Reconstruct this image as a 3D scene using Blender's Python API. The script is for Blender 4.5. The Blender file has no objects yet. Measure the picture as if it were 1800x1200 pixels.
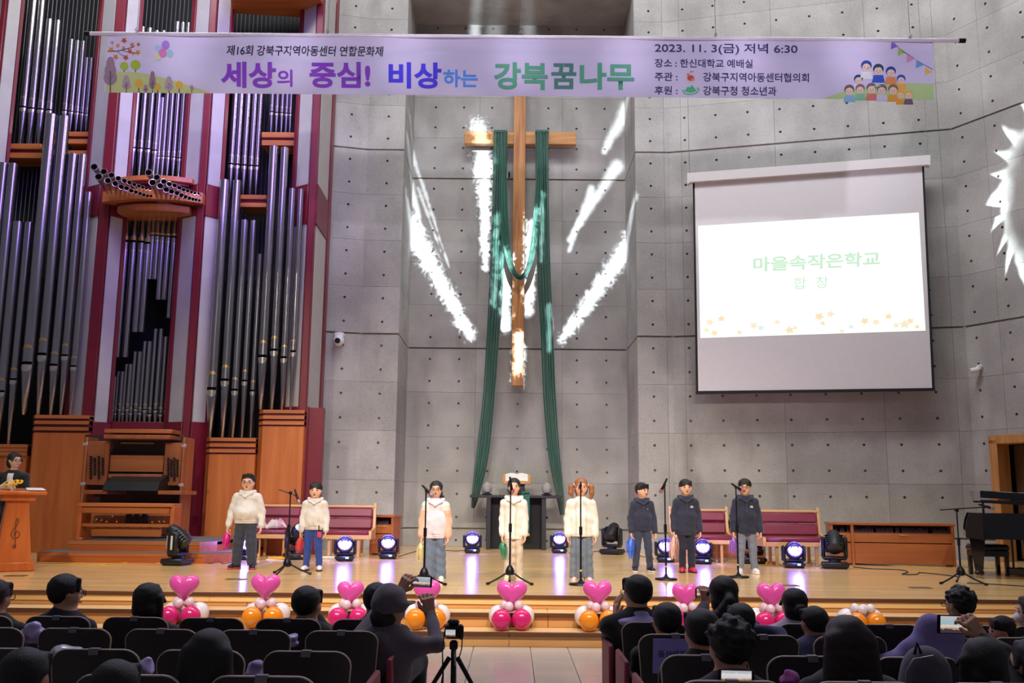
import bpy, bmesh, math, random
import numpy as np
from mathutils import Vector, Matrix

SC = bpy.context.scene
COL = SC.collection
R = math.radians
rnd = random.Random(7)

# ---------------------------------------------------------------- camera
FPX = 1676.0                      # focal length in pixels of the 1800x1200 frame
PITCH, ROLL = R(9.42), R(0.57)
CAMZ = 1.0                        # eye height above the stage floor (stage floor is z = 0)
CP, SP = math.cos(PITCH), math.sin(PITCH)
C_F = Vector((0, CP, SP))
_r0, _u0 = Vector((1, 0, 0)), Vector((0, -SP, CP))
C_R = _r0 * math.cos(ROLL) + _u0 * math.sin(ROLL)
C_U = _u0 * math.cos(ROLL) - _r0 * math.sin(ROLL)
C_O = Vector((0, 0, CAMZ))
cam = bpy.data.cameras.new('camera')
cam.sensor_fit = 'HORIZONTAL'; cam.sensor_width = 36.0; cam.lens = FPX / 1800 * 36
cam.clip_start = 0.05; cam.clip_end = 200
cam_o = bpy.data.objects.new('camera', cam); COL.objects.link(cam_o)
m = Matrix.Identity(4)
for i in range(3):
    m[i][0], m[i][1], m[i][2], m[i][3] = C_R[i], C_U[i], -C_F[i], C_O[i]
cam_o.matrix_world = m
SC.camera = cam_o

# ---------------------------------------------------------------- view, world
vs = SC.view_settings
vs.view_transform = 'Standard'; vs.look = 'None'; vs.gamma = 1.0
vs.use_curve_mapping = False
vs.exposure = 0.0
SC.cycles.use_denoising = True
SC.cycles.max_bounces = 6
SC.cycles.sample_clamp_indirect = 6.0
W = bpy.data.worlds.new('hall_ambience'); SC.world = W
W.use_nodes = True
W.node_tree.nodes['Background'].inputs[0].default_value = (0.84, 0.84, 1.0, 1)
W.node_tree.nodes['Background'].inputs[1].default_value = 0.115

# ---------------------------------------------------------------- lights of the hall
def ray(px, py):
    return C_F + C_R * ((px - 900) / FPX) + C_U * ((600 - py) / FPX)
def at_y(px, py, Y):              # the point seen at a pixel on the upright plane at distance Y
    d = ray(px, py); return C_O + d * (Y / d.y)
def at_z(px, py, z=0.0):          # ... on the level plane at height z
    d = ray(px, py); return C_O + d * ((z - C_O.z) / d.z)
def at_plane(px, py, p0, n):
    d = ray(px, py); return C_O + d * ((Vector(p0) - C_O).dot(n) / d.dot(n))

def aim(o, target):
    d = Vector(target) - o.location
    o.rotation_euler = d.to_track_quat('-Z', 'Y').to_euler()

def spot(name, loc, target, power, color, angle=50, blend=0.6, radius=0.25):
    l = bpy.data.lights.new(name, 'SPOT'); l.energy = power; l.color = color
    l.spot_size = R(angle); l.spot_blend = blend; l.shadow_soft_size = radius
    o = bpy.data.objects.new(name, l); COL.objects.link(o); o.location = loc; aim(o, target)
    return o
def area(name, loc, target, power, color, sx, sy):
    l = bpy.data.lights.new(name, 'AREA'); l.energy = power; l.color = color
    l.shape = 'RECTANGLE'; l.size = sx; l.size_y = sy
    o = bpy.data.objects.new(name, l); COL.objects.link(o); o.location = loc; aim(o, target)
    return o

WARM = (1.0, 0.90, 0.77); NEUT = (0.97, 0.97, 1.0); VIOLET = (0.34, 0.20, 1.0)
# front-of-house stage spots on the lighting bar above the first rows
for k, x in enumerate((-5.0, -1.8, 1.8, 5.0)):
    spot('stage_spot', (x, 3.0, 8.2), (x * 0.62, 14.4, 0.2), 2800 if abs(x) < 3 else (2500 if x < 0 else 1600), WARM, 50, 0.8, 0.18)
# ceiling wash lights over the stage, they graze the concrete
for x in (-6.5, 6.5):
    area('ceiling_wash', (x, 13.5, 13.5), (x * 0.9, 18.2, 4.5), 400 if x < 0 else 320, NEUT, 4.0, 1.5)
area('ceiling_wash', (0, 12.5, 16.5), (0, 20.5, 4.0), 780, NEUT, 5.0, 1.5)
# unseen violet area light, added to be mirrored in the organ pipes
vfill = area('violet_pipe_fill', (-4.2, 13.4, 9.6), (-6.6, 17.4, 7.4), 95, VIOLET, 3.2, 4.5); vfill.data.spread = R(80)
# lavender front light on the banner
for k in range(8):
    x = -5.25 + 1.5 * k
    spot('banner_front_light', (x * .8, 3.0, 5.9), (x + .05, 12.0, 6.93), 1450, (0.88, 0.82, 1.0), 16.5, 0.95, 0.1)
# dim violet spill over the audience from the stage
area('audience_spill', (0, 10.5, 6.5), (0, 5.5, 0), 150, (0.62, 0.55, 1.0), 12.0, 1.0)

# ---------------------------------------------------------------- gobo projectors (patterned spot lights)
def gobo_spot(name, loc, target, power, color, angle, build):
    o = spot(name, loc, target, power, (1, 1, 1), angle, 0.15, 0.02)
    l = o.data; l.use_nodes = True
    nt = l.node_tree; nt.nodes.clear()
    out = nt.nodes.new('ShaderNodeOutputLight'); em = nt.nodes.new('ShaderNodeEmission')
    nt.links.new(em.outputs[0], out.inputs[0]); em.inputs[0].default_value = (*color, 1)
    tc = nt.nodes.new('ShaderNodeTexCoord'); sep = nt.nodes.new('ShaderNodeSeparateXYZ')
    nt.links.new(tc.outputs['Normal'], sep.inputs[0])
    def M(op, a, b=None, c=None):
        n = nt.nodes.new('ShaderNodeMath'); n.operation = op
        for i, v in enumerate((a, b, c)):
            if v is None: continue
            if isinstance(v, (int, float)): n.inputs[i].default_value = v
            else: nt.links.new(v, n.inputs[i])
        return n.outputs[0]
    az = M('ABSOLUTE', sep.outputs[2])
    u = M('DIVIDE', sep.outputs[0], az); v = M('DIVIDE', sep.outputs[1], az)
    mat = Vector(target) - Vector(loc)
    Q = mat.to_track_quat('-Z', 'Y').to_matrix().transposed()
    def uv(p):                    # a lit point of the place as direction in the projector's own frame
        d = Q @ (Vector(p) - Vector(loc)); return d.x / -d.z, d.y / -d.z
    res = build(nt, M, u, v, uv)
    nt.links.new(res, em.inputs[1])
    return o

def noise_node(nt, u, v, scale, detail=2.0):
    cb = nt.nodes.new('ShaderNodeCombineXYZ'); nt.links.new(u, cb.inputs[0]); nt.links.new(v, cb.inputs[1])
    nz = nt.nodes.new('ShaderNodeTexNoise'); nz.inputs['Scale'].default_value = scale
    nz.inputs['Detail'].default_value = detail
    nt.links.new(cb.outputs[0], nz.inputs['Vector'])
    return nz.outputs[0]

# ---------------------------------------------------------------- object helpers
def tag(o, label=None, cat=None, group=None, kind=None):
    if label: o['label'] = label
    if cat: o['category'] = cat
    if group: o['group'] = group
    if kind: o['kind'] = kind
    return o
def thing(name, loc, label, cat, group=None, rz=0.0, kind=None):
    o = bpy.data.objects.new(name, None); COL.objects.link(o)
    o.empty_display_size = 0.1
    o.location = loc; o.rotation_euler = (0, 0, rz)
    return tag(o, label, cat, group, kind)
def copy_tree(o, parent=None):
    c = o.copy(); COL.objects.link(c)
    if parent is not None: c.parent = parent
    for ch in list(o.children): copy_tree(ch, c)
    return c
def link(name, me, mat=None, parent=None, loc=None, rot=None):
    o = bpy.data.objects.new(name, me); COL.objects.link(o)
    if mat is not None and len(me.materials) == 0: me.materials.append(mat)
    if parent is not None: o.parent = parent
    if loc is not None: o.location = loc
    if rot is not None: o.rotation_euler = rot
    return o

class MB:
    """collects faces of one part"""
    def __init__(s): s.v = []; s.f = []
    def add(s, vs, fs):
        n = len(s.v); s.v += [tuple(p) for p in vs]; s.f += [tuple(i + n for i in f) for f in fs]; return s
    def box(s, c, d, bev=0.0, M=None):
        x, y, z = (k / 2 for k in d)
        if bev <= 0:
            vs = [Vector((a * x, b * y, e * z)) for a in (-1, 1) for b in (-1, 1) for e in (-1, 1)]
            fs = [(0, 1, 3, 2), (4, 6, 7, 5), (0, 4, 5, 1), (2, 3, 7, 6), (0, 2, 6, 4), (1, 5, 7, 3)]
        else:
            b_ = min(bev, x * .95, y * .95, z * .95)
            vs = []; ix = {}
            for a in (-1, 1):
                for b in (-1, 1):
                    for e in (-1, 1):
                        for ax in range(3):
                            p = [a * (x - b_), b * (y - b_), e * (z - b_)]
                            p[ax] = (a * x, b * y, e * z)[ax]
                            ix[(a, b, e, ax)] = len(vs); vs.append(Vector(p))
            fs = []
            for ax in range(3):
                o1, o2 = [k for k in range(3) if k != ax]
                for sg in (-1, 1):
                    q = []
                    for (p1, p2) in ((-1, -1), (1, -1), (1, 1), (-1, 1)):
                        t = [0, 0, 0]; t[ax] = sg; t[o1] = p1; t[o2] = p2
                        q.append(ix[(t[0], t[1], t[2], ax)])
                    fs.append(tuple(q))
                for p1 in (-1, 1):
                    for p2 in (-1, 1):
                        q = []
                        for (sg, axx) in ((-1, o1), (1, o1), (1, o2), (-1, o2)):
                            t = [0, 0, 0]; t[ax] = sg; t[o1] = p1; t[o2] = p2
                            q.append(ix[(t[0], t[1], t[2], axx)])
                        fs.append(tuple(q))
            for a in (-1, 1):
                for b in (-1, 1):
                    for e in (-1, 1): fs.append(tuple(ix[(a, b, e, k)] for k in range(3)))
        c = Vector(c)
        if M is not None: vs = [M @ p for p in vs]
        return s.add([p + c for p in vs], fs)
    def ring_tube(s, rings, cap=True, closed=False):
        n = len(rings[0]); vs = [p for r in rings for p in r]; fs = []
        L = len(rings)
        for i in range(L if closed else L - 1):
            j = (i + 1) % L
            for k in range(n):
                k2 = (k + 1) % n
                fs.append((i * n + k, i * n + k2, j * n + k2, j * n + k))
        if cap and not closed:
            fs.append(tuple(range(n - 1, -1, -1))); fs.append(tuple((L - 1) * n + k for k in range(n)))
        return s.add(vs, fs)
    def cyl(s, a, b, r0, r1=None, n=12, cap=True):
        a, b = Vector(a), Vector(b); r1 = r0 if r1 is None else r1
        d = (b - a).normalized(); q = d.to_track_quat('Z', 'Y')
        rg = []
        for p, r in ((a, r0), (b, r1)):
            rg.append([p + q @ Vector((r * math.cos(t), r * math.sin(t), 0)) for t in (2 * math.pi * k / n for k in range(n))])
        return s.ring_tube(rg, cap)
    def lathe(s, prof, c=(0, 0, 0), n=16, q=None, sx=1, sy=1):
        c = Vector(c); rg = []
        for r, z in prof:
            pts = [Vector((max(r, 1e-4) * math.cos(2 * math.pi * k / n) * sx, max(r, 1e-4) * math.sin(2 * math.pi * k / n) * sy, z)) for k in range(n)]
            if q is not None: pts = [q @ p for p in pts]
            rg.append([p + c for p in pts])
        return s.ring_tube(rg)
    def tube(s, pts, r, n=6, closed=False):
        pts = [Vector(p) for p in pts]; L = len(pts); rg = []
        up = Vector((0, 0, 1)); prev = None
        for i, p in enumerate(pts):
            if closed: t = pts[(i + 1) % L] - pts[i - 1]
            else: t = pts[min(i + 1, L - 1)] - pts[max(i - 1, 0)]
            if t.length < 1e-9: t = Vector((0, 0, 1))
            t.normalize()
            if prev is None:
                a = up if abs(t.dot(up)) < .9 else Vector((1, 0, 0)); x = t.cross(a).normalized()
            else:
                x = (prev - t * prev.dot(t))
                x = x.normalized() if x.length > 1e-6 else t.orthogonal().normalized()
            y = t.cross(x); prev = x
            rr = r[i] if isinstance(r, (list, tuple)) else r
            rg.append([p + x * (rr * math.cos(2 * math.pi * k / n)) + y * (rr * math.sin(2 * math.pi * k / n)) for k in range(n)])
        return s.ring_tube(rg, True, closed)
    def ball(s, c, r, n=12, m=8):
        rx, ry, rz = (r, r, r) if isinstance(r, (int, float)) else r
        c = Vector(c); rg = []
        for i in range(m + 1):
            t = math.pi * i / m; q = max(math.sin(t), 1e-3)
            rg.append([c + Vector((rx * q * math.cos(2 * math.pi * k / n), ry * q * math.sin(2 * math.pi * k / n), -rz * math.cos(t))) for k in range(n)])
        return s.ring_tube(rg)
    def prism(s, poly, t0, t1, fr=None):
        """2-D outline (a, b) pushed out from t0 to t1 along the third axis; fr maps (a, b, t) to a point"""
        fr = fr or (lambda a, b, t: (a, b, t)); n = len(poly)
        vs = [fr(a, b, t0) for a, b in poly] + [fr(a, b, t1) for a, b in poly]
        fs = [tuple(range(n - 1, -1, -1)), tuple(range(n, 2 * n))] + [(k, (k + 1) % n, n + (k + 1) % n, n + k) for k in range(n)]
        return s.add(vs, fs)
    def mesh(s, name='part', smooth=38):
        me = bpy.data.meshes.new(name); me.from_pydata([tuple(p) for p in s.v], [], s.f)
        bm = bmesh.new(); bm.from_mesh(me)
        bmesh.ops.recalc_face_normals(bm, faces=bm.faces)
        bm.to_mesh(me); bm.free()
        if smooth:
            me.polygons.foreach_set('use_smooth', [True] * len(me.polygons))
            me.set_sharp_from_angle(angle=R(smooth))
        return me
    def build(s, name, mat=None, parent=None, loc=None, rot=None, smooth=38):
        return link(name, s.mesh(name, smooth), mat, parent, loc, rot)

# ---------------------------------------------------------------- materials
MATS = {}
def lin(c):
    return tuple(((k / 255) / 12.92 if k / 255 <= 0.04045 else ((k / 255 + 0.055) / 1.055) ** 2.4) for k in c)
def mat(name, rgb, rough=0.5, metal=0.0, var=0.08, scale=8.0, bump=0.0, bscale=60.0, stretch=(1, 1, 1), emit=None, estr=0.0, coat=0.0, spec=0.5, sheen=0.0, sub=0.0, alpha=1.0, trans=0.0, space='Object'):
    if name in MATS: return MATS[name]
    mt = bpy.data.materials.new(name); mt.use_nodes = True; MATS[name] = mt
    nt = mt.node_tree; b = nt.nodes['Principled BSDF']
    c = lin(rgb)
    tc = nt.nodes.new('ShaderNodeTexCoord'); mp = nt.nodes.new('ShaderNodeMapping')
    mp.inputs['Scale'].default_value = stretch
    nt.links.new(tc.outputs[space], mp.inputs[0])
    nz = nt.nodes.new('ShaderNodeTexNoise'); nz.inputs['Scale'].default_value = scale; nz.inputs['Detail'].default_value = 4
    nt.links.new(mp.outputs[0], nz.inputs['Vector'])
    rp = nt.nodes.new('ShaderNodeValToRGB')
    rp.color_ramp.elements[0].position = .3; rp.color_ramp.elements[1].position = .7
    rp.color_ramp.elements[0].color = tuple(k * (1 - var) for k in c) + (1,)
    rp.color_ramp.elements[1].color = tuple(min(1, k * (1 + var)) for k in c) + (1,)
    nt.links.new(nz.outputs[0], rp.inputs[0]); nt.links.new(rp.outputs[0], b.inputs['Base Color'])
    b.inputs['Roughness'].default_value = rough; b.inputs['Metallic'].default_value = metal
    b.inputs['Specular IOR Level'].default_value = spec
    if coat: b.inputs['Coat Weight'].default_value = coat; b.inputs['Coat Roughness'].default_value = .08
    if sheen: b.inputs['Sheen Weight'].default_value = sheen
    if sub: b.inputs['Subsurface Weight'].default_value = sub; b.inputs['Subsurface Radius'].default_value = (.012, .005, .003)
    if alpha < 1: b.inputs['Alpha'].default_value = alpha
    if trans: b.inputs['Transmission Weight'].default_value = trans
    if emit is not None:
        b.inputs['Emission Color'].default_value = (*lin(emit), 1); b.inputs['Emission Strength'].default_value = estr
    if bump:
        n2 = nt.nodes.new('ShaderNodeTexNoise'); n2.inputs['Scale'].default_value = bscale; n2.inputs['Detail'].default_value = 3
        nt.links.new(mp.outputs[0], n2.inputs['Vector'])
        bp = nt.nodes.new('ShaderNodeBump'); bp.inputs['Strength'].default_value = bump; bp.inputs['Distance'].default_value = .01
        nt.links.new(n2.outputs[0], bp.inputs['Height']); nt.links.new(bp.outputs[0], b.inputs['Normal'])
    return mt

def concrete():
    mt = bpy.data.materials.new('board_formed_concrete'); mt.use_nodes = True
    nt = mt.node_tree; b = nt.nodes['Principled BSDF']
    gm = nt.nodes.new('ShaderNodeNewGeometry')
    def nz(scale, detail, st=(1, 1, 1)):
        mp = nt.nodes.new('ShaderNodeMapping'); mp.inputs['Scale'].default_value = st
        nt.links.new(gm.outputs['Position'], mp.inputs[0])
        n = nt.nodes.new('ShaderNodeTexNoise'); n.inputs['Scale'].default_value = scale; n.inputs['Detail'].default_value = detail
        nt.links.new(mp.outputs[0], n.inputs['Vector']); return n.outputs[0]
    def mix(a, b_, f, mode='MIX'):
        n = nt.nodes.new('ShaderNodeMix'); n.data_type = 'RGBA'; n.blend_type = mode
        for i, v in ((0, f), (6, a), (7, b_)):
            if isinstance(v, (int, float)): n.inputs[i].default_value = v
            elif isinstance(v, tuple): n.inputs[i].default_value = v
            else: nt.links.new(v, n.inputs[i])
        return n.outputs[2]
    def ramp(f, p0, p1):
        n = nt.nodes.new('ShaderNodeMapRange'); n.inputs[1].default_value = p0; n.inputs[2].default_value = p1
        nt.links.new(f, n.inputs[0]); return n.outputs[0]
    c0, c1, c2 = [(*lin(c), 1) for c in ((160, 158, 155), (183, 181, 178), (140, 137, 134))]
    a = mix(c0, c1, ramp(nz(.9, 5), .38, .64))
    a = mix(a, c2, ramp(nz(1.5, 6, (1, 1, .35)), .56, .8))
    a = mix(a, (0.82, 0.82, 0.84, 1), ramp(nz(38, 3), .45, .75), 'MULTIPLY')
    # a slightly different tone for each cast panel
    oi = nt.nodes.new('ShaderNodeObjectInfo')
    tone = nt.nodes.new('ShaderNodeMapRange'); tone.inputs[3].default_value = .9; tone.inputs[4].default_value = 1.06
    nt.links.new(oi.outputs['Random'], tone.inputs[0])
    cb = nt.nodes.new('ShaderNodeCombineColor')
    for i in range(3): nt.links.new(tone.outputs[0], cb.inputs[i])
    a = mix(a, cb.outputs[0], 1.0, 'MULTIPLY')
    nt.links.new(a, b.inputs['Base Color'])
    b.inputs['Roughness'].default_value = .72; b.inputs['Specular IOR Level'].default_value = .3
    bp = nt.nodes.new('ShaderNodeBump'); bp.inputs['Strength'].default_value = .25; bp.inputs['Distance'].default_value = .01
    nt.links.new(nz(22, 5), bp.inputs['Height']); nt.links.new(bp.outputs[0], b.inputs['Normal'])
    return mt
M_CONC = concrete()
M_GROOVE = mat('groove_shadow_gap', (150, 136, 124), .9, bump=.2)

def wood(name, c0, c1, rough=.38, scale=1.0, axis=2, coat=0.15, plank=None):
    """straight-grained veneer; axis = grain direction"""
    if name in MATS: return MATS[name]
    mt = bpy.data.materials.new(name); mt.use_nodes = True; MATS[name] = mt
    nt = mt.node_tree; b = nt.nodes['Principled BSDF']
    tc = nt.nodes.new('ShaderNodeTexCoord'); mp = nt.nodes.new('ShaderNodeMapping')
    st = [7.0 * scale] * 3; st[axis] = .5 * scale; mp.inputs['Scale'].default_value = st
    nt.links.new(tc.outputs['Object'], mp.inputs[0])
    nz = nt.nodes.new('ShaderNodeTexNoise'); nz.inputs['Scale'].default_value = 1.6; nz.inputs['Detail'].default_value = 6; nz.inputs['Distortion'].default_value = .6
    nt.links.new(mp.outputs[0], nz.inputs['Vector'])
    rp = nt.nodes.new('ShaderNodeValToRGB')
    rp.color_ramp.elements[0].position = .32; rp.color_ramp.elements[1].position = .68
    rp.color_ramp.elements[0].color = (*lin(c0), 1); rp.color_ramp.elements[1].color = (*lin(c1), 1)
    nt.links.new(nz.outputs[0], rp.inputs[0])
    col = rp.outputs[0]
    if plank:
        mp2 = nt.nodes.new('ShaderNodeMapping'); nt.links.new(tc.outputs['Object'], mp2.inputs[0])
        br = nt.nodes.new('ShaderNodeTexBrick'); nt.links.new(mp2.outputs[0], br.inputs['Vector'])
        br.inputs['Scale'].default_value = 1.0; br.inputs['Brick Width'].default_value = plank[0]; br.inputs['Row Height'].default_value = plank[1]
        br.inputs['Mortar Size'].default_value = .0022; br.offset = .37; br.inputs['Bias'].default_value = 0
        br.inputs['Color1'].default_value = (.86, .84, .8, 1); br.inputs['Color2'].default_value = (1.1, 1.1, 1.1, 1); br.inputs['Mortar'].default_value = (.42, .34, .25, 1)
        mx = nt.nodes.new('ShaderNodeMix'); mx.data_type = 'RGBA'; mx.blend_type = 'MULTIPLY'; mx.inputs[0].default_value = 1
        nt.links.new(col, mx.inputs[6]); nt.links.new(br.outputs[0], mx.inputs[7]); col = mx.outputs[2]
    nt.links.new(col, b.inputs['Base Color'])
    b.inputs['Roughness'].default_value = rough
    if coat: b.inputs['Coat Weight'].default_value = coat; b.inputs['Coat Roughness'].default_value = .15
    return mt

# ---------------------------------------------------------------- flat lettering from the built-in font
_TXT = {}
def _text_mesh(txt, size, offset=0.0, shear=0.0):
    cu = bpy.data.curves.new('lettering', 'FONT'); cu.body = txt; cu.size = size
    cu.offset = offset; cu.shear = shear; cu.resolution_u = 4
    o = bpy.data.objects.new('lettering', cu); COL.objects.link(o)
    dg = bpy.context.evaluated_depsgraph_get()
    me = bpy.data.meshes.new_from_object(o.evaluated_get(dg))
    bpy.data.objects.remove(o); bpy.data.curves.remove(cu)
    return me
# all lettering is made once, before the scene grows
for _t, _b, _s in (('제16회 강북구지역아동센터 연합문화제', .012, .12), ('세상', .032, 0), ('의', .02, 0), ('중심!', .032, 0), ('비상', .032, 0), ('하는', .025, 0), ('강북', .032, 0), ('꿈', .028, 0), ('나무', .032, 0),
                   ('2023. 11. 3(금) 저녁 6:30', .012, 0), ('장소 : 한신대학교 예배실', .012, 0), ('주관 :', .012, 0), ('강북구지역아동센터협의회', .012, 0), ('후원 :', .012, 0), ('강북구청 청소년과', .012, 0),
                   ('마을속작은학교', .022, 0), ('합  창', 0, 0), ('동산비전스', .01, 0), ('L', .02, 0)):
    _TXT[_t] = _text_mesh(_t, 1.0, _b, _s)
def text_mesh(txt, size=1.0, offset=0.0, shear=0.0): return _TXT[txt].copy()
def mesh_co(me):
    a = np.empty(len(me.vertices) * 3); me.vertices.foreach_get('co', a); return a.reshape(-1, 3)
def set_co(me, a):
    me.vertices.foreach_set('co', np.ascontiguousarray(a, dtype=np.float64).ravel()); me.update()

# ================================================================ the room
YR, YP = 21.0, 19.2                       # recess wall, pier fronts
ZF = -0.44                                # hall floor
YE = at_z(900, 1045).y                    # stage edge
zg1, zg2 = at_y(910, 613, YR).z, at_y(910, 315, YR).z
PZ = (zg2 - zg1) / 8                      # tie-hole pitch, 8 to a lift
PX = at_y(962, 700, YR).x - at_y(910, 700, YR).x
GROOVES = [zg1 + k * 8 * PZ for k in (-1, 0, 1, 2)]
ZTOP = 13.4
M_PLUG = mat('tie_hole_mortar', (112, 104, 98), .9, bump=.3)

def hole_panel(u0, u1, w0, w1, us, ws, r=0.027):
    """cast panel, front at t = 0, with recessed tie holes"""
    b = MB(); plug = []
    us = [u for u in us if u0 + .04 < u < u1 - .04]; ws = [w for w in ws if w0 + .04 < w < w1 - .04]
    if us and ws:
        ue = [u0] + [(a + c) / 2 for a, c in zip(us, us[1:])] + [u1]
        we = [w0] + [(a + c) / 2 for a, c in zip(ws, ws[1:])] + [w1]
        for i, hu in enumerate(us):
            for j, hw in enumerate(ws):
                a0, a1, c0, c1 = ue[i], ue[i + 1], we[j], we[j + 1]
                sq = [(a1, hw), (a1, c1), (hu, c1), (a0, c1), (a0, hw), (a0, c0), (hu, c0), (a1, c0)]
                o1 = [(hu + r * math.cos(k * math.pi / 4), hw + r * math.sin(k * math.pi / 4)) for k in range(8)]
                o2 = [(hu + .8 * r * math.cos(k * math.pi / 4), hw + .8 * r * math.sin(k * math.pi / 4)) for k in range(8)]
                n = len(b.v)
                b.v += [(p, 0, q) for p, q in sq] + [(p, 0, q) for p, q in o1] + [(p, .028, q) for p, q in o2]
                for k in range(8):
                    k2 = (k + 1) % 8
                    b.f.append((n + k, n + k2, n + 8 + k2, n + 8 + k))
                    plug.append(len(b.f)); b.f.append((n + 8 + k, n + 8 + k2, n + 16 + k2, n + 16 + k))
                plug.append(len(b.f)); b.f.append(tuple(n + 16 + k for k in range(8)))
    else:
        b.add([(u0, 0, w0), (u1, 0, w0), (u1, 0, w1), (u0, 0, w1)], [(0, 1, 2, 3)])
    T = .05
    b.add([(u0, 0, w0), (u1, 0, w0), (u1, 0, w1), (u0, 0, w1), (u0, T, w0), (u1, T, w0), (u1, T, w1), (u0, T, w1)],
          [(0, 4, 5, 1), (1, 5, 6, 2), (2, 6, 7, 3), (3, 7, 4, 0)])
    me = bpy.data.meshes.new('concrete_panel'); me.from_pydata(b.v, [], b.f)
    me.materials.append(M_CONC); me.materials.append(M_PLUG)
    for k in plug: me.polygons[k].material_index = 1
    # faces point to the hall (-t)
    bm = bmesh.new(); bm.from_mesh(me)
    for f in bm.faces:
        if abs(f.normal.y) > .5 and f.normal.y > 0: f.normal_flip()
    bm.to_mesh(me); bm.free()
    return me

def concrete_wall(name, A, B, seams, hole_us, label, z0=0.0, ztop=ZTOP, hole=None):
    """A, B plan points; local u runs A->B, local y points away from the hall"""
    A, B = Vector((A[0], A[1], 0)), Vector((B[0], B[1], 0))
    L = (B - A).length; rz = math.atan2(B.y - A.y, B.x - A.x)
    root = thing(name, A, label, 'wall', rz=rz, kind='structure')
    sl = MB()
    if hole:
        hu0, hu1, hz = hole
        sl.box((hu0 / 2, .19, (z0 + ztop) / 2), (hu0, .3, ztop - z0))
        sl.box(((hu1 + L) / 2, .19, (z0 + ztop) / 2), (L - hu1, .3, ztop - z0))
        sl.box(((hu0 + hu1) / 2, .19, (hz + ztop) / 2), (hu1 - hu0, .3, ztop - hz))
    else:
        sl.box((L / 2, .19, (z0 + ztop) / 2), (L - .06, .3, ztop - z0))
    sl.build('wall_core', M_GROOVE, root, smooth=0)
    rows = [g + k * 2 * PZ for g in GROOVES for k in range(4)]
    rows = sorted([z for z in rows if z0 + .1 < z < ztop - .1] + [z0, ztop])
    hole_us = sorted(hole_us)
    ws = [zg1 + (k + .5) * PZ for k in range(-14, 30)]
    cols = [0] + [s for s in sorted(seams) if 0.05 < s < L - .05] + [L]
    for i in range(len(cols) - 1):
        for j in range(len(rows) - 1):
            gb = .018 if any(abs(rows[j] - g) < .01 for g in GROOVES) else .0022
            gt = .018 if any(abs(rows[j + 1] - g) < .01 for g in GROOVES) else .0022
            u0 = cols[i] + (.0022 if i else 0); u1 = cols[i + 1] - (.0022 if i < len(cols) - 2 else 0)
            w0, w1 = rows[j] + gb, rows[j + 1] - gt
            if hole:
                if u0 < hole[0] < u1 and w0 < hole[2]:
                    if w1 > hole[2] + .05:
                        link('concrete_panel', hole_panel(hole[0], u1, hole[2], w1, hole_us, ws), None, root)
                    u1 = hole[0]
                elif u0 >= hole[0] - .01 and u0 < hole[1]:
                    if w1 <= hole[2]: continue
                    w0 = max(w0, hole[2])
            link('concrete_panel', hole_panel(u0, u1, w0, w1, hole_us, ws), None, root)
    return root

# recess behind the cross
XL, XR_ = at_y(693, 850, YP).x, at_y(1123.5, 850, YP).x
xc = at_y(910, 700, YR).x
concrete_wall('wall_back', (XL, YR), (XR_, YR), [at_y(837, 600, YR).x - XL, at_y(988, 600, YR).x - XL],
              [xc + k * PX - XL for k in range(-4, 5)], 'grey concrete recess wall behind the wooden cross')
concrete_wall('wall_recess_left', (XL, YP + .06), (XL, YR), [], [.9], 'shaded left cheek of the concrete recess')
concrete_wall('wall_recess_right', (XR_, YR), (XR_, YP + .06), [], [.9], 'shaded right cheek of the concrete recess')
# piers and the walls that fan out from them
XPL, XPR = at_y(634, 600, YP).x, at_y(1183, 600, YP).x
concrete_wall('wall_pier_left', (XPL, YP), (XL, YP), [], [(XL - XPL) * .55], 'narrow concrete pier left of the recess')
concrete_wall('wall_pier_right', (XR_, YP), (XPR, YP), [XPR - XR_ - .12], [at_y(1148, 600, YP).x - XR_], 'narrow concrete pier right of the recess')
zu = zg2
def corner_from(px, py, z):
    d = ray(px, py); t = (z - C_O.z) / d.z; return C_O + d * t
CR = corner_from(1672, 227, zu)
SR = corner_from(1800, 179, zu)
angR = (CR - Vector((XPR, YP, zu))); angR.z = 0; LR = angR.length
nA = Vector((-angR.y, angR.x, 0)).normalized()      # into the wall
def on_right_wall(px, py, off=0.0): return at_plane(px, py, Vector((XPR, YP, 0)) - nA * off, nA)
def u_right(px, py): return (on_right_wall(px, py) - Vector((XPR, YP, 0))).dot(angR.normalized())
hr = [u_right(px, 450) for px in (1208, 1264, 1322, 1380, 1441, 1502, 1566, 1630)]
concrete_wall('wall_right', (XPR, YP), (CR.x, CR.y), [u_right(1198, 300), u_right(1364, 300), u_right(1532, 300), u_right(1655, 300)], hr,
              'concrete wall behind the projection screen')
sd = (SR - CR); sd.z = 0; sd.normalize(); nS = Vector((-sd.y, sd.x, 0))
def on_side(px, py, off=0.0): return at_plane(px, py, Vector((CR.x, CR.y, 0)) - nS * off, nS)
def u_side(px, py): return (on_side(px, py) - Vector((CR.x, CR.y, 0))).dot(sd)
ud0 = u_side(1752, 850); zd = on_side(1752, 773).z
endS = Vector((CR.x, CR.y, 0)) + sd * 9.5
us0, us1 = u_side(1703, 400), u_side(1762, 400)
concrete_wall('wall_side_right', (CR.x, CR.y), (endS.x, endS.y), [us0 + (us1 - us0) * (k * 2 + .7) for k in range(0, 6)],
              [us0 + (us1 - us0) * k for k in range(0, 12)], 'concrete side wall with the doorway by the piano', hole=(ud0, ud0 + 1.7, zd))
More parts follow.
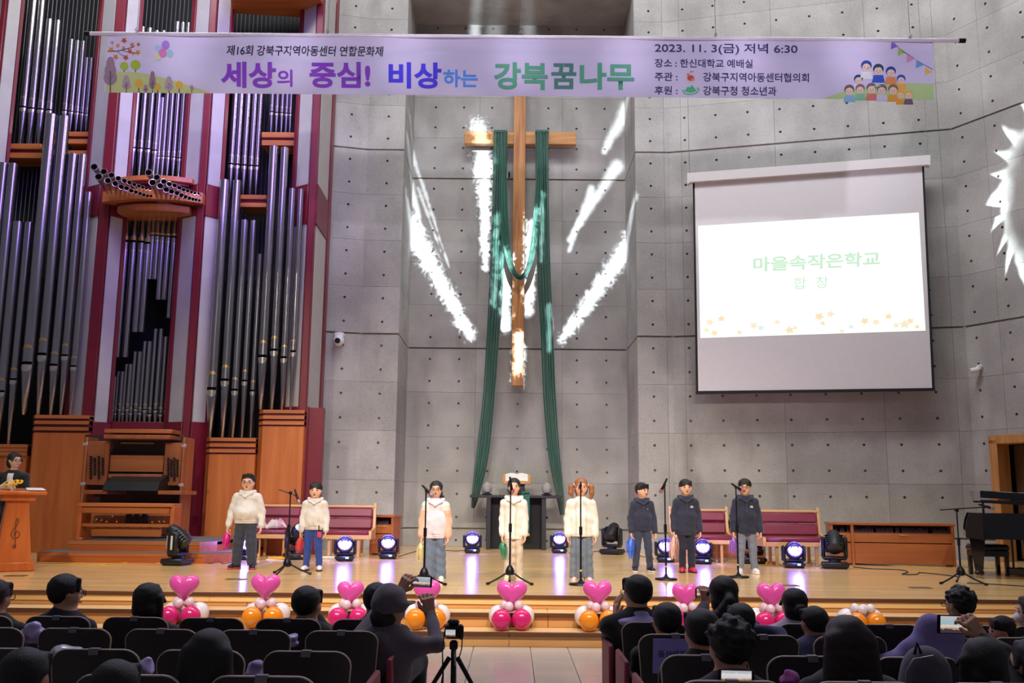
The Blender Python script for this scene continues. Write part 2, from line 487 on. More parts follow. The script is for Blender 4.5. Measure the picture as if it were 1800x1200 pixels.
# left walls behind the organ
CL = Vector((XPL, YP, 0)) + Vector((-angR.x, angR.y, 0)).normalized() * 1.75; LL = 1.75
concrete_wall('wall_left', (CL.x, CL.y), (XPL, YP), [LL - .02 - 1.4], [LL - .36 - PX * k for k in range(0, 3)],
              'concrete wall between the organ and the left pier')
eL = Vector((-13.5, CL.y + .25, 0))
concrete_wall('wall_behind_organ', (eL.x, eL.y), (CL.x, CL.y), [1.3 * k for k in range(1, 7)], [PX * (k + .5) for k in range(13)], 'concrete wall behind the pipe organ')
# unseen slab added over the recess to keep downlight off its top
c = MB().box((0, YR - .55, ZTOP - .35), (XR_ - XL + 2.2, 2.6, 2.0)); o = c.build('ceiling_shade_blocker', M_CONC, smooth=0)
tag(o, 'unseen concrete slab added to shade the top of the recess', 'light blocker', kind='structure')

# ---------------------------------------------------------------- doorway on the side wall
M_DOORW = wood('door_frame_oak', (176, 118, 62), (206, 148, 88), .45, 1.2)
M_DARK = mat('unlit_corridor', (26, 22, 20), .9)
dr = thing('door_1', Vector((CR.x, CR.y, 0)), 'wooden door frame around a dark doorway in the side wall', 'doorway', rz=math.atan2(sd.y, sd.x), kind='structure')
MB().box((ud0 + .04, .08, zd / 2), (.16, .36, zd), .01).build('door_jamb', M_DOORW, dr)
MB().box((ud0 + 1.66, .08, zd / 2), (.16, .36, zd), .01).build('door_jamb', M_DOORW, dr)
MB().box((ud0 + .85, .08, zd - .0), (1.78, .36, .16), .01).build('door_head', M_DOORW, dr)
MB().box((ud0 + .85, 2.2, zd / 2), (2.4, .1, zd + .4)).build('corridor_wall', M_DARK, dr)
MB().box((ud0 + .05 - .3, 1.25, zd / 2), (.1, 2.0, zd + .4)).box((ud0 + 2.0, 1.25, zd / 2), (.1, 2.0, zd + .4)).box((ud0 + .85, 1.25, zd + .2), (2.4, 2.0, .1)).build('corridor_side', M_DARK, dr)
lf = MB().box((ud0 + .33, .42, zd / 2 - .02), (.44, .045, zd - .12), .006).build('door_leaf', wood('door_leaf_brown', (96, 66, 44), (122, 86, 60), .5), dr)

# ---------------------------------------------------------------- stage and steps
M_DECK = wood('stage_floor_strips', (232, 188, 122), (240, 203, 142), .23, .6, axis=0, coat=.35, plank=(1.6, .075))
M_RISER = wood('step_riser_ash', (198, 140, 82), (216, 162, 102), .42, .8, axis=0)
M_TREAD = wood('step_tread_ash', (232, 192, 132), (240, 206, 150), .32, .8, axis=0, coat=.2)
M_NOSE_SHADE = wood('step_nosing_shade_brown', (84, 50, 28), (104, 64, 38), .4, 1, axis=0)  # shadow band at each tread edge, painted as dark brown
X0, X1 = -14.0, 14.0
st = MB().box((0, (YE + 23.5) / 2, -.05), (X1 - X0, 23.5 - YE, .1)).build('floor_stage', M_DECK, smooth=0)
tag(st, 'light wooden stage floor of narrow strips', 'floor', kind='structure')
M_SUB = mat('stage_underframe', (60, 42, 28), .8)
MB().box((0, (YE + 23.4) / 2, -.27), (X1 - X0, 23.4 - YE - .1, .34)).build('stage_base', M_SUB, st, smooth=0)
SD, SH = .33, .147
for lv in range(3):
    zt = -SH * lv; ye = YE - SD * lv
    par = st
    if lv:
        par = thing('floor_step', (0, ye, zt), ('upper' if lv == 1 else 'lower') + ' wooden step running along the stage front', 'step', kind='structure')
    off = Vector((0, 0, 0)) if not lv else Vector((0, -ye, -zt))
    nb = 10; wx = (X1 - X0) / nb
    for k in range(nb):
        xm = X0 + wx * (k + .5) + (.4 if lv == 1 else 0)
        if lv:
            MB().box(Vector((xm, ye + SD / 2 + .02, zt - .02)) + off, (wx - .004, SD + .04, .04), .003).build('tread', M_TREAD, par)
        MB().box(Vector((xm, ye + .03, zt - .04 - (SH - .04) / 2)) + off, (wx - .004, .03, SH - .042), .003).build('riser', M_RISER, par)
        MB().box(Vector((xm, ye - .0, zt - .023)) + off, (wx - .003, .036, .044), .006).build('nosing_shade', M_NOSE_SHADE, par)

# ---------------------------------------------------------------- hall floor with terrazzo tiles in the aisle
M_TERR = mat('speckled_terrazzo', (196, 186, 172), .28, var=.16, scale=90, coat=.25)
M_GROUT = mat('tile_grout', (120, 112, 104), .8)
yb = YE - SD * 2
fl = MB().box((0, yb / 2 - 2, ZF - .11), (28, yb + 4.2, .2)).build('floor', M_GROUT, smooth=0)
tag(fl, 'speckled pale terrazzo tile floor of the aisle', 'floor', kind='structure')
xs = [-3.15, -2.59, -2.03, -1.47, -.91, -.35, .21, .58, 1.14, 1.70, 2.26, 2.82]
y3 = [at_z(900, p, ZF).y for p in (1143, 1164, 1186)]
dy = (y3[0] - y3[2]) / 2
ys = [yb + .02, y3[0]] + [y3[0] - dy * k for k in range(1, 12)]
for i in range(len(xs) - 1):
    for j in range(len(ys) - 1):
        MB().box(((xs[i] + xs[i + 1]) / 2, (ys[j] + ys[j + 1]) / 2, ZF - .009), (xs[i + 1] - xs[i] - .006, ys[j] - ys[j + 1] - .006, .018), .002).build('floor_tile', M_TERR, fl)
M_HALLF = mat('hall_floor_stone', (120, 112, 106), .4, var=.14, scale=60)
for sx in (-1, 1):
    MB().box((sx * 8.4 + (-.165), yb / 2 - 2, ZF - .006), (10.7, yb + 4, .012)).build('floor_slab', M_HALLF, fl, smooth=0)

# ---------------------------------------------------------------- light patterns thrown on the concrete by the moving heads
def wing_pattern(nt, M, u, v, uv):
    n1 = noise_node(nt, u, v, 60, 1); n2 = noise_node(nt, u, v, 150, 2)
    jag = M('MULTIPLY_ADD', n1, 1.0, M('MULTIPLY_ADD', n2, .5, -.72))
    tot = None
    def px(p): return uv(at_y(p[0], p[1], YR - .02))
    S = [((716, 390), (826, 588), 15, 8, 1.0), ((709, 285), (748, 420), 11, 2, .32), ((712, 230), (790, 470), 5, 1, .22), ((735, 330), (775, 440), 4, 1, .22),
         ((840, 222), (852, 300), 13, 14, .55), ((850, 290), (853, 470), 12, 5, .85), ((888, 470), (889, 575), 10, 9, 1.0),
         ((936, 395), (928, 545), 10, 7, .9), ((1118, 415), (990, 592), 14, 7, 1.0), ((1104, 190), (1062, 265), 14, 6, .42), ((1085, 290), (1000, 420), 11, 5, .42), ((1040, 330), (1000, 440), 7, 4, .35),
         ((833, -10), (836, 60), 14, 10, .3), ((872, -10), (868, 70), 22, 16, .12), ((925, -10), (930, 70), 16, 12, .1), ((911, 612), (910, 672), 9, 9, 1.5), ((955, 360), (952, 480), 4, 3, .5), ((966, 560), (966, 640), 6, 4, .5), ((872, 400), (868, 560), 6, 5, .55)]
    for a, b, wa, wb, st in S:
        (ua, va), (ub, vb) = px(a), px(b)
        sc = abs(px((a[0] + 10, a[1]))[0] - ua) / 10
        L2 = (ub - ua) ** 2 + (vb - va) ** 2
        du = M('SUBTRACT', u, ua); dv = M('SUBTRACT', v, va)
        t = M('DIVIDE', M('ADD', M('MULTIPLY', du, ub - ua), M('MULTIPLY', dv, vb - va)), L2)
        tn = nt.nodes.new('ShaderNodeClamp'); nt.links.new(t, tn.inputs[0]); tcl = tn.outputs[0]
        ex = M('SUBTRACT', du, M('MULTIPLY', tcl, ub - ua)); ey = M('SUBTRACT', dv, M('MULTIPLY', tcl, vb - va))
        d = M('SQRT', M('ADD', M('MULTIPLY', ex, ex), M('MULTIPLY', ey, ey)))
        wdt = M('MULTIPLY_ADD', tcl, (wb - wa) * sc, wa * sc)
        if st > .5:                # flame-like teeth along the streak
            ln = math.hypot(b[0] - a[0], b[1] - a[1])
            wdt = M('MULTIPLY', wdt, M('MULTIPLY_ADD', M('FRACT', M('MULTIPLY_ADD', t, ln / 34, M('MULTIPLY', n1, 5.0))), .7, .75))
        dj = M('MULTIPLY_ADD', jag, 16 * sc if st > .5 else 7 * sc, d)
        mr = nt.nodes.new('ShaderNodeMapRange'); mr.interpolation_type = 'SMOOTHSTEP'
        nt.links.new(M('DIVIDE', dj, wdt), mr.inputs[0]); mr.inputs[1].default_value = .1; mr.inputs[2].default_value = 1.45
        mr.inputs[3].default_value = st; mr.inputs[4].default_value = 0
        tot = mr.outputs[0] if tot is None else M('ADD', tot, mr.outputs[0])
    return tot
gobo_spot('wing_gobo', (.1, 9.0, 9.6), (.1, YR, 6.5), 46000, (.82, .93, 1.0), 62, wing_pattern)

def ring_pattern(nt, M, u, v, uv):
    cu, cv = uv(on_side(1835, 345)); eu, ev = uv(on_side(1760, 360)); tu, tv = uv(on_side(1835, 200))
    rx, ry = abs(eu - cu), abs(tv - cv)
    x = M('DIVIDE', M('SUBTRACT', u, cu), rx); y = M('DIVIDE', M('SUBTRACT', v, cv), ry)
    rr = M('SQRT', M('ADD', M('MULTIPLY', x, x), M('MULTIPLY', y, y)))
    an = M('ARCTAN2', y, x)
    saw = M('POWER', M('FRACT', M('MULTIPLY_ADD', an, 3.1, M('MULTIPLY_ADD', noise_node(nt, u, v, 9, 1), 3.0, 30.0))), 2.0)
    nz = noise_node(nt, u, v, 26, 2)
    outer = M('ADD', M('MULTIPLY_ADD', saw, .34, 1.04), M('MULTIPLY_ADD', nz, .36, -.18))
    mr = nt.nodes.new('ShaderNodeMapRange'); mr.interpolation_type = 'SMOOTHSTEP'
    nt.links.new(M('SUBTRACT', outer, rr), mr.inputs[0]); mr.inputs[1].default_value = -.02; mr.inputs[2].default_value = .1
    m2 = nt.nodes.new('ShaderNodeMapRange'); m2.interpolation_type = 'SMOOTHSTEP'
    nt.links.new(M('MULTIPLY_ADD', nz, .5, rr), m2.inputs[0]); m2.inputs[1].default_value = .95; m2.inputs[2].default_value = 1.45
    return M('MULTIPLY', mr.outputs[0], m2.outputs[0])
gobo_spot('ring_gobo', (-4.75, 14.3, .75), on_side(1835, 345), 42000, (.86, .98, 1.0), 26, ring_pattern)

# ================================================================ pipe organ
YO = 17.3
M_RED = mat('organ_case_red', (112, 18, 38), .42, var=.08, scale=5, coat=.1)
M_GREY = mat('organ_panel_grey', (178, 175, 172), .7, var=.06, scale=3, bump=.1)
M_OWOOD = wood('organ_cherry_wood', (172, 92, 40), (200, 116, 56), .38, .5, axis=2)
M_ORAIL = wood('organ_rail_wood', (166, 92, 44), (192, 114, 60), .4, .6, axis=0)
M_TIN = mat('polished_tin_pipe', (180, 177, 180), .21, .96, var=.1, scale=3, stretch=(6, 6, .4))
M_LIP = mat('bright_pipe_lip', (226, 216, 200), .22, .9, var=.05)
M_LIPGOLD = mat('gilded_pipe_arch', (214, 180, 112), .3, .8, var=.06)
M_SLIT = mat('pipe_dark_opening', (8, 8, 10), 1, spec=0)
M_BACK = mat('organ_dark_interior', (16, 17, 20), .8)
M_ROD = mat('grey_rod', (92, 92, 94), .45, .5)

class WB(MB):
    """parts given in world coordinates, stored relative to the thing they belong to"""
    def put(s, name, mt, root, parent=None, smooth=38):
        c = root.location
        s.v = [(x - c.x, y - c.y, z - c.z) for x, y, z in s.v]
        return s.build(name, mt, parent or root, smooth=smooth)
def O(px, py, dy=0.0): return at_y(px, py, YO + dy)
def ox(px, py=600, dy=0.0): return O(px, py, dy).x
def oz(py, px=260, dy=0.0): return O(px, py, dy).z

organ = thing('pipe_organ', (ox(258), YO, 0), 'tall pipe organ with red case, grey panels and silver pipes', 'pipe organ')
ZO = 12.9
def qbox(pxa, pxb, pya, pyb, dy0, dy1, bev=.008, ref=None):
    """box whose front face covers a pixel rectangle at depth dy0"""
    a, b = O(pxa, pya if ref is None else ref, dy0), O(pxb, pyb if ref is None else ref, dy0)
    z1 = O((pxa + pxb) / 2, pya, dy0).z; z0 = O((pxa + pxb) / 2, pyb, dy0).z
    return WB().box(((a.x + b.x) / 2, YO + (dy0 + dy1) / 2, (z0 + z1) / 2), (abs(b.x - a.x), dy1 - dy0, z1 - z0), bev)
def vpost(px, py, w, dy0, dy1, z0=0.0, z1=ZO):
    x = O(px, py, dy0).x
    return WB().box((x, YO + (dy0 + dy1) / 2, (z0 + z1) / 2), (w, dy1 - dy0, z1 - z0), .01)

# dark interior and the fine rods behind the pipes
xa, xb = ox(-140), ox(545, 600, 1.1)
WB().box(((xa + xb) / 2, YO + 1.12, ZO / 2 + .4), (xb - xa, .06, ZO - .8)).put('case_back', M_BACK, organ, smooth=0)
rods = WB()
for k in range(int((xb - xa) / .085)):
    x = xa + .04 + k * .085
    rods.cyl((x, YO + 1.0, 5.2), (x, YO + 1.0, ZO), .011, n=4)
o = rods.put('rod_grille', M_ROD, organ); o['kind'] = 'stuff'

# triangular piers of the case: red edges with grey panels between
def slab(p, q, z0, z1, th, name, mt):
    p, q = Vector((p[0], p[1], 0)), Vector((q[0], q[1], 0)); d = q - p; n = Vector((d.y, -d.x, 0)).normalized()
    c = (p + q) / 2 - n * 0
    Mx = Matrix((( d.normalized().x, -d.normalized().y, 0), (d.normalized().y, d.normalized().x, 0), (0, 0, 1)))
    return WB().box((c.x, c.y, (z0 + z1) / 2), (d.length, th, z1 - z0), .006, M=Mx).put(name, mt, organ)
def pier(pl, pa0, pa1, pr, y0, dyl, dyr, up=(14, 322), lo=(378, 741)):
    """pl, pr: outer back edges, pa0..pa1: the apex post; all read at row y0"""
    xa0, xa1 = O(pa0, y0).x, O(pa1, y0).x
    WB().box(((xa0 + xa1) / 2, YO + .07, ZO / 2), (xa1 - xa0, .14, ZO), .012).put('case_post', M_RED, organ)
    for (pe, dy, xs, sg) in ((pl, dyl, xa0, -1), (pr, dyr, xa1, 1)):
        xe = O(pe, y0, dy).x
        P, Q = (xs, YO + .05), (xe, YO + dy)
        f = lambda t: (P[0] + (Q[0] - P[0]) * t, P[1] + (Q[1] - P[1]) * t)
        order = lambda a, b: (a, b) if sg > 0 else (b, a)
        zs = [(O(pa0, r).z) for r in (up[1], lo[0], lo[1])]
        # recessed grey panels, red rails and red edge around them
        for z0, z1 in ((zs[0], O(pa0, up[0]).z + .8), (zs[2], zs[1])):
            slab(*order(f(.06), f(.8)), z0, z1, .03, 'grey_panel', M_GREY)
        for z0, z1 in ((zs[1], zs[0]), (0, zs[2])):
            slab(*order(f(0), f(1)), z0, z1, .07, 'case_rail', M_RED)
        slab(*order(f(.8), f(1)), zs[2], ZO, .09, 'case_edge', M_RED)
pier(176, 202, 219, 250, 30, .3, .3)
pier(340, 368, 380, 410, 30, .3, .3)
pier(530, 557, 569, 593, 30, .3, 1.45, lo=(392, 714))
pier(-20, 0, 8, 40, 30, .3, .3)
# red wall below the pipes
qbox(136, 355, 741, 990, .32, .4).put('case_plinth', M_RED, organ)
qbox(520, 558, 716, 978, .12, .3).put('case_plinth', M_RED, organ)
# cross rails behind the pipes
for (a, b, t, u_, m_) in ((12, 72, 252, 262, 'w'), (12, 72, 262, 268, 'r'), (12, 72, 268, 278, 'w'), (120, 158, 231, 240, 'w'), (120, 158, 240, 244, 'r'), (120, 158, 244, 253, 'w'),
                          (119, 156, 264, 272, 'w'), (460, 523, 232, 242, 'w'), (460, 523, 242, 246, 'r'), (460, 523, 246, 256, 'w'), (423, 468, 342, 350, 'w'), (423, 468, 350, 356, 'r'), (423, 468, 356, 364, 'w')):
    qbox(a, b, t, u_, .42 if m_ == 'w' else .46, .9, .01).put('cross_rail', M_ORAIL if m_ == 'w' else M_RED, organ)

def pipe(px, ym0, ym1, ytop, yfoot, w, dy, gold=False, inv=False):
    """px: centre at the mouth, ym0..ym1 mouth, w: diameter in px"""
    Y = YO + dy; c = O(px, (ym0 + ym1) / 2, dy)
    r = w / 2 * Y / FPX * 1.0
    z = lambda py: O(px, py, dy).z
    zt, z0, z1, zf = z(ytop), z(ym0), z(ym1), z(yfoot)
    b = WB()
    if not inv:
        prof = [(.2 * r, zf), (.34 * r, zf + .02), (.98 * r, z1 - .02), (r, z1), (r, zt), (.93 * r, zt), (.9 * r, zt - .3), (.01, zt - .3)]
    else:
        prof = [(.01, zt + .3), (.9 * r, zt + .3), (.93 * r, zt), (r, zt), (r, z0), (.98 * r, z0 + .02), (.34 * r, zf - .02), (.2 * r, zf)]
    b.lathe(prof, (c.x, Y, 0), 14)
    p = b.put('pipe', M_TIN, organ)
    # mouth: flattened plate with a bright arch, dark slit and lower lip, curved round the pipe front
    def arc(za, zb, hw, off, name, mt, top_round=False, bot_round=False):
        s = WB(); n = 7; rows = []
        for i in range(n):
            t = -1 + 2 * i / (n - 1); a = t * hw
            x = math.sin(a) * (r + off) ; y = -math.cos(a) * (r + off)
            zb_ = zb - (.75 * r * (1 - math.sqrt(max(0, 1 - t * t))) if top_round else 0)
            za_ = za + (.6 * r * (1 - math.sqrt(max(0, 1 - t * t))) if bot_round else 0)
            rows.append([(c.x + x, Y + y, za_), (c.x + x, Y + y, zb_), (c.x + x * .93, Y + y * .93, zb_), (c.x + x * .93, Y + y * .93, za_)])
        s.ring_tube([list(map(Vector, q)) for q in rows]); s.put(name, mt, organ, p)
    h = z0 - z1
    if not inv:
        arc(z1 + .36 * h, z0 + .0 * h, .95, .003, 'mouth_plate', M_TIN)
        arc(z0 - .02 * h, z0 + .55 * r, .95, .006, 'mouth_arch', M_LIPGOLD if gold else M_LIP, top_round=True)
        arc(z1 + .22 * h, z1 + .36 * h, .95, .004, 'mouth_slit', M_SLIT)
        arc(z1 - .1 * h, z1 + .22 * h, .95, .008, 'lower_lip', M_LIP, bot_round=True)
    else:
        arc(z1, z1 + .62 * h, .95, .003, 'mouth_plate', M_TIN)
        arc(z1 + .62 * h, z1 + .8 * h, .95, .004, 'mouth_slit', M_SLIT)
        arc(z1 + .8 * h, z1 + 1.1 * h, .95, .008, 'lower_lip', M_LIPGOLD)
        arc(z1 - .55 * r, z1, .95, .006, 'mouth_arch', M_LIP, bot_round=True)
    return p
# left tower, upper ranks
for a in ((42, 174, 196, -30, 255, 13), (57, 177, 198, -30, 256, 12.5), (73, 180, 199, 35, 256, 12), (88, 182, 200, 37, 256, 11.5),
          (115, 184, 200, 70, 231, 9), (126, 187, 201, 72, 231, 8.6), (136, 189, 202, 73, 231, 8.2), (145, 191, 203, 102, 231, 7), (153, 193, 204, 102, 231, 6.6)):
    pipe(*a, .5)
# left tower, front pipes
for a in ((51, 612, 650, 202, 729, 21), (77, 599, 633, 205, 729, 18), (97, 622, 650, 271, 729, 15.5), (116, 608, 632, 272, 729, 14), (131, 629, 650, 338, 729, 12),
          (4, 669, 696, 390, 781, 17), (26, 650, 674, 391, 781, 14.5), (-14, 655, 684, 288, 781, 17), (-33, 665, 696, 287, 781, 17)):
    pipe(*a, .02 if a[4] < 740 else .14, True)
# centre, upper rank
for a in ((235, 249, 266, 48, 319, 10.5), (248, 250, 267, 50, 319, 10.5), (261, 251, 268, 55, 319, 10.2), (273, 254, 270, 55, 319, 9.5),
          (279, 268, 279, 172, 320, 7.4), (287, 268, 279, 100, 320, 7.6), (296, 268, 280, 39, 320, 8.2), (306, 269, 281, 40, 320, 8.2), (316, 269, 283, 41, 320, 9), (327, 270, 285, 90, 321, 9.5)):
    pipe(*a, .45)
# centre, hanging rank (feet up) and the small rank below it
for (px, m0, m1, end, foot, w) in ((221, 418, 440, 628, 376, 12), (235, 419, 440, 628, 377, 12), (249, 420, 440, 584, 378, 11.5), (260, 422, 442, 584, 378, 10.5),
                                   (268.5, 411, 422, 491, 379, 8.5), (277, 411, 423, 491, 379, 9), (286, 412, 424, 527, 380, 9.2), (296, 413, 425, 527, 380, 9.4), (307, 413, 428, 559, 381, 10.4), (318, 414, 430, 559, 381, 10.4)):
    pipe(px, m0, m1, end, foot, w, .45, inv=True)
tops = (662, 662, 653, 653, 640, 640, 618, 618, 600, 600, 578, 578, 592, 592)
mx = (190.7, 198.3, 203.3, 210.7, 216.7, 224.3, 230.7, 239.3, 246.7, 255.3, 264, 274.3, 283, 293)
for i in range(14):
    m0 = (718, 711)[i % 2] if i < 12 else (718, 711)[i % 2]
    pipe(mx[i], m0, m0 + 10 + (i > 8) * 3, tops[i], 756, 6.2 + i * .2, .5 - .05 * (i % 2), True)
# right tower
for a in ((407, 275, 295, 118, 342, 10.5), (417.5, 276, 296, 118, 342, 10), (430, 277, 297, 120, 343, 9.6), (442, 278, 298, 122, 343, 9.2), (452, 280, 298, 124, 343, 8.5),
          (478, 187, 202, 95, 235, 7.4), (487, 189, 203, 96, 235, 7.2), (496, 190, 203, 97, 236, 7), (504, 191, 204, 98, 236, 6.6), (511, 192, 204, 99, 236, 6.2)):
    pipe(*a, .5)
for a in ((374, 658, 694, 317, 769, 18.5), (397, 646, 677, 318, 769, 16), (414, 667, 693, 387, 769, 13), (431, 653, 676, 388, 769, 11), (445, 671, 693, 447, 769, 9.5),
          (463, 603, 636, 258, 720, 16.5), (483, 595, 624, 260, 720, 14.5), (500, 610, 636, 332, 720, 12.5), (516, 600, 625, 333, 720, 11)):
    pipe(*a, .02 if a[4] < 740 else .14, True)

# wooden tower bases with slatted tops
def base(pa, pb, tops_, yfloor, dy, ch=.12, left=True):
    x0, x1 = O(pa, yfloor, dy).x, O(pb, yfloor, dy).x; y = YO + dy
    poly = [(x0, y + ch * 1.6), (x0 + ch, y), (x1 - (0 if not left else 0), y), (x1, y + .8), (x0, y + .8)]
    zt = O((pa + pb) / 2, tops_[3], dy).z
    WB().prism(poly, 0, zt).put('tower_base', M_OWOOD, organ, smooth=0)
    for k in range(3):
        z1 = O((pa + pb) / 2, tops_[k], dy).z
        g = [(px_ + (.0 if k else 0), py_ - .015) for px_, py_ in poly]
        WB().prism(g, z1 - .062, z1).put('tower_slat', M_ORAIL, organ, smooth=0)
    WB().prism([(px_, py_ + .03) for px_, py_ in poly], zt, O((pa + pb) / 2, tops_[0], dy).z - .02).put('slat_core', M_RED, organ, smooth=0)
base(345, 439, (769, 779, 789, 798), 976, -.05)
base(438, 524, (720, 730, 740, 749), 976, -.12)
base(27, 136, (729, 739, 750, 760), 985, -.12)
base(-80, 30, (780, 787, 794, 800), 985, -.02)
# wooden canopy over the right tower
cz = oz(6, 480)
WB().prism([(ox(398, 20), YO + .4), (ox(412, 20), YO - .35), (ox(500, 20), YO - .55), (ox(566, 20), YO - .3), (ox(566, 20), YO + .6)], cz, cz + .12).put('canopy_board', M_ORAIL, organ, smooth=0)
WB().prism([(ox(404, 20), YO + .4), (ox(415, 20), YO - .27), (ox(500, 20), YO - .47), (ox(562, 20), YO - .22), (ox(562, 20), YO + .6)], cz + .12, cz + .5).put('canopy_crown', M_OWOOD, organ, smooth=0)

# horizontal trumpets on a bowed wooden shelf
def shelf(pa, pb, ya, yb, d0, d1, name, mt, bow=.18):
    n = 10; L_, R_ = O(pa, (ya + yb) / 2, d0).x, O(pb, (ya + yb) / 2, d0).x
    front = []
    for i in range(n + 1):
        t = i / n; front.append((L_ + (R_ - L_) * t, YO + d0 - bow * (1 - (2 * t - 1) ** 2)))
    poly = front + [(R_, YO + d1), (L_, YO + d1)]
    WB().prism(poly, O((pa + pb) / 2, yb, d0).z, O((pa + pb) / 2, ya, d0).z).put(name, mt, organ, smooth=0)
shelf(208, 338, 313, 321, -.02, .6, 'shelf_board', M_ORAIL)
shelf(214, 332, 321, 327, .04, .6, 'shelf_core', M_RED)
shelf(180, 356, 338, 356, -.12, .5, 'trumpet_chest', M_ORAIL, .22)
shelf(204, 334, 356, 363, -.02, .5, 'shelf_core', M_RED)
shelf(206, 333, 363, 374, -.06, .5, 'shelf_board', M_ORAIL)
g1a = [(497, 880), (548, 905), (588, 923), (623, 940), (655, 953), (682, 962), (708, 973), (732, 981), (753, 987), (772, 993), (792, 997)]
g1b = [(520, 932), (568, 952), (607, 968), (639, 985), (667, 993), (693, 1006), (716, 1013), (739, 1020), (759, 1027), (778, 1032), (796, 1033)]
g2a = [(784, 910), (827, 935), (863, 957), (892, 970), (920, 978), (945, 990), (968, 1000), (990, 1006), (1010, 1013), (1028, 1018), (1046, 1020)]
g2b = [(804, 962), (844, 980), (877, 1000), (904, 1010), (933, 1018), (957, 1030), (979, 1038), (999, 1045), (1017, 1050), (1034, 1053), (1051, 1057)]
M_TIN2 = mat('trumpet_tin', (190, 182, 180), .25, .95, var=.06)
for gi, (row, bx0, bx1, by) in enumerate(((g1a, 193, 268, 332), (g1b, 189, 264, 340), (g2a, 281, 354, 341), (g2b, 277, 352, 348))):
    for i, (x, y) in enumerate(row):
        t = i / 10; fw = .34 + .5 * (1 - t) ** 1.3
        mth = O(x / 3, y / 3, -.3 - fw); bs = O(bx0 + (bx1 - bx0) * t, by + 3 * t, -.26)
        r = (6.0 - 3.6 * t ** .8) * (YO - .6) / FPX
        d = (mth - bs)
        b = WB().tube([bs, bs + d * .25, bs + d * .8, mth - d * .0], [r * .3, r * .42, r * .8, r], 12)
        p = b.put('trumpet_pipe', M_TIN2, organ)
        q = d.normalized().to_track_quat('Z', 'Y')
        ring = [mth + q @ Vector((r * math.cos(k * math.pi / 6), r * math.sin(k * math.pi / 6), 0)) for k in range(12)]
        WB().tube(ring, r * .13, 5, True).put('bell_rim', M_LIP, organ, p)
        WB().cyl(mth + d.normalized() * .004, mth + d.normalized() * .006, r * .9, n=12).put('bell_opening', M_SLIT, organ, p)

# ---------------------------------------------------------------- organ platform, console and bench
M_CARP = mat('grey_carpet', (104, 100, 98), .95, var=.15, scale=120, bump=.3, bscale=200)
M_OFRONT = wood('organ_platform_wood', (170, 84, 36), (198, 108, 50), .35, .6, axis=0)
Yl = at_z(200, 989).y; zl = .15; Yu = at_z(200, 969, zl).y; zu2 = .31
plat = thing('organ_platform', (ox(258), Yl, 0), 'two-step wooden platform with grey carpet under the organ console', 'platform')
def step(xa_, xb_, y0, y1, z0, z1, ch):
    poly = [(xa_, y0), (xb_ - ch * .4, y0), (xb_ + ch * .2, y0 + ch), (xb_ + ch * .2, y1), (xa_, y1)]
    WB().prism(poly, z0, z1 - .012).put('step_body', M_OFRONT, plat, smooth=0)
    WB().prism([(x, y - .012 if y == y0 else y) for x, y in poly], z1 - .055, z1 - .004).put('step_edge', M_ORAIL, plat, smooth=0)
    WB().prism([(x, y + .03 if y == y0 else y) for x, y in poly], z1 - .004, z1 + .004).put('carpet', M_CARP, plat, smooth=0)
step(at_z(46, 972, zl).x, at_z(371, 975, zl).x, Yl, YO - .2, 0, zl, .5)
step(at_z(85, 953, zu2).x, at_z(344, 955, zu2).x, Yu, YO - .2, zl + .005, zu2, .3)

Yb = at_z(210, 950, zu2).y
Yc = Yb + .95
def KQ(pa, pb, ya, yb_, Y0, depth, bev=.006):
    a, b = at_y(pa, (ya + yb_) / 2, Y0), at_y(pb, (ya + yb_) / 2, Y0)
    z1, z0 = at_y((pa + pb) / 2, ya, Y0).z, at_y((pa + pb) / 2, yb_, Y0).z
    return WB().box(((a.x + b.x) / 2, Y0 + depth / 2, (z0 + z1) / 2), (b.x - a.x, depth, z1 - z0), bev)
M_CONS = wood('console_wood', (150, 82, 44), (176, 102, 58), .45, .8, axis=2)
cons = thing('organ_console', (at_y(230, 900, Yc).x, Yc, zu2), 'organ console with stop knobs and covered keyboards behind glass', 'organ console')
KQ(143, 320, 764, 925, Yc + .5, .06).put('back_panel', mat('console_dark_wood', (70, 34, 30), .5), cons)
KQ(182, 300, 764, 771, Yc - .05, .5).put('top_board', M_CONS, cons)
KQ(183, 302, 754, 761, Yc + .1, .5).put('upper_ledge', M_ORAIL, cons)
KQ(212, 270, 777, 780, Yc + .3, .03).put('lamp_strip', mat('console_brass', (190, 160, 100), .4, .8), cons)
M_KNOB = mat('black_stop_knob', (22, 20, 20), .35)
for (a, b, t, u_, sgn) in ((152, 190, 775, 852, 1), (288, 318, 778, 853, -1)):
    jb = KQ(a, b, t, u_, Yc + .12, .06).put('stop_jamb', M_CONS, cons)
    for col_ in range(4):
        for row in range(6 if col_ % 2 else 8):
            p = at_y(a + 9 + col_ * 7 * (1 if sgn > 0 else .75), t + 28 + row * 5.2 + (col_ % 2) * 3, Yc + .12)
            WB().cyl(p, p - Vector((0, .05, 0)), .016, .02, 8).put('stop_knob', M_KNOB, cons, jb)
KQ(193, 287, 800, 829, Yc + .2, .04).put('music_desk', wood('music_desk_wood', (176, 104, 56), (198, 126, 74), .4, .8, axis=0), cons)
KQ(190, 284, 833, 840, Yc + .02, .3).put('key_rail', M_CONS, cons)
cv = WB(); pa, pb = at_y(185, 850, Yc - .25), at_y(281, 850, Yc - .25)
zt_, zb_ = at_y(230, 841, Yc - .25).z, at_y(230, 862, Yc - .25).z
cv.prism([(Yc - .34, zb_), (Yc + .2, zb_), (Yc + .2, zt_ + .1), (Yc - .05, zt_ + .02), (Yc - .26, zt_ - .05)], pa.x, pb.x, lambda a, b, t: (t, a, b))
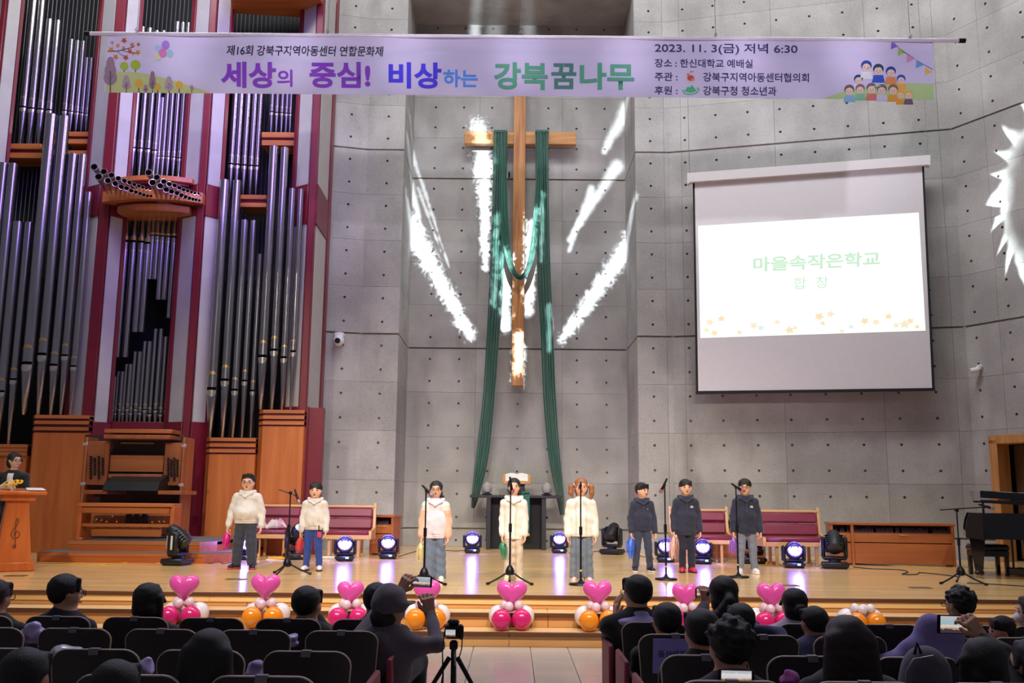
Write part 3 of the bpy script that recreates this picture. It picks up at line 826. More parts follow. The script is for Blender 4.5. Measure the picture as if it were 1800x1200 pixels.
cv.put('keyboard_cover', mat('black_leatherette', (14, 15, 17), .5, bump=.2, bscale=25), cons, smooth=20)
KQ(144, 188, 861, 868, Yc - .3, .8).put('key_cheek', M_CONS, cons); KQ(277, 318, 862, 869, Yc - .3, .8).put('key_cheek', M_CONS, cons)
KQ(143, 147, 768, 941, Yc + .05, .5).put('console_side', M_CONS, cons); KQ(316, 320, 768, 941, Yc + .05, .5).put('console_side', M_CONS, cons)
M_GLASS = mat('clear_glass_pane', (30, 28, 30), .03, var=.02, trans=.0, alpha=.06, spec=.6)
gl = KQ(143, 327, 766, 868, Yc - .38, .012).put('glass_pane', M_GLASS, cons)
M_CLIP = mat('steel_clip', (196, 190, 188), .35, .6)
for (x, y) in ((150, 780), (145, 850), (323, 783), (318, 852)):
    KQ(x - 4, x + 4, y - 2.5, y + 2.5, Yc - .4, .04, .003).put('glass_clip', M_CLIP, cons, gl)
# pedal board behind the bench
KQ(155, 283, 927, 943, Yb + .45, .04).put('pedal_board', M_ORAIL, cons)
kb = KQ(146, 300, 893, 938, Yb + .75, .04).put('knee_board', M_CONS, cons)
M_BRASS = mat('brass_toe_stud', (206, 168, 96), .25, .95)
for (x, y) in ((245, 835), (288, 840), (330, 850), (378, 805), (415, 852), (710, 855), (770, 852), (810, 850)):
    p = at_y(120 + x / 4.8, 740 + y / 4.8, Yb + .75)
    WB().ball(p - Vector((0, .03, 0)), .026, 10, 6).put('toe_stud', M_BRASS, cons, kb)
for k in range(3):
    KQ(220 + k * 14, 231 + k * 14, 903, 920, Yb + .7, .05, .01).put('swell_pedal', M_KNOB, cons, kb)
for k in range(16):
    KQ(158 + k * 7.8, 160.5 + k * 7.8, 926, 929, Yb + .5, .2, .002).put('pedal_key', M_KNOB if k % 5 in (1, 3) else M_ORAIL, cons)
bench = thing('organ_bench', (at_y(219, 950, Yb).x, Yb, zu2 + .004), 'long wooden organ bench in front of the console', 'bench')
KQ(136, 304, 884, 890.5, Yb - .02, .42).put('bench_top', M_ORAIL, bench)
KQ(142, 298, 891, 902, Yb + .02, .03).put('apron', M_ORAIL, bench)
KQ(142, 298, 920, 926, Yb + .05, .06).put('stretcher', M_ORAIL, bench)
for a, b in ((133, 142), (296, 304)):
    l = KQ(a + 2, b, 890.5, 949, Yb, .36).put('bench_side', M_OFRONT, bench)
    KQ(a, b + 1, 945, 949, Yb - .02, .4).put('bench_foot', M_OFRONT, bench)

# ================================================================ cross and green drape
M_CROSS = wood('cross_pine', (150, 92, 46), (196, 140, 82), .5, .9, axis=2)
M_CROSSH = wood('cross_pine_arm', (158, 100, 50), (206, 152, 92), .5, .9, axis=0)
YC = YR - .42
def yq(pa, pb, ya, yb_, Y0, depth, bev=.008):
    return KQ(pa, pb, ya, yb_, Y0, depth, bev)
cr = thing('cross', (at_y(911, 678, YC).x, YC, at_y(911, 678, YC).z), 'large rough wooden cross hanging in the recess', 'cross')
yq(901.5, 922.5, 120, 678, YC, .16).put('upright_beam', M_CROSS, cr)
yq(816, 1013, 231, 253, YC + .05, .14).put('cross_arm', M_CROSSH, cr)
WB().cyl((cr.location.x - .25, YC + .1, at_y(911, 300, YC).z), (cr.location.x - .25, YR - .01, at_y(911, 300, YC).z), .02).cyl((cr.location.x, YC + .16, at_y(911, 600, YC).z), (cr.location.x, YR - .01, at_y(911, 600, YC).z), .03).cyl((cr.location.x, YC + .16, at_y(911, 240, YC).z), (cr.location.x, YR - .01, at_y(911, 240, YC).z), .03).put('wall_bracket', mat('dark_steel', (50, 48, 48), .5, .8), cr)

M_DRAPE = mat('green_satin', (10, 92, 74), .45, var=.12, scale=3, sheen=.3, stretch=(4, 4, .3))
def ribbon(path, Y0, name, parent, root, pleats=4.5, amp=.035, seed=0, n=44, mcount=110):
    """pleated cloth strip; path = [(px, py, half width px)] read on the plane Y0, with a little thickness"""
    pts = []
    def ev(t):
        k = t * (len(path) - 1); i = min(int(k), len(path) - 2); f = k - i
        def cr_(j):
            p0, p1, p2, p3 = [path[max(0, min(len(path) - 1, q))][j] for q in (i - 1, i, i + 1, i + 2)]
            return .5 * ((2 * p1) + (-p0 + p2) * f + (2 * p0 - 5 * p1 + 4 * p2 - p3) * f * f + (-p0 + 3 * p1 - 3 * p2 + p3) * f ** 3)
        return cr_(0), cr_(1), cr_(2)
    rows = []
    for i in range(mcount + 1):
        t = i / mcount; x, y, hw = ev(t); x2, y2, _ = ev(min(1, t + .004)); x1, y1, _ = ev(max(0, t - .004))
        dx, dy_ = x2 - x1, y2 - y1; l = math.hypot(dx, dy_) or 1; nx, ny = -dy_ / l, dx / l
        row = []
        for k in range(n + 1):
            s = -1 + 2 * k / n
            dep = amp * math.sin(s * math.pi * pleats + seed + .8 * math.sin(t * 3 + seed)) + .4 * amp * math.sin(s * math.pi * pleats * 2.3 + t * 9 + seed)
            dep += .012 * math.sin(t * 23 + s * 3 + seed)
            p = at_y(x + nx * hw * s, y + ny * hw * s, Y0 + dep)
            row.append(p)
        rows.append(row)
    b = WB()
    vs = [p for r in rows for p in r] + [p + Vector((0, .006, 0)) for r in rows for p in r]
    N = n + 1; T = N * (mcount + 1); fs = []
    for i in range(mcount):
        for k in range(n):
            a = i * N + k
            fs.append((a, a + 1, a + N + 1, a + N)); fs.append((T + a, T + a + N, T + a + N + 1, T + a + 1))
    for i in range(mcount):
        for a, c in ((i * N, (i + 1) * N), (i * N + n, (i + 1) * N + n)): fs.append((a, c, T + c, T + a))
    b.add(vs, fs); return b.put(name, M_DRAPE, root, parent, smooth=60)
dp = thing('cross_drape', (at_y(911, 240, YC - .1).x, YC - .08, at_y(911, 240, YC).z), 'long green cloth draped over the cross arms with a swag', 'drape')
ribbon([(880, 229, 12), (879, 300, 12), (876, 400, 12), (872, 500, 12), (866, 600, 11), (859, 700, 10.5), (848, 800, 11), (836, 868, 7), (831, 893, 3)], YC - .1, 'drape_tail', None, dp, seed=.4)
ribbon([(953, 229, 11), (953, 300, 11.5), (954, 400, 11.5), (957, 500, 11.5), (962, 600, 11), (966, 700, 11), (974, 800, 10), (984, 870, 7), (988, 905, 3.5)], YC - .1, 'drape_tail', None, dp, seed=2.1)
ribbon([(884, 258, 5), (884, 320, 7), (885, 380, 8), (890, 430, 6.5), (900, 472, 5), (915, 488, 4.5), (929, 470, 4.5), (939, 425, 6), (946, 360, 7), (949, 300, 6), (950, 258, 5)], YC - .19, 'drape_swag', None, dp, pleats=3.2, amp=.016, seed=1.2)
for x in (880, 953):
    yq(x - 12, x + 12, 228, 232, YC - .1, .34, .004).put('drape_fold', M_DRAPE, dp)

# ================================================================ altar with vases and book
M_BLK = mat('altar_black_oak', (34, 33, 40), .5, var=.12, scale=6)
YA = at_z(908, 966).y
al = thing('altar_table', (at_y(908, 900, YA).x, YA, 0), 'dark altar table with wide top below the cross', 'table')
def yz(pa, pb, ya, Y0, depth, z0=0.0, bev=.008):
    a, b = at_y(pa, ya + 20, Y0), at_y(pb, ya + 20, Y0); z1 = at_y((pa + pb) / 2, ya, Y0).z
    return WB().box(((a.x + b.x) / 2, Y0 + depth / 2, (z0 + z1) / 2), (b.x - a.x, depth, z1 - z0), bev)
zA = at_y(908, 870, YA).z; zA0 = at_y(908, 875, YA).z
yq(826, 988, 870, 875, YA - .03, .62).put('table_top', M_BLK, al)
for a, b in ((855, 863), (952, 960)): yz(a, b, 875, YA, .5).put('side_panel', M_BLK, al)
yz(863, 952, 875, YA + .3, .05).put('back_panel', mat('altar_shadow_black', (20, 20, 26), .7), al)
vase_m = mat('grey_stoneware', (150, 146, 142), .55, var=.12, scale=14)
for k, (px_, lb) in enumerate(((856, 'left'), (961, 'right'))):
    p = at_y(px_, 870, YA + .22); r = 9.3 * YA / FPX
    v = thing('lidded_jar', (p.x, YA + .22, zA), f'round grey stoneware jar with lid on the {lb} end of the altar', 'jar', 'stoneware jars on the altar')
    MB().lathe([(r * .5, 0), (r * .98, .01), (r * 1.0, .025), (r * .5, .035)], n=20).build('saucer', M_BLK, v)
    MB().lathe([(r * .45, .035), (r * .8, .06), (r, .035 + r * .95), (r * .86, .035 + r * 1.5), (r * .62, .035 + r * 1.75)], n=22).build('jar_body', vase_m, v)
    MB().lathe([(r * .64, .035 + r * 1.75), (r * .5, .035 + r * 1.95), (r * .12, .035 + r * 2.1), (r * .1, .035 + r * 2.2), (r * .16, .035 + r * 2.3), (.001, .035 + r * 2.4)], n=18).build('lid', vase_m, v)
# book stand
bs = thing('book_stand', (at_y(908, 870, YA + .3).x, YA + .3, zA), 'wooden reading stand holding the open book on the altar', 'book stand')
M_OAKL = wood('light_oak', (186, 128, 66), (214, 158, 92), .45, 1.2, axis=0)
zb0, zb1 = at_y(908, 849, YA + .2).z, at_y(908, 833, YA + .4).z
cx = bs.location.x; hw = 24 * YA / FPX
WB().prism([(YA + .18, zb0), (YA + .2, zb0 - .02), (YA + .5, zb1 - .02), (YA + .48, zb1)], cx - hw, cx + hw, lambda a, b, t: (t, a, b)).put('stand_board', M_OAKL, bs, smooth=0)
WB().box((cx, YA + .175, zb0 + .015), (hw * 2, .025, .06), .004).put('stand_ledge', M_OAKL, bs)
WB().box((cx, YA + .36, (zA + zb0) / 2 + .02), (.34, .16, zb0 - zA + .0), .006).put('stand_foot', M_BLK, bs)
bk = thing('open_book', (cx, YA + .3, zb0 + .03), 'open white-paged book lying on the wooden reading stand', 'book')
M_PAGE = mat('book_pages', (236, 230, 222), .8, var=.03)
for s in (-1, 1):
    pl = []
    for i in range(9):
        t = i / 8; pl.append((cx + s * hw * .82 * t, .022 * math.sin(math.pi * min(1, t * 1.1)) + .014))
    def fr(a, b, t): return (a, YA + .2 + .27 * t - b * .6, zb0 + .02 + (zb1 - zb0 - .03) * t + b)
    b = WB(); b.prism(pl + [(x, .002) for x, _ in reversed(pl)], 0, 1, fr); b.put('page_block', M_PAGE, bk, smooth=50)
# green runner with gold fringe, over the altar front
rn = thing('altar_runner', (at_y(924, 900, YA - .05).x, YA - .05, at_y(924, 942, YA - .05).z), 'green altar runner with gold fringe hanging over the altar front', 'runner')
yq(917, 931, 866, 937, YA - .06, .02).put('runner_cloth', M_DRAPE, rn)
yq(917, 931, 864, 869, YA - .06, .6).put('runner_top', M_DRAPE, rn)
yq(917, 931, 937, 942, YA - .055, .012).put('fringe', mat('gold_fringe', (206, 166, 70), .5, .3), rn)

# ================================================================ pews and cabinets
M_PEW = wood('pew_light_wood', (196, 146, 92), (222, 178, 124), .4, 1.0, axis=0)
M_PEWV = wood('pew_light_wood_upright', (196, 146, 92), (222, 178, 124), .4, 1.0, axis=2)
M_BURG = mat('burgundy_vinyl', (128, 44, 66), .35, var=.1, scale=5, bump=.05, bscale=12)
def pew(pl, pr, pyf, label):
    a, b = at_z(pl, pyf), at_z(pr, pyf); Y0 = (a.y + b.y) / 2; w = b.x - a.x
    t = thing('pew', ((a.x + b.x) / 2, Y0, 0), label, 'pew', 'padded pews on the stage')
    MB().box((0, .22, .415), (w - .1, .46, .085), .03).build('seat_cushion', M_BURG, t)
    MB().box((0, .0, .345), (w - .06, .035, .07), .006).build('seat_rail', M_PEW, t)
    MB().box((0, .25, .35), (w - .08, .44, .03), .004).build('seat_board', M_PEW, t)
    Mx = Matrix.Rotation(R(-10), 3, 'X')
    MB().box((0, .475, .56), (w - .1, .07, .2), .03, M=Mx).build('back_cushion', M_BURG, t)
    MB().box((0, .515, .75), (w - .1, .07, .17), .03, M=Mx).build('back_cushion', M_BURG, t)
    MB().box((0, .54, .855), (w - .04, .05, .045), .012, M=Mx).build('top_rail', M_PEW, t)
    for s in (-1, 1):
        x = s * (w / 2 - .02)
        MB().prism([(.0, .31), (.54, .3), (.6, .92), (.545, .92), (.47, .5), (.3, .46), (.02, .45)], -.022, .022, lambda p, q, d: (x + d, p, q)).build('end_panel', M_PEWV, t, smooth=0)
        for yl in (.06, .46): MB().box((s * (w / 2 - .22), yl, .16), (.045, .05, .32), .006).build('leg', M_PEWV, t)
    return t
pew(428, 521, 979, 'padded burgundy pew behind the boy in the grey hoodie, next to the organ')
pew(552, 652, 980, 'padded burgundy pew behind the boy in blue trousers')
pew(1188, 1292, 990, 'padded burgundy pew behind the two boys at the mic stand')
pew(1346, 1460, 996, 'padded burgundy pew right of the rightmost boy')
M_CAB = wood('cabinet_cherry', (156, 84, 42), (184, 108, 58), .4, .7, axis=0)
M_BOOK = mat('hymn_book_spines', (74, 58, 72), .7, var=.4, scale=40, stretch=(3, .1, .1))
def cabinet(pl, pr, ptop, pyf, label, bays, drawer=True, rz=0.0):
    a, b = at_z(pl, pyf), at_z(pr, pyf + (pr - pl) * .02); w = (b - a).length; rz = math.atan2(b.y - a.y, b.x - a.x)
    h = at_y((pl + pr) / 2, ptop, (a.y + b.y) / 2).z
    t = thing('low_cabinet', (a.x, a.y, 0), label, 'cabinet', 'low wooden cabinets along the stage wall', rz=rz)
    MB().box((w / 2, .23, h - .02), (w + .04, .5, .04), .005).build('top_board', M_CAB, t)
    MB().box((w / 2, .46, h / 2), (w, .03, h - .06), .003).build('back_board', M_CAB, t)
    xs_ = [0] + [w * f for f in bays] + [w]
    for x in xs_: MB().box((min(max(x, .02), w - .02), .22, (h - .04) / 2), (.045, .46, h - .04), .003).build('upright', M_CAB, t)
    for x0, x1 in zip(xs_, xs_[1:]):
        xm, ww = (x0 + x1) / 2, x1 - x0 - .05
        MB().box((xm, .24, h * .75), (ww, .42, .025), .003).build('shelf', M_CAB, t)
        d = MB().box((xm, .01, h * .64), (ww, .025, h * .2), .005).build('drawer', M_CAB, t)
        MB().box((xm, -.008, h * .715), (.16, .02, .025), .004).build('finger_pull', M_CROSS, t, ) .parent = d
        MB().box((xm, .012, h * .28), (ww, .025, h * .48), .005).build('door', M_CAB, t)
        bkz = h * .765
        n = max(3, int(ww / .034))
        for q in range(n):
            if rnd.random() < .12: continue
            hh = h * .13 * rnd.uniform(.75, 1)
            MB().box((xm - ww / 2 + (q + .5) * ww / n, .22, bkz + hh / 2), (ww / n * .86, .17, hh), .002).build('book', M_BOOK, t)
    return t
cabinet(1462, 1681, 919, 992, 'long low cabinet with open book shelf beside the piano', [.18])
cabinet(649, 690, 905, 975, 'narrow low cabinet in the corner left of the recess', [])
cabinet(1181, 1346, 911, 982, 'low cabinet behind the right-hand pews', [.5])

# ================================================================ effect lights on the stage floor
M_BODY = mat('black_lamp_housing', (20, 20, 24), .4, var=.1)
M_GLOW = mat('lit_blue_led', (150, 150, 255), .3, emit=(92, 84, 255), estr=26)
M_GLOW2 = mat('lit_violet_lens_rim', (80, 70, 255), .3, emit=(60, 46, 255), estr=5)
M_LCD = mat('lit_status_display', (140, 190, 255), .4, emit=(150, 205, 255), estr=1.6)
M_MARK = mat('white_print', (206, 206, 206), .6)
M_PORT = mat('orange_connector', (214, 140, 40), .4, .3)
def wash_head():
    t = thing('wash_moving_head', (0, 0, 0), 'x', 'stage light', 'lit violet moving-head lights')
    b = MB().box((0, 0, .055), (.3, .26, .07), .025); b.box((0, 0, .012), (.26, .22, .024), .006).build('base', M_BODY, t)
    MB().box((.045, -.132, .06), (.05, .006, .03), .002).build('display', M_LCD, t)
    y = MB(); y.box((0, .01, .115), (.3, .14, .05), .018)
    for s in (-1, 1): y.box((s * .155, .01, .22), (.045, .13, .24), .02)
    y.build('yoke', M_BODY, t)
    q = Matrix.Rotation(R(14), 3, 'X')
    c = Vector((0, 0, .27))
    h = MB().lathe([(.06, .13), (.11, .1), (.132, .03), (.134, -.07), (.122, -.085), (.118, -.07), (.001, -.066)], c, 24, q=(q @ Matrix.Rotation(R(-90), 3, 'X') @ Matrix.Diagonal((1, 1, 1)))).build('head', M_BODY, t)
    # lens face looks at the hall (-Y) and slightly up
    n = Vector((0, -1, 0)); n = Matrix.Rotation(R(-14), 3, 'X') @ n
    qq = n.to_track_quat('Z', 'Y'); fc = c + n * .086
    b = MB().cyl(fc - n * .012, fc, .116, n=28).build('lens_rim', M_GLOW2, t)
    pos = [(0, 0)] + [(.042 * math.cos(k * math.pi / 3), .042 * math.sin(k * math.pi / 3)) for k in range(6)] + [(.084 * math.cos(k * math.pi / 6), .084 * math.sin(k * math.pi / 6)) for k in range(12)]
    for i, (x, y_) in enumerate(pos):
        p = fc + qq @ Vector((x, y_, .004))
        MB().cyl(p, p + n * .006, .0205, .017, 10).build('led_lens', M_GLOW, t)
    return t
def beam_head():
    t = thing('beam_moving_head', (0, 0, 0), 'x', 'stage light', 'unlit black moving-head lights')
    MB().box((0, 0, .06), (.4, .34, .08), .02).box((0, 0, .012), (.34, .28, .024), .006).build('base', M_BODY, t)
    MB().box((-.06, -.172, .065), (.05, .006, .035), .002).build('display', mat('dark_display', (60, 64, 70), .3), t)
    MB().cyl((.05, -.17, .065), (.05, -.178, .065), .018, n=10).build('power_port', M_PORT, t)
    MB().cyl((.11, -.17, .065), (.11, -.176, .065), .014, n=10).build('signal_port', mat('grey_connector', (120, 120, 124), .4, .5), t)
    MB().cyl((0, 0, .1), (0, 0, .14), .09, n=16).box((0, 0, .16), (.36, .16, .06), .02).box((.165, 0, .32), (.06, .17, .34), .03).box((-.165, 0, .32), (.06, .17, .34), .03).build('yoke', M_BODY, t)
    MB().box((.198, -.0, .33), (.006, .03, .2), .002).box((.165, -.087, .33), (.02, .006, .2), .002).build('maker_strip', M_MARK, t)
    h = thing_head = MB()
    q = Matrix.Rotation(R(0), 3, 'X')
    h.lathe([(.07, -.17), (.115, -.15), (.125, -.02), (.12, .1), (.1, .17), (.085, .2), (.08, .19), (.001, .185)], (0, 0, 0), 12).build('head', M_BODY, t, (0, 0, .4), (R(50), 0, 0))
    MB().lathe([(.078, .188), (.06, .196), (.001, .2)], (0, 0, 0), 16).build('lens', mat('pale_lens_glass', (210, 224, 224), .08, .1), t, (0, 0, .4), (R(50), 0, 0))
    for k in range(5):
        MB().box((0, 0, -.12 + k * .045), (.262, .2, .012), .003).build('cooling_fin', M_BODY, t, (0, 0, .4), (R(50), 0, 0))
    return t
W0 = wash_head(); B0 = beam_head()
used = set()
def place(proto, px, py, label, rz=0.0, sc=1.0):
    o = proto
    if proto.name in used: o = copy_tree(proto)
    used.add(proto.name)
    p = at_z(px, py); o.location = p; o.rotation_euler = (0, 0, rz); o['label'] = label; o.scale = (sc, sc, sc)
    return o
for (x, y, lb, sc) in ((434, 984, 'lit violet stage light glowing between the legs of the boy in the grey hoodie', .95), (606, 986, 'lit violet stage light on the floor left of the corner cabinet', 1.0),
                   (682, 982, 'lit violet stage light in front of the narrow corner cabinet', 1.0), (830, 972, 'lit violet stage light left of the altar', 1.0), (983, 972, 'lit violet stage light right of the altar', 1.0),
                   (1170, 988, 'lit violet stage light behind the round-base mic stand beside the navy hoodies', 1.0), (1234, 991, 'lit violet stage light right of the red-shoed boy', 1.0), (1396, 998, 'lit violet stage light in front of the far right pew', 1.0)):
    w_ = place(W0, x, y, lb, R(rnd.uniform(-6, 6)), sc)
    gl_ = bpy.data.lights.new('led_wash_output', 'POINT'); gl_.energy = 16; gl_.color = (.26, .18, 1.0); gl_.shadow_soft_size = .06
    go_ = bpy.data.objects.new('led_wash_output', gl_); COL.objects.link(go_); go_.location = w_.location + Vector((0, -.24, .34))
for (x, y, lb, rz) in ((311, 993, 'black moving-head light at the organ platform with its lens turned up', -100), (521, 983, 'black moving-head light half hidden behind the boom mic stand', 25), (1076, 974, 'black moving-head light between the altar and the boys', 150),
                       (1322, 990, 'black moving-head light behind the boy with white shoes', 10), (1468, 999, 'black moving-head light beside the far right pew', 165)):
    place(B0, x, y, lb, R(rz), 1.0)

# ================================================================ microphone stands
M_STAND = mat('black_stand_metal', (18, 18, 20), .4, .4)
M_GRILL = mat('mic_grille_silver', (150, 150, 156), .4, .8, bump=.4, bscale=300)
M_TAPE = mat('yellow_tape', (226, 190, 40), .6)
M_MICRED = mat('mic_pink_ring', (220, 60, 110), .5)
def mic(parent, p, d, body=None, ring=True):
    d = Vector(d).normalized(); p = Vector(p)
    g = MB().tube([p - d * .17, p - d * .14, p - d * .04, p], [.011, .013, .017, .021], 10).build('microphone', body or M_STAND, parent)
    MB().tube([p - d * .002, p + d * .012, p + d * .035, p + d * .05, p + d * .056], [.021, .026, .026, .017, .004], 12).build('mic_grille', M_GRILL, g)
    if ring: MB().tube([p - d * .006, p + d * .004], .0255, 12).build('mic_ring', M_MICRED, g)
def stand(px, pyb, ptop, label, base='round', boom=None, mdir=(0, .8, .25), grp='microphone stands on the stage'):
    p0 = at_z(px, pyb); h = at_y(px, ptop, p0.y).z
    t = thing('mic_stand', p0, label, 'mic stand', grp)
    if base == 'round':
        MB().lathe([(.14, 0), (.145, .008), (.14, .022), (.05, .03), (.022, .05), (.018, .07)], n=28).build('round_base', M_STAND, t)
        MB().cyl((0, 0, .16), (0, 0, .18), .0145, n=10).build('tape_band', M_TAPE, t)
        lo = .05
    else:
        MB().lathe([(.02, .1), (.05, .11), (.055, .15), (.04, .19), (.02, .22)], n=16).build('leg_hub', M_STAND, t)
        for k in range(3):
            a = R(base + 120 * k); d = Vector((math.cos(a), math.sin(a), 0))
            l = MB().tube([Vector((0, 0, .14)) + d * .03, d * .16 + Vector((0, 0, .07)), d * .3 + Vector((0, 0, .012))], .0115, 8).build('tripod_leg', M_STAND, t)
            MB().tube([d * .28 + Vector((0, 0, .018)), d * .32 + Vector((0, 0, .014))], .0165, 8).build('rubber_foot', M_STAND, l)
        lo = .1
    mid = lo + (h - lo) * .52
    MB().cyl((0, 0, lo), (0, 0, mid), .0125, n=10).build('lower_tube', M_STAND, t)
    MB().cyl((0, 0, mid - .05), (0, 0, mid + .05), .02, n=10).build('height_clutch', M_STAND, t)
    MB().cyl((0, 0, mid), (0, 0, h), .009, n=8).build('upper_tube', M_STAND, t)
    top = Vector((0, 0, h))
    if boom:
        a, b = [at_y(q[0], q[1], p0.y - q[2]) - p0 for q in boom]
        MB().cyl((0, -.02, h), (0, .02, h), .022, n=10).build('boom_joint', M_STAND, t)
        MB().cyl(a, b, .008, n=8).build('boom_arm', M_STAND, t)
        top = b
    MB().box(top, (.03, .05, .03), .006).build('mic_clip', M_STAND, t)
    dd = Vector(mdir).normalized()
    mic(t, top + dd * .09 + Vector((0, 0, .015)), dd)
    return t
stand(504, 1010, 866, 'black tripod mic stand with a short boom between the two boys in grey hoodies', 15, [(490, 860, 0), (521, 871, .0)], (.35, -.3, -.75))
stand(745, 1031, 862, 'black tripod mic stand in front of the girl with peach sleeves', 40, None, (.55, -.45, -.5))
stand(896, 1026, 851, 'black tripod mic stand in front of the girl beside the altar', 90, None, (.1, .2, -.7))
stand(1021, 1028, 853, 'round-base mic stand in front of the girl with pigtails', 'round', None, (0, .5, -.2))
stand(1171, 1019, 852, 'round-base mic stand left of the red-shoed boy', 'round', None, (-.25, .3, -.6))
stand(1298, 1015, 857, 'round-base mic stand in front of the boy with white shoes', 'round', None, (.5, .2, -.3))
stand(1690, 1026, 897, 'tall boom mic stand reaching over the piano', 75, [(1652, 896, 0), (1730, 891, 0)], (.8, .2, -.2))

# ================================================================ banner
YB = 12.0
def wr(px, py):
    """gentle wrinkles of the cloth (metres towards the stage)"""
    w = .014 * math.sin((px * .8 + py * 2.2) * .018) + .011 * math.sin((px - py * 1.8) * .03 + 1)
    d = (py - 65 - (px - 190) * .62); w += .05 * math.exp(-(d / 16) ** 2) * max(0, 1 - abs(px - 250) / 190)
    d2 = (py - 72 - (px - 340) * .16); w += .035 * math.exp(-(d2 / 9) ** 2) * max(0, 1 - abs(px - 450) / 190)
    d3 = (py - 78 - (775 - px) * .14); w += .035 * math.exp(-(d3 / 9) ** 2) * max(0, 1 - abs(px - 660) / 150)
    d4 = (py - 78 - (1640 - px) * .4); w += .03 * math.exp(-(d4 / 9) ** 2) * max(0, 1 - abs(px - 1560) / 130)
    w += .016 * math.exp(-((py - 80 - .008 * (px - 180)) / 5) ** 2)
    return w
def BP(px, py, off=.0): return at_y(px, py, YB + wr(px, py) - off)
bn = thing('banner', (at_y(915, 170, YB).x, YB, at_y(915, 170, YB).z), 'long lavender event banner with Korean lettering hanging above the stage', 'banner')
M_BAN = mat('lavender_banner_cloth', (222, 212, 242), .7, var=.04, scale=1.5)
NU, NV = 240, 16
TL, TR, BL, BR = (190, 61), (1640, 73), (182, 162), (1642, 175.5)
def bl(u, v):
    a = (TL[0] + (TR[0] - TL[0]) * u, TL[1] + (TR[1] - TL[1]) * u); b = (BL[0] + (BR[0] - BL[0]) * u, BL[1] + (BR[1] - BL[1]) * u)
    bow = 7 * math.sin(math.pi * min(1, u * 2.2)) * (1 if u < .45 else .2)
    return a[0] + (b[0] - a[0]) * v, a[1] + (b[1] - a[1]) * v + bow * v * (1 - v) * .5
def sheet(fn, nu, nv, name, mt, root, th=.003, parent=None, smooth=60):
    b = WB(); N = nv + 1; T = (nu + 1) * N
    vs = [fn(i / nu, j / nv) for i in range(nu + 1) for j in range(nv + 1)]
    vs += [p + Vector((0, th, 0)) for p in vs]; fs = []
    for i in range(nu):
        for j in range(nv):
            a = i * N + j; fs.append((a, a + 1, a + N + 1, a + N)); fs.append((T + a, T + a + N, T + a + N + 1, T + a + 1))
        for j in (0, nv): a = i * N + j; fs.append((a, a + N, T + a + N, T + a))
    b.add(vs, fs); return b.put(name, mt, root, parent, smooth)
cloth = sheet(lambda u, v: BP(*bl(u, v)), NU, NV, 'banner_cloth', M_BAN, bn)
pA, pB = at_y(152, 59, YB - .01), at_y(1694, 71.5, YB - .01)
rod = WB().cyl(pA, pB, .026, n=12).put('banner_pole', mat('white_pole', (222, 214, 226), .35, .2), bn)
WB().cyl(pA - Vector((.02, 0, 0)), pA + Vector((.05, 0, 0)), .032, n=12).put('pole_cap', M_STAND, bn, rod); WB().cyl(pB - Vector((.07, 0, 0)), pB + Vector((.02, 0, 0)), .032, n=12).put('pole_cap', M_STAND, bn, rod)
M_WIRE = mat('steel_wire', (150, 146, 146), .4, .7)
for x in (240, 576, 915, 1258, 1600):
    p = at_y(x, 60 + .0083 * (x - 152), YB - .01)
    w = WB().cyl(p, (p.x + .02, p.y, 13.6), .004, n=5).put('hanging_wire', M_WIRE, bn)
    WB().tube([p + Vector((0, -.01, .03 + .0)), p + Vector((.02, -.01, .06)), p + Vector((0, -.01, .1)), p + Vector((-.02, -.01, .06))], .006, 5, True).put('carabiner', M_WIRE, bn, w)
# ---- print on the cloth: thin shapes lying on its face, drawn in the frame of the banner
def ink(rgb, e=0): return mat('banner_ink_%02x%02x%02x' % rgb, rgb, .7, var=.03)
def pshape(poly, rgb, name='printed_shape', off=.005, parent=None):
    cx_ = sum(p[0] for p in poly) / len(poly); cy_ = sum(p[1] for p in poly) / len(poly); n = len(poly)
    b = WB(); vs = [BP(cx_, cy_, off)]
    for s in (.5, 1): vs += [BP(cx_ + (x - cx_) * s, cy_ + (y - cy_) * s, off) for x, y in poly]
    fs = [(0, 1 + k, 1 + (k + 1) % n) for k in range(n)] + [(1 + k, 1 + n + k, 1 + n + (k + 1) % n, 1 + (k + 1) % n) for k in range(n)]
    b.add(vs, fs); return b.put(name, ink(rgb), bn, parent or cloth, smooth=0)
def ell(cx_, cy_, rx, ry, n=16): return [(cx_ + rx * math.cos(2 * math.pi * k / n), cy_ + ry * math.sin(2 * math.pi * k / n)) for k in range(n)]
def pstrip(pts, wd, rgb, name='printed_line', off=.006):
    b = WB()
    for (x0, y0), (x1, y1) in zip(pts, pts[1:]):
        l = math.hypot(x1 - x0, y1 - y0) or 1; nx, ny = -(y1 - y0) / l * wd / 2, (x1 - x0) / l * wd / 2
        b.add([BP(x0 + nx, y0 + ny, off), BP(x1 + nx, y1 + ny, off), BP(x1 - nx, y1 - ny, off), BP(x0 - nx, y0 - ny, off)], [(0, 1, 2, 3)])
    return b.put(name, ink(rgb), bn, cloth, smooth=0)
def pband(top, bot, rgb, name, off):
    """area between two rows of points with the same x positions"""
    b = WB(); n = len(top); vs = []
    for (x, y0), (_, y1) in zip(top, bot): vs += [BP(x, y0 + (y1 - y0) * k / 4, off) for k in range(5)]
    b.add(vs, [(i * 5 + k, i * 5 + k + 1, i * 5 + 5 + k + 1, i * 5 + 5 + k) for i in range(n - 1) for k in range(4)])
    return b.put(name, ink(rgb), bn, cloth, smooth=60)
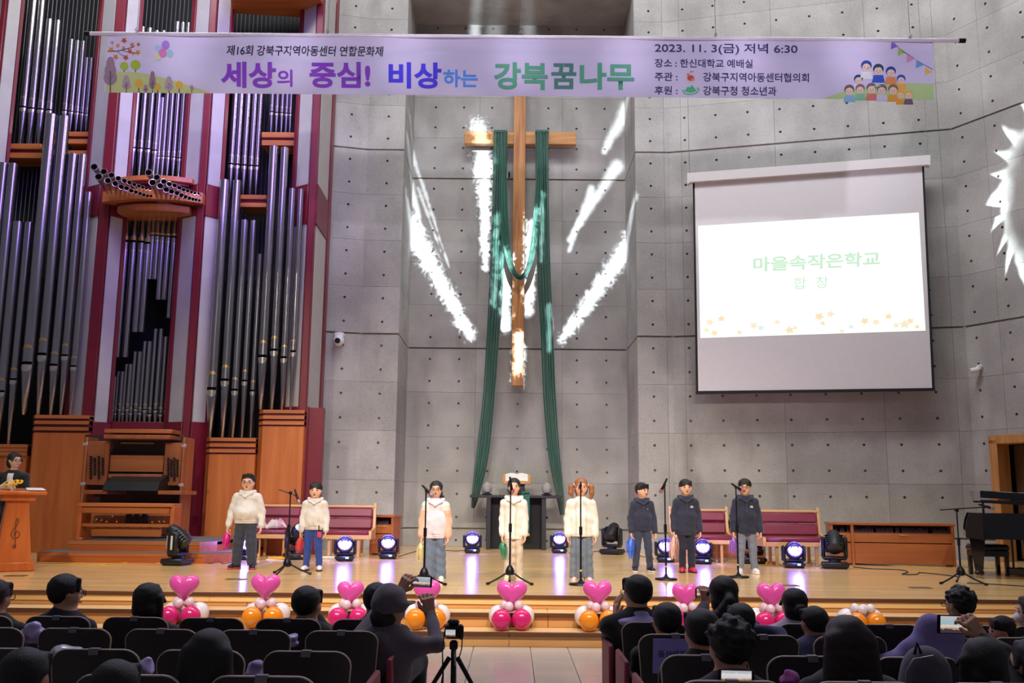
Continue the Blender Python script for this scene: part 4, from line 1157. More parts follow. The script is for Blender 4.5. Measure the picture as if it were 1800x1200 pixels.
def ptext(txt, x0, x1, y0, y1, rgb, bold=0.0, shear=0.0, off=.009, slope=.0083):
    me = text_mesh(txt, 1.0, bold, shear=shear); a = mesh_co(me)
    mn, mx_ = a.min(0), a.max(0); out = np.empty_like(a); c = bn.location
    for i, (x, y, z) in enumerate(a):
        u = x0 + (x - mn[0]) / (mx_[0] - mn[0]) * (x1 - x0); v = y1 - (y - mn[1]) / (mx_[1] - mn[1]) * (y1 - y0) + slope * (u - x0)
        p = BP(u, v, off); out[i] = (p.x - c.x, p.y - c.y, p.z - c.z)
    set_co(me, out); me.materials.clear(); return link('lettering', me, ink(rgb), cloth)
NAVY, NAVY2 = (44, 40, 66), (62, 56, 104); PUR, BLU, SKY, GRN, DGR = (146, 66, 204), (78, 66, 240), (92, 158, 250), (96, 176, 142), (82, 140, 128)
ptext('제16회 강북구지역아동센터 연합문화제', 398, 674, 79, 97, NAVY, .012, .12)
ptext('세상', 388, 485, 108, 154, PUR, .032); ptext('의', 487, 514, 122, 152, PUR, .02); ptext('중심!', 544, 651, 108, 154, PUR, .032)
ptext('비상', 683, 776, 109, 155, BLU, .032); ptext('하는', 779, 840, 122, 153, SKY, .025)
ptext('강북', 868, 963, 109, 157, GRN, .032); ptext('꿈', 969, 1013, 111, 156, DGR, .028); ptext('나무', 1019, 1115, 110, 157, GRN, .032)
ptext('2023. 11. 3(금) 저녁 6:30', 1151, 1402, 75, 95, NAVY2, .012)
ptext('장소 : 한신대학교 예배실', 1151, 1323, 103, 118, NAVY2, .012)
ptext('주관 :', 1151, 1191, 127, 142, NAVY2, .012); ptext('강북구지역아동센터협의회', 1236, 1422, 127, 143, NAVY2, .012)
ptext('후원 :', 1151, 1191, 151, 166, NAVY2, .012); ptext('강북구청 청소년과', 1236, 1365, 151, 167, NAVY2, .012)
# sponsors' marks
pshape(ell(1214, 136, 8.5, 9), (236, 206, 214), 'logo_disc'); pshape(ell(1214, 137, 6, 5), (206, 84, 100), 'logo_fruit', .007); pshape(ell(1210, 131, 3, 2.4), (226, 150, 90), 'logo_dot', .008); pshape(ell(1218, 140, 3, 2.2), (230, 160, 80), 'logo_dot', .008)
pstrip([(1214, 128), (1214, 125), (1219, 126)], 1.4, (150, 150, 150))
pstrip([(1200, 158), (1203, 164), (1214, 166), (1225, 163), (1229, 157), (1225, 154)], 2.0, (92, 190, 140), 'logo_ring'); pshape([(1203, 160), (1209, 152), (1212, 154), (1216, 149), (1225, 160), (1214, 163)], (84, 190, 130), 'logo_mountain')
# left picture: hill, trees, maple branch, balloons
hx = [186, 205, 230, 260, 290, 320, 350, 372]
pband([(x, y) for x, y in zip(hx, (126, 126, 126, 130, 137, 146, 156, 164))], [(x, 162.5 + .009 * (x - 182)) for x in hx], (204, 210, 142), 'printed_hill', .0045)
def ptree(x, yb, w, h, rgb):
    for k, (f, s) in enumerate(((.42, 1), (.63, .85), (.82, .62))): pshape(ell(x, yb - h * f, w / 2 * s, h * .22), rgb, 'printed_tree_crown', .006 + .0004 * k)
    pstrip([(x, yb), (x, yb - h * .62)], max(1.1, w * .09), (110, 84, 92), 'printed_trunk', .0085)
    pstrip([(x, yb - h * .3), (x - w * .22, yb - h * .46)], .8, (110, 84, 92), 'printed_branch', .0085); pstrip([(x, yb - h * .38), (x + w * .22, yb - h * .52)], .8, (110, 84, 92), 'printed_branch', .0085)
MAU = (164, 134, 150)
ptree(194, 162, 24, 60, MAU); ptree(222, 163, 16, 30, (186, 160, 172)); ptree(256, 164, 10, 15, (176, 146, 160)); ptree(268, 164, 13, 38, (160, 128, 146)); ptree(297, 165, 16, 30, (186, 160, 172)); ptree(337, 165, 10, 15, (176, 146, 160))
for x, y, r in ((244, 147, 7), (277, 153, 5.5), (315, 149, 6.5)):
    pshape(ell(x, y, r, r * 1.1), (232, 186, 66), 'printed_tree_crown', .007); pstrip([(x, y + r * .6), (x, y + r * 2.2)], 2, (120, 96, 60), 'printed_trunk', .0065)
for x, y, r in ((218, 116, 7.5), (238, 114, 9)):
    pshape(ell(x, y, r, r * .95), (176, 202, 66), 'printed_tree_crown', .007); pstrip([(x, y + r * .7), (x, y + r * 1.4)], 2, (150, 110, 70), 'printed_trunk', .0065)
pstrip([(189, 90), (204, 90), (222, 86), (236, 82)], 1.3, (120, 80, 60)); pstrip([(214, 88), (226, 92), (244, 94)], 1.1, (120, 80, 60)); pstrip([(206, 90), (214, 97), (222, 101)], 1.0, (120, 80, 60))
def leaf(x, y, r, rgb): pshape([(x + (r if k % 2 == 0 else r * .45) * math.cos(math.pi * k / 5 + .3), y + (r if k % 2 == 0 else r * .45) * math.sin(math.pi * k / 5 + .3)) for k in range(10)], rgb, 'printed_leaf', .008)
for i, (x, y, r) in enumerate(((197, 75, 4), (218, 71, 6), (207, 80, 5), (232, 79, 5), (243, 78, 4), (195, 87, 6), (217, 84, 4), (228, 90, 5.5), (242, 92, 6), (203, 100, 6), (221, 101, 6), (234, 94, 4))):
    leaf(x, y, r, ((222, 134, 58), (206, 88, 56), (226, 150, 70))[i % 3])
for x, y, rx, ry, c_ in ((278, 84, 6, 7, (190, 206, 236)), (291, 79, 7, 8, (178, 134, 226)), (298, 94, 6, 7, (160, 206, 214)), (277, 100, 5.5, 6.5, (224, 222, 176)), (286, 93, 7, 8, (224, 128, 188))): pshape(ell(x, y, rx, ry), c_, 'printed_balloon', .007 + rx * .0003)
# right picture: hill, a group of smiling children, bunting
hx = [1450, 1480, 1520, 1560, 1600, 1641]
pband([(x, y) for x, y in zip(hx, (172, 162, 153, 148, 146, 147))], [(x, 173.8 + .009 * (x - 1450)) for x in hx], (190, 218, 150), 'printed_hill', .0045)
def child(x, y, r, hair, shirt, tall=False):
    pshape([(x - r * 1.35, y + r * 2.6), (x - r * 1.0, y + r * 1.05), (x + r * 1.0, y + r * 1.05), (x + r * 1.35, y + r * 2.6)], shirt, 'printed_shirt', .006)
    pshape(ell(x, y - r * .25, r * 1.12, r * 1.05), hair, 'printed_hair', .0066); pshape(ell(x, y + r * .18, r * .86, r * .82), (246, 214, 196), 'printed_face', .0074)
    for s in (-1, 1): pshape(ell(x + s * r * .35, y + r * .15, r * .09, r * .12, 8), (70, 50, 50), 'printed_eye', .0082)
    pstrip([(x - r * .2, y + r * .5), (x, y + r * .58), (x + r * .2, y + r * .5)], max(.5, r * .1), (206, 90, 90), 'printed_smile', .0082)
for a in ((1523, 117, 8.5, (38, 76, 160), (240, 240, 246)), (1544, 123, 8.5, (30, 70, 100), (60, 90, 200)), (1566, 127, 8, (38, 76, 160), (236, 150, 90)), (1509, 140, 7, (30, 70, 120), (236, 236, 244)), (1584, 140, 7, (40, 90, 180), (250, 180, 80)),
          (1493, 159, 8, (120, 100, 96), (150, 196, 230)), (1512, 157, 7.5, (140, 116, 110), (140, 206, 170)), (1532, 156, 8, (130, 104, 110), (230, 130, 120)), (1550, 158, 8, (120, 100, 110), (220, 220, 240)), (1570, 158, 8, (150, 110, 80), (240, 170, 70)), (1583, 167, 6.5, (240, 190, 70), (240, 170, 60)), (1597, 167, 6.5, (240, 190, 70), (120, 96, 120))):
    child(*a)
pstrip([(1570, 74), (1582, 86), (1600, 98), (1618, 110), (1640, 122)], .9, (110, 100, 130), 'bunting_cord')
for x, y, c_ in ((1570, 76, (140, 106, 210)), (1583, 87, (170, 206, 80)), (1598, 99, (236, 150, 196)), (1614, 109, (104, 168, 232)), (1630, 121, (236, 206, 80))): pshape([(x - 3, y - 2), (x + 9, y + 5), (x - 4, y + 11)], c_, 'printed_pennant', .007)

# ================================================================ projection screen
def RW(px, py, off): return on_right_wall(px, py, off)
SOFF = .42
sc_ = thing('projection_screen', RW(1428, 688, SOFF), 'large pull-down projection screen showing a bright slide with green Korean title', 'screen')
def wallquad(c, off, th, name, mt, root, parent=None):
    f = [RW(x, y, off) for x, y in c]; k = [p + nA * th for p in f]
    b = WB(); b.add(f + k, [(0, 1, 2, 3), (7, 6, 5, 4), (0, 4, 5, 1), (1, 5, 6, 2), (2, 6, 7, 3), (3, 7, 4, 0)]); return b.put(name, mt, root, parent, smooth=0)
M_CASE = mat('white_screen_case', (226, 222, 224), .4, var=.02)
M_SCR = mat('matt_white_screen', (226, 222, 226), .85, var=.015)
M_BORD = mat('black_screen_border', (18, 18, 24), .7)
wallquad([(1208, 304), (1635, 272), (1635, 289), (1208, 320)], SOFF + .09, .16, 'screen_case', M_CASE, sc_)
for x, y in ((1208, 304), (1632, 272.2)): wallquad([(x, y), (x + 3.4, y), (x + 3.4, y + 18), (x, y + 18)], SOFF + .1, .18, 'case_end', M_CASE, sc_)
wallquad([(1217.5, 318), (1624, 288), (1643.5, 686), (1223.5, 692)], SOFF, .006, 'screen_border', M_BORD, sc_)
scr = wallquad([(1221, 318.5), (1620.5, 290), (1638.5, 682), (1227.5, 687)], SOFF + .006, .004, 'screen_sheet', M_SCR, sc_)
wallquad([(1223, 687.5), (1644, 681.5), (1644, 686.5), (1223, 692.5)], SOFF + .02, .04, 'bottom_bar', M_BORD, sc_)
M_IMG = mat('projected_slide', (120, 122, 120), .9, emit=(246, 252, 248), estr=1.0)
img = wallquad([(1227, 397), (1615, 373.5), (1627, 581), (1231, 594)], SOFF + .011, .002, 'projected_slide', M_IMG, sc_)
M_PGRN = mat('projected_green', (110, 130, 112), .9, emit=(200, 234, 206), estr=.88)
def qtext(txt, c, mt, bold=.0):
    me = text_mesh(txt, 1.0, bold); a = mesh_co(me); mn, mx_ = a.min(0), a.max(0); out = np.empty_like(a); l = sc_.location
    for i, (x, y, z) in enumerate(a):
        u = (x - mn[0]) / (mx_[0] - mn[0]); v = 1 - (y - mn[1]) / (mx_[1] - mn[1])
        px = (c[0][0] * (1 - u) + c[1][0] * u) * (1 - v) + (c[3][0] * (1 - u) + c[2][0] * u) * v
        py = (c[0][1] * (1 - u) + c[1][1] * u) * (1 - v) + (c[3][1] * (1 - u) + c[2][1] * u) * v
        out[i] = RW(px, py, SOFF + .016) - l
    set_co(me, out); me.materials.clear(); link('lettering', me, mt, img)
qtext('마을속작은학교', [(1324, 452), (1547, 441), (1547, 467), (1324, 478)], M_PGRN, .022)
qtext('합  창', [(1395, 488), (1456, 484.5), (1456, 505.5), (1395, 508.5)], M_PGRN, .0)
M_PYEL = [mat('projected_leaf_%d' % k, (120, 118, 108), .9, emit=c_, estr=.85) for k, c_ in enumerate(((255, 240, 206), (255, 232, 186), (232, 242, 250)))]
for i, (x, y, r) in enumerate(((1248, 566, 9), (1268, 560, 8), (1242, 580, 7), (1256, 585, 8), (1325, 572, 9), (1338, 576, 8), (1366, 566, 7), (1388, 580, 10), (1398, 576, 6), (1440, 556, 10), (1460, 552, 9), (1446, 568, 6), (1496, 574, 6), (1520, 564, 9), (1540, 566, 8), (1562, 556, 8), (1590, 570, 11), (1600, 564, 8), (1575, 572, 7), (1612, 574, 6), (1480, 582, 6), (1300, 584, 6))):
    pts = [(x + r * (1 if k % 2 == 0 else .5) * math.cos(k * math.pi / 5 + i), y + r * .8 * (1 if k % 2 == 0 else .5) * math.sin(k * math.pi / 5 + i)) for k in range(10)]
    b = WB(); b.add([RW(px, py, SOFF + .0135) for px, py in pts], [tuple(range(10))]); b.put('projected_leaf', M_PYEL[2 if i in (5, 12) else i % 2], sc_, img, smooth=0)
for px, py in ((1212, 300), (1631, 268)):
    p = RW(px, py + 4, SOFF + .02); WB().cyl(p, (p.x, p.y, 13.4), .006, n=5).put('hanging_wire', M_WIRE, sc_)
# ================================================================ wall cameras
M_WPL = mat('white_camera_plastic', (226, 224, 226), .35, var=.02)
p = at_plane(597, 598, Vector((XPL, YP, 0)), Vector((-angR.x, angR.y, 0)).normalized().cross(Vector((0, 0, 1))))
pc = thing('wall_camera', (p.x, p.y, p.z), 'white dome security camera on the pier beside the organ', 'camera', 'wall cameras')
MB().box((0, -.06, .1), (.2, .14, .09), .02).box((0, -.02, .1), (.12, .1, .12), .01).build('mount', M_WPL, pc)
MB().ball((0, -.12, -.02), (.115, .115, .12), 18, 12).build('dome_housing', M_WPL, pc)
MB().cyl((0, -.215, -.04), (0, -.25, -.045), .055, n=16).build('lens', M_STAND, pc)
p = on_side(1724, 647, 0.0)
pc = thing('wall_camera', (p.x, p.y, p.z), 'small white bullet camera on the right side wall', 'camera', 'wall cameras', rz=math.atan2(sd.y, sd.x))
MB().cyl((0, 0, .02), (0, -.06, .02), .05, n=14).build('mount', M_WPL, pc)
MB().tube([(-.0, -.05, .02), (-.02, -.1, .0)], .02, 8).build('arm', M_WPL, pc)
MB().tube([(.02, -.09, -.03), (-.08, -.19, -.06)], .052, 14).build('housing', M_WPL, pc)

# ================================================================ people: bodies and clothes are smooth-blended implicit solids
def V(*a): return np.array(a, dtype=np.float32)
class Solid:
    def __init__(s, res=.011, k=.02): s.p = []; s.res = res; s.k = k
    def cone(s, a, b, ra, rb, k=None, sub=False, sq=(1, 1, 1)):
        """round cone from a to b; sq squashes the cross-section axes"""
        s.p.append(('c', np.array(a, float), np.array(b, float), ra, rb, s.k if k is None else k, sub, np.array(sq, float))); return s
    def chain(s, pts, rs, k=None, sq=(1, 1, 1)):
        for i in range(len(pts) - 1): s.cone(pts[i], pts[i + 1], rs[i], rs[i + 1], k, sq=sq)
        return s
    def ell(s, c, r, k=None, sub=False, rot=None):
        s.p.append(('e', np.array(c, float), np.array(r, float), rot, None, s.k if k is None else k, sub, None)); return s
    def box(s, c, d, rr=.01, k=None, sub=False, rot=None):
        s.p.append(('b', np.array(c, float), np.array(d, float) / 2, rr, rot, s.k if k is None else k, sub, None)); return s
    def _bb(s, q):
        t, a, b, c, d, k, sub, sq = q
        if t == 'c':
            r = max(c, d); e = r * np.maximum(sq, 1)
            return np.minimum(a, b) - e, np.maximum(a, b) + e
        if t == 'e': m = b if c is None else np.full(3, b.max()); return a - m, a + m
        m = b if d is None else np.full(3, np.linalg.norm(b)); return a - m, a + m
    def grid(s, noise=None):
        lo = np.min([s._bb(q)[0] for q in s.p if not q[6]], 0) - 3 * s.res; hi = np.max([s._bb(q)[1] for q in s.p if not q[6]], 0) + 3 * s.res
        n = np.ceil((hi - lo) / s.res).astype(int) + 1
        ax = [(lo[i] + np.arange(n[i]) * s.res).astype(np.float32) for i in range(3)]
        D = np.full(n, .5, np.float32)
        for q in s.p:
            t, a, b, c, d, k, sub, sq = q
            l, h = s._bb(q); l = l - k * 1.2 - 3 * s.res; h = h + k * 1.2 + 3 * s.res
            i0 = np.clip(np.floor((l - lo) / s.res).astype(int), 0, n - 1); i1 = np.clip(np.ceil((h - lo) / s.res).astype(int) + 1, 1, n)
            if np.any(i1 <= i0): continue
            sl = tuple(slice(i0[i], i1[i]) for i in range(3))
            X = ax[0][sl[0]][:, None, None]; Y = ax[1][sl[1]][None, :, None]; Z = ax[2][sl[2]][None, None, :]
            if t == 'c':
                px, py, pz = (X - a[0]) / sq[0], (Y - a[1]) / sq[1], (Z - a[2]) / sq[2]
                ba = (b - a) / sq; L2 = max(float(ba @ ba), 1e-9)
                u = np.clip((px * ba[0] + py * ba[1] + pz * ba[2]) / L2, 0, 1)
                f = np.sqrt((px - u * ba[0]) ** 2 + (py - u * ba[1]) ** 2 + (pz - u * ba[2]) ** 2) - (c + (d - c) * u)
                f = f * float(np.min(sq))
            elif t == 'e':
                px, py, pz = X - a[0], Y - a[1], Z - a[2]
                if c is not None:
                    px, py, pz = [c[0][j] * px + c[1][j] * py + c[2][j] * pz for j in range(3)]
                k0 = np.sqrt((px / b[0]) ** 2 + (py / b[1]) ** 2 + (pz / b[2]) ** 2)
                f = (k0 - 1) * float(b.min())
            else:
                px, py, pz = X - a[0], Y - a[1], Z - a[2]
                if d is not None:
                    px, py, pz = [d[0][j] * px + d[1][j] * py + d[2][j] * pz for j in range(3)]
                qx, qy, qz = np.abs(px) - b[0] + c, np.abs(py) - b[1] + c, np.abs(pz) - b[2] + c
                f = np.sqrt(np.maximum(qx, 0) ** 2 + np.maximum(qy, 0) ** 2 + np.maximum(qz, 0) ** 2) + np.minimum(np.maximum(np.maximum(qx, qy), qz), 0) - c
            g = D[sl]
            if sub: f = -f; hh = np.clip(.5 - .5 * (g - f) / k, 0, 1) if k > 0 else None; D[sl] = np.maximum(g, f) if k <= 0 else g * (1 - hh) + f * hh + k * hh * (1 - hh)
            else:
                if k <= 0: D[sl] = np.minimum(g, f)
                else:
                    hh = np.clip(.5 + .5 * (g - f) / k, 0, 1); D[sl] = g * (1 - hh) + f * hh - k * hh * (1 - hh)
        if noise is not None:
            amp, fr, seed = noise
            X, Y, Z = ax[0][:, None, None], ax[1][None, :, None], ax[2][None, None, :]
            D = D + amp * (np.sin(X * fr * 1.1 + Z * fr * .7 + seed) * np.sin(Z * fr * 1.3 - Y * fr + seed * 2) + .6 * np.sin(Z * fr * 2.1 + X * fr * .9 * np.sin(Y * 9 + seed) + 3 * seed))
        return D, lo
    def mesh(s, name, noise=None):
        D, lo = s.grid(noise); h = s.res
        S = D < 0; n = D.shape
        c = np.zeros((n[0] - 1, n[1] - 1, n[2] - 1), np.int8)
        for i in (0, 1):
            for j in (0, 1):
                for k in (0, 1): c += S[i:n[0] - 1 + i, j:n[1] - 1 + j, k:n[2] - 1 + k]
        mask = (c > 0) & (c < 8); I = np.argwhere(mask); N = len(I)
        idx = np.full(mask.shape, -1, np.int32); idx[mask] = np.arange(N)
        P = np.zeros((N, 3)); W_ = np.zeros(N)
        ix, iy, iz = I.T
        cor = [(i, j, k) for i in (0, 1) for j in (0, 1) for k in (0, 1)]
        val = {q: D[ix + q[0], iy + q[1], iz + q[2]] for q in cor}
        for q in cor:
            for axn in range(3):
                if q[axn]: continue
                r = list(q); r[axn] = 1; r = tuple(r)
                a, b = val[q], val[r]; cr_ = (a < 0) != (b < 0)
                t = np.where(cr_, a / np.where(cr_, a - b, 1), 0)
                e = np.array(q, float)[None, :].repeat(N, 0); e[:, axn] += t
                P += e * cr_[:, None]; W_ += cr_
        P = (P / W_[:, None] + I) * h + lo
        Q = []
        for axn in range(3):
            sl0 = [slice(None)] * 3; sl1 = [slice(None)] * 3; sl0[axn] = slice(0, -1); sl1[axn] = slice(1, None)
            a, b = S[tuple(sl0)], S[tuple(sl1)]
            E = np.argwhere(a != b); o1, o2 = [(axn + 1) % 3, (axn + 2) % 3]
            E = E[(E[:, o1] > 0) & (E[:, o2] > 0) & (E[:, o1] < mask.shape[o1]) & (E[:, o2] < mask.shape[o2])]
            f = []
            for d1, d2 in ((0, 0), (1, 0), (1, 1), (0, 1)):
                e = E.copy(); e[:, o1] -= d1; e[:, o2] -= d2; f.append(idx[e[:, 0], e[:, 1], e[:, 2]])
            f = np.stack(f, 1); inside = a[E[:, 0], E[:, 1], E[:, 2]]
            f[~inside] = f[~inside][:, ::-1]; Q.append(f)
        Q = np.concatenate(Q); Q = Q[(Q >= 0).all(1)]
        return P, Q
def np_mesh(name, parts, flip=True):
    P = np.concatenate([p for p, q in parts]); off = 0; Q = []
    for p, q in parts: Q.append(q + off); off += len(p)
    Q = np.concatenate(Q)
    me = bpy.data.meshes.new(name); me.vertices.add(len(P)); me.loops.add(len(Q) * 4); me.polygons.add(len(Q))
    me.vertices.foreach_set('co', P.astype(np.float32).ravel())
    me.loops.foreach_set('vertex_index', np.ascontiguousarray(Q, dtype=np.int32).ravel())
    me.polygons.foreach_set('loop_start', np.arange(0, len(Q) * 4, 4, dtype=np.int32))
    me.polygons.foreach_set('use_smooth', np.ones(len(Q), bool))
    me.update(calc_edges=True); me.validate()
    return me
RAW = {}
def solid(sd_, name, mt, parent, noise=None, extra=()):
    pq = sd_.mesh(name, noise)
    o = link(name, np_mesh(name, [pq] + list(extra)), mt, parent); RAW['last'] = pq; return o
def patch(pq, x0, x1, z0, z1, off, name, mt, parent, front=-1):
    """applied piece of cloth: the part of a garment's own surface inside a rectangle, lifted off by its thickness"""
    P, Q = pq; C = P[Q].mean(1)
    e1 = P[Q[:, 1]] - P[Q[:, 0]]; e2 = P[Q[:, 2]] - P[Q[:, 0]]; N = np.cross(e1, e2)
    yc = P[:, 1].mean()
    m_ = (C[:, 0] > x0 - .004) & (C[:, 0] < x1 + .004) & (C[:, 2] > z0 - .004) & (C[:, 2] < z1 + .004) & ((C[:, 1] - yc) * front > .01)
    if not m_.any(): return None
    q = Q[m_]; ids, inv = np.unique(q, return_inverse=True); q = inv.reshape(-1, 4); p = P[ids].copy()
    p[:, 0] = np.clip(p[:, 0], x0, x1); p[:, 2] = np.clip(p[:, 2], z0, z1); p[:, 1] += front * off
    back = p.copy(); back[:, 1] -= front * off * .8
    return link(name, np_mesh(name, [(p, q)]), mt, parent)

SKIN = lambda k=0: mat('skin_%d' % k, ((226, 176, 148), (214, 160, 130), (232, 186, 160), (196, 142, 114))[k], .5, var=.06, scale=20, sub=.08)
M_HAIR = mat('black_hair', (20, 17, 17), .58, var=.3, scale=30, stretch=(6, 6, .6), bump=.4, bscale=40)
M_HAIRB = mat('brown_hair', (150, 92, 52), .45, var=.3, scale=30, stretch=(6, 6, .6), bump=.4, bscale=40)
M_EYE = mat('dark_eye', (24, 18, 16), .2)
M_BROW = mat('eyebrow', (40, 28, 24), .8)
M_MOUTH = mat('open_mouth', (120, 40, 40), .5)
M_LIPS = mat('lips', (190, 104, 96), .5)
M_LENS = mat('spectacle_rim', (40, 36, 40), .35, .5)
def fabric(name, rgb, bump=.25, var=.09): return mat(name, rgb, .88, var=var, scale=14, bump=bump, bscale=260, sheen=.2)

def hand(res, wrist, fwd, palm_n, L, curl=.5, side=1, spread=.1):
    """five-fingered hand: wrist point, direction of the fingers, palm normal, hand length; side=+1 thumb towards fwd x palm_n"""
    f = np.array(Vector(fwd).normalized()); n = np.array(Vector(palm_n).normalized()); n = n - f * (n @ f); n /= np.linalg.norm(n)
    t = np.cross(f, n) * side; w = np.array(wrist, float)
    s = Solid(res, L * .06)
    s.cone(w - f * L * .18, w, L * .15, L * .15, sq=(1, 1, 1))
    for q in (-.13, .0, .13): s.cone(w + f * L * .06 + t * L * q * .7, w + f * L * .46 + t * L * q * 1.1, L * .085, L * .08)
    for i, (q, ln) in enumerate(((.2, .44), (.07, .5), (-.06, .46), (-.185, .36))):
        a = w + f * L * .46 + t * L * q; d = f + t * spread * (q * 3); d /= np.linalg.norm(d)
        c1 = curl * .7; b = a + (d * math.cos(c1) + n * math.sin(c1)) * L * ln * .45; c2 = curl * 1.6
        c = b + (d * math.cos(c2) + n * math.sin(c2)) * L * ln * .33; c3 = curl * 2.2
        e = c + (d * math.cos(c3) + n * math.sin(c3)) * L * ln * .25
        s.chain([a, b, c, e], [L * .062, L * .056, L * .05, L * .044], k=L * .02)
    a = w + f * L * .12 + t * L * .14; b = w + f * L * .3 + t * L * .3 + n * L * .06; c = w + f * L * .47 + t * L * .32 + n * L * .12
    s.chain([a, b, c], [L * .085, L * .068, L * .05], k=L * .03)
    return s.mesh('hand')

def head_solid(s, c, hh, f, up=None):
    """c: head centre, hh: head height, f: facing unit vector (level)"""
    c = np.array(c, float); f = np.array(f, float); r = np.array((-f[1], f[0], 0)); u = np.array((0, 0, 1.0))
    rot = (f * -1,)  # not used
    Rm = (np.array([r[0], r[1], 0]), f, u)
    Rcols = [[Rm[j][i] for j in range(3)] for i in range(3)]
    w = hh * .36
    s.ell(c + u * hh * .1 - f * hh * .03, (w * 1.03, hh * .41, hh * .39), rot=Rcols)
    s.ell(c - u * hh * .12 + f * hh * .06, (w * .93, hh * .33, hh * .34), k=hh * .12, rot=Rcols)
    s.ell(c - u * hh * .38 + f * hh * .19, (w * .42, hh * .13, hh * .11), k=hh * .1, rot=Rcols)
    for sg in (-1, 1):
        s.ell(c + r * sg * w * .55 - u * hh * .13 + f * hh * .2, (hh * .13, hh * .1, hh * .13), k=hh * .08)
        s.ell(c + r * sg * w * 1.02 - u * hh * .03 - f * hh * .02, (hh * .035, hh * .065, hh * .1), k=hh * .03, rot=Rcols)
        s.ell(c + r * sg * w * .42 + u * hh * .0 + f * hh * .42, (hh * .085, hh * .05, hh * .05), k=hh * .03, sub=True, rot=Rcols)
    s.cone(c + u * hh * .02 + f * hh * .37, c - u * hh * .12 + f * hh * .43, hh * .03, hh * .052, k=hh * .04)
    return s
def face_parts(body, c, hh, f, mouth='open', glasses=False, cat=None):
    c = Vector(c); f = Vector(f); r = Vector((-f.y, f.x, 0)); u = Vector((0, 0, 1)); w = hh * .36
    for sg in (-1, 1):
        e = c + r * sg * w * .43 + f * hh * .372 - u * hh * .005
        MB().ball(e, (hh * .055, hh * .055, hh * .026), 8, 6).build('eye', M_EYE, body)
        MB().tube([e + u * hh * .085 - r * hh * .07 + f * hh * .01, e + u * hh * .1 + f * hh * .03, e + u * hh * .085 + r * hh * .07 + f * hh * .01], hh * .012, 5).build('eyebrow', M_BROW, body)
    m = c - u * hh * .27 + f * hh * .385
    if mouth == 'open':
        MB().ball(m - f * hh * .01, (hh * .06, hh * .04, hh * .045), 10, 6).build('mouth', M_MOUTH, body)
    else:
        MB().ball(m - f * hh * .005, (hh * .09, hh * .04, hh * .022), 10, 6).build('mouth', M_LIPS, body)
    if glasses:
        g = None
        for sg in (-1, 1):
            e = c + r * sg * w * .45 + f * hh * .46 - u * hh * .01
            ring = [e + r * (hh * .13 * math.cos(k * math.pi / 7)) + u * (hh * .085 * math.sin(k * math.pi / 7)) for k in range(14)]
            b = MB().tube(ring, hh * .012, 5, True)
            if sg == 1:
                b.tube([c + r * w * .12 + f * hh * .47, c - r * w * .12 + f * hh * .47], hh * .01, 5)
            b.tube([e + r * sg * hh * .13, c + r * sg * w * 1.08 + f * hh * .1 + u * hh * .02, c + r * sg * w * 1.05 - f * hh * .02], hh * .009, 5)
            b.build('spectacles', M_LENS, body)

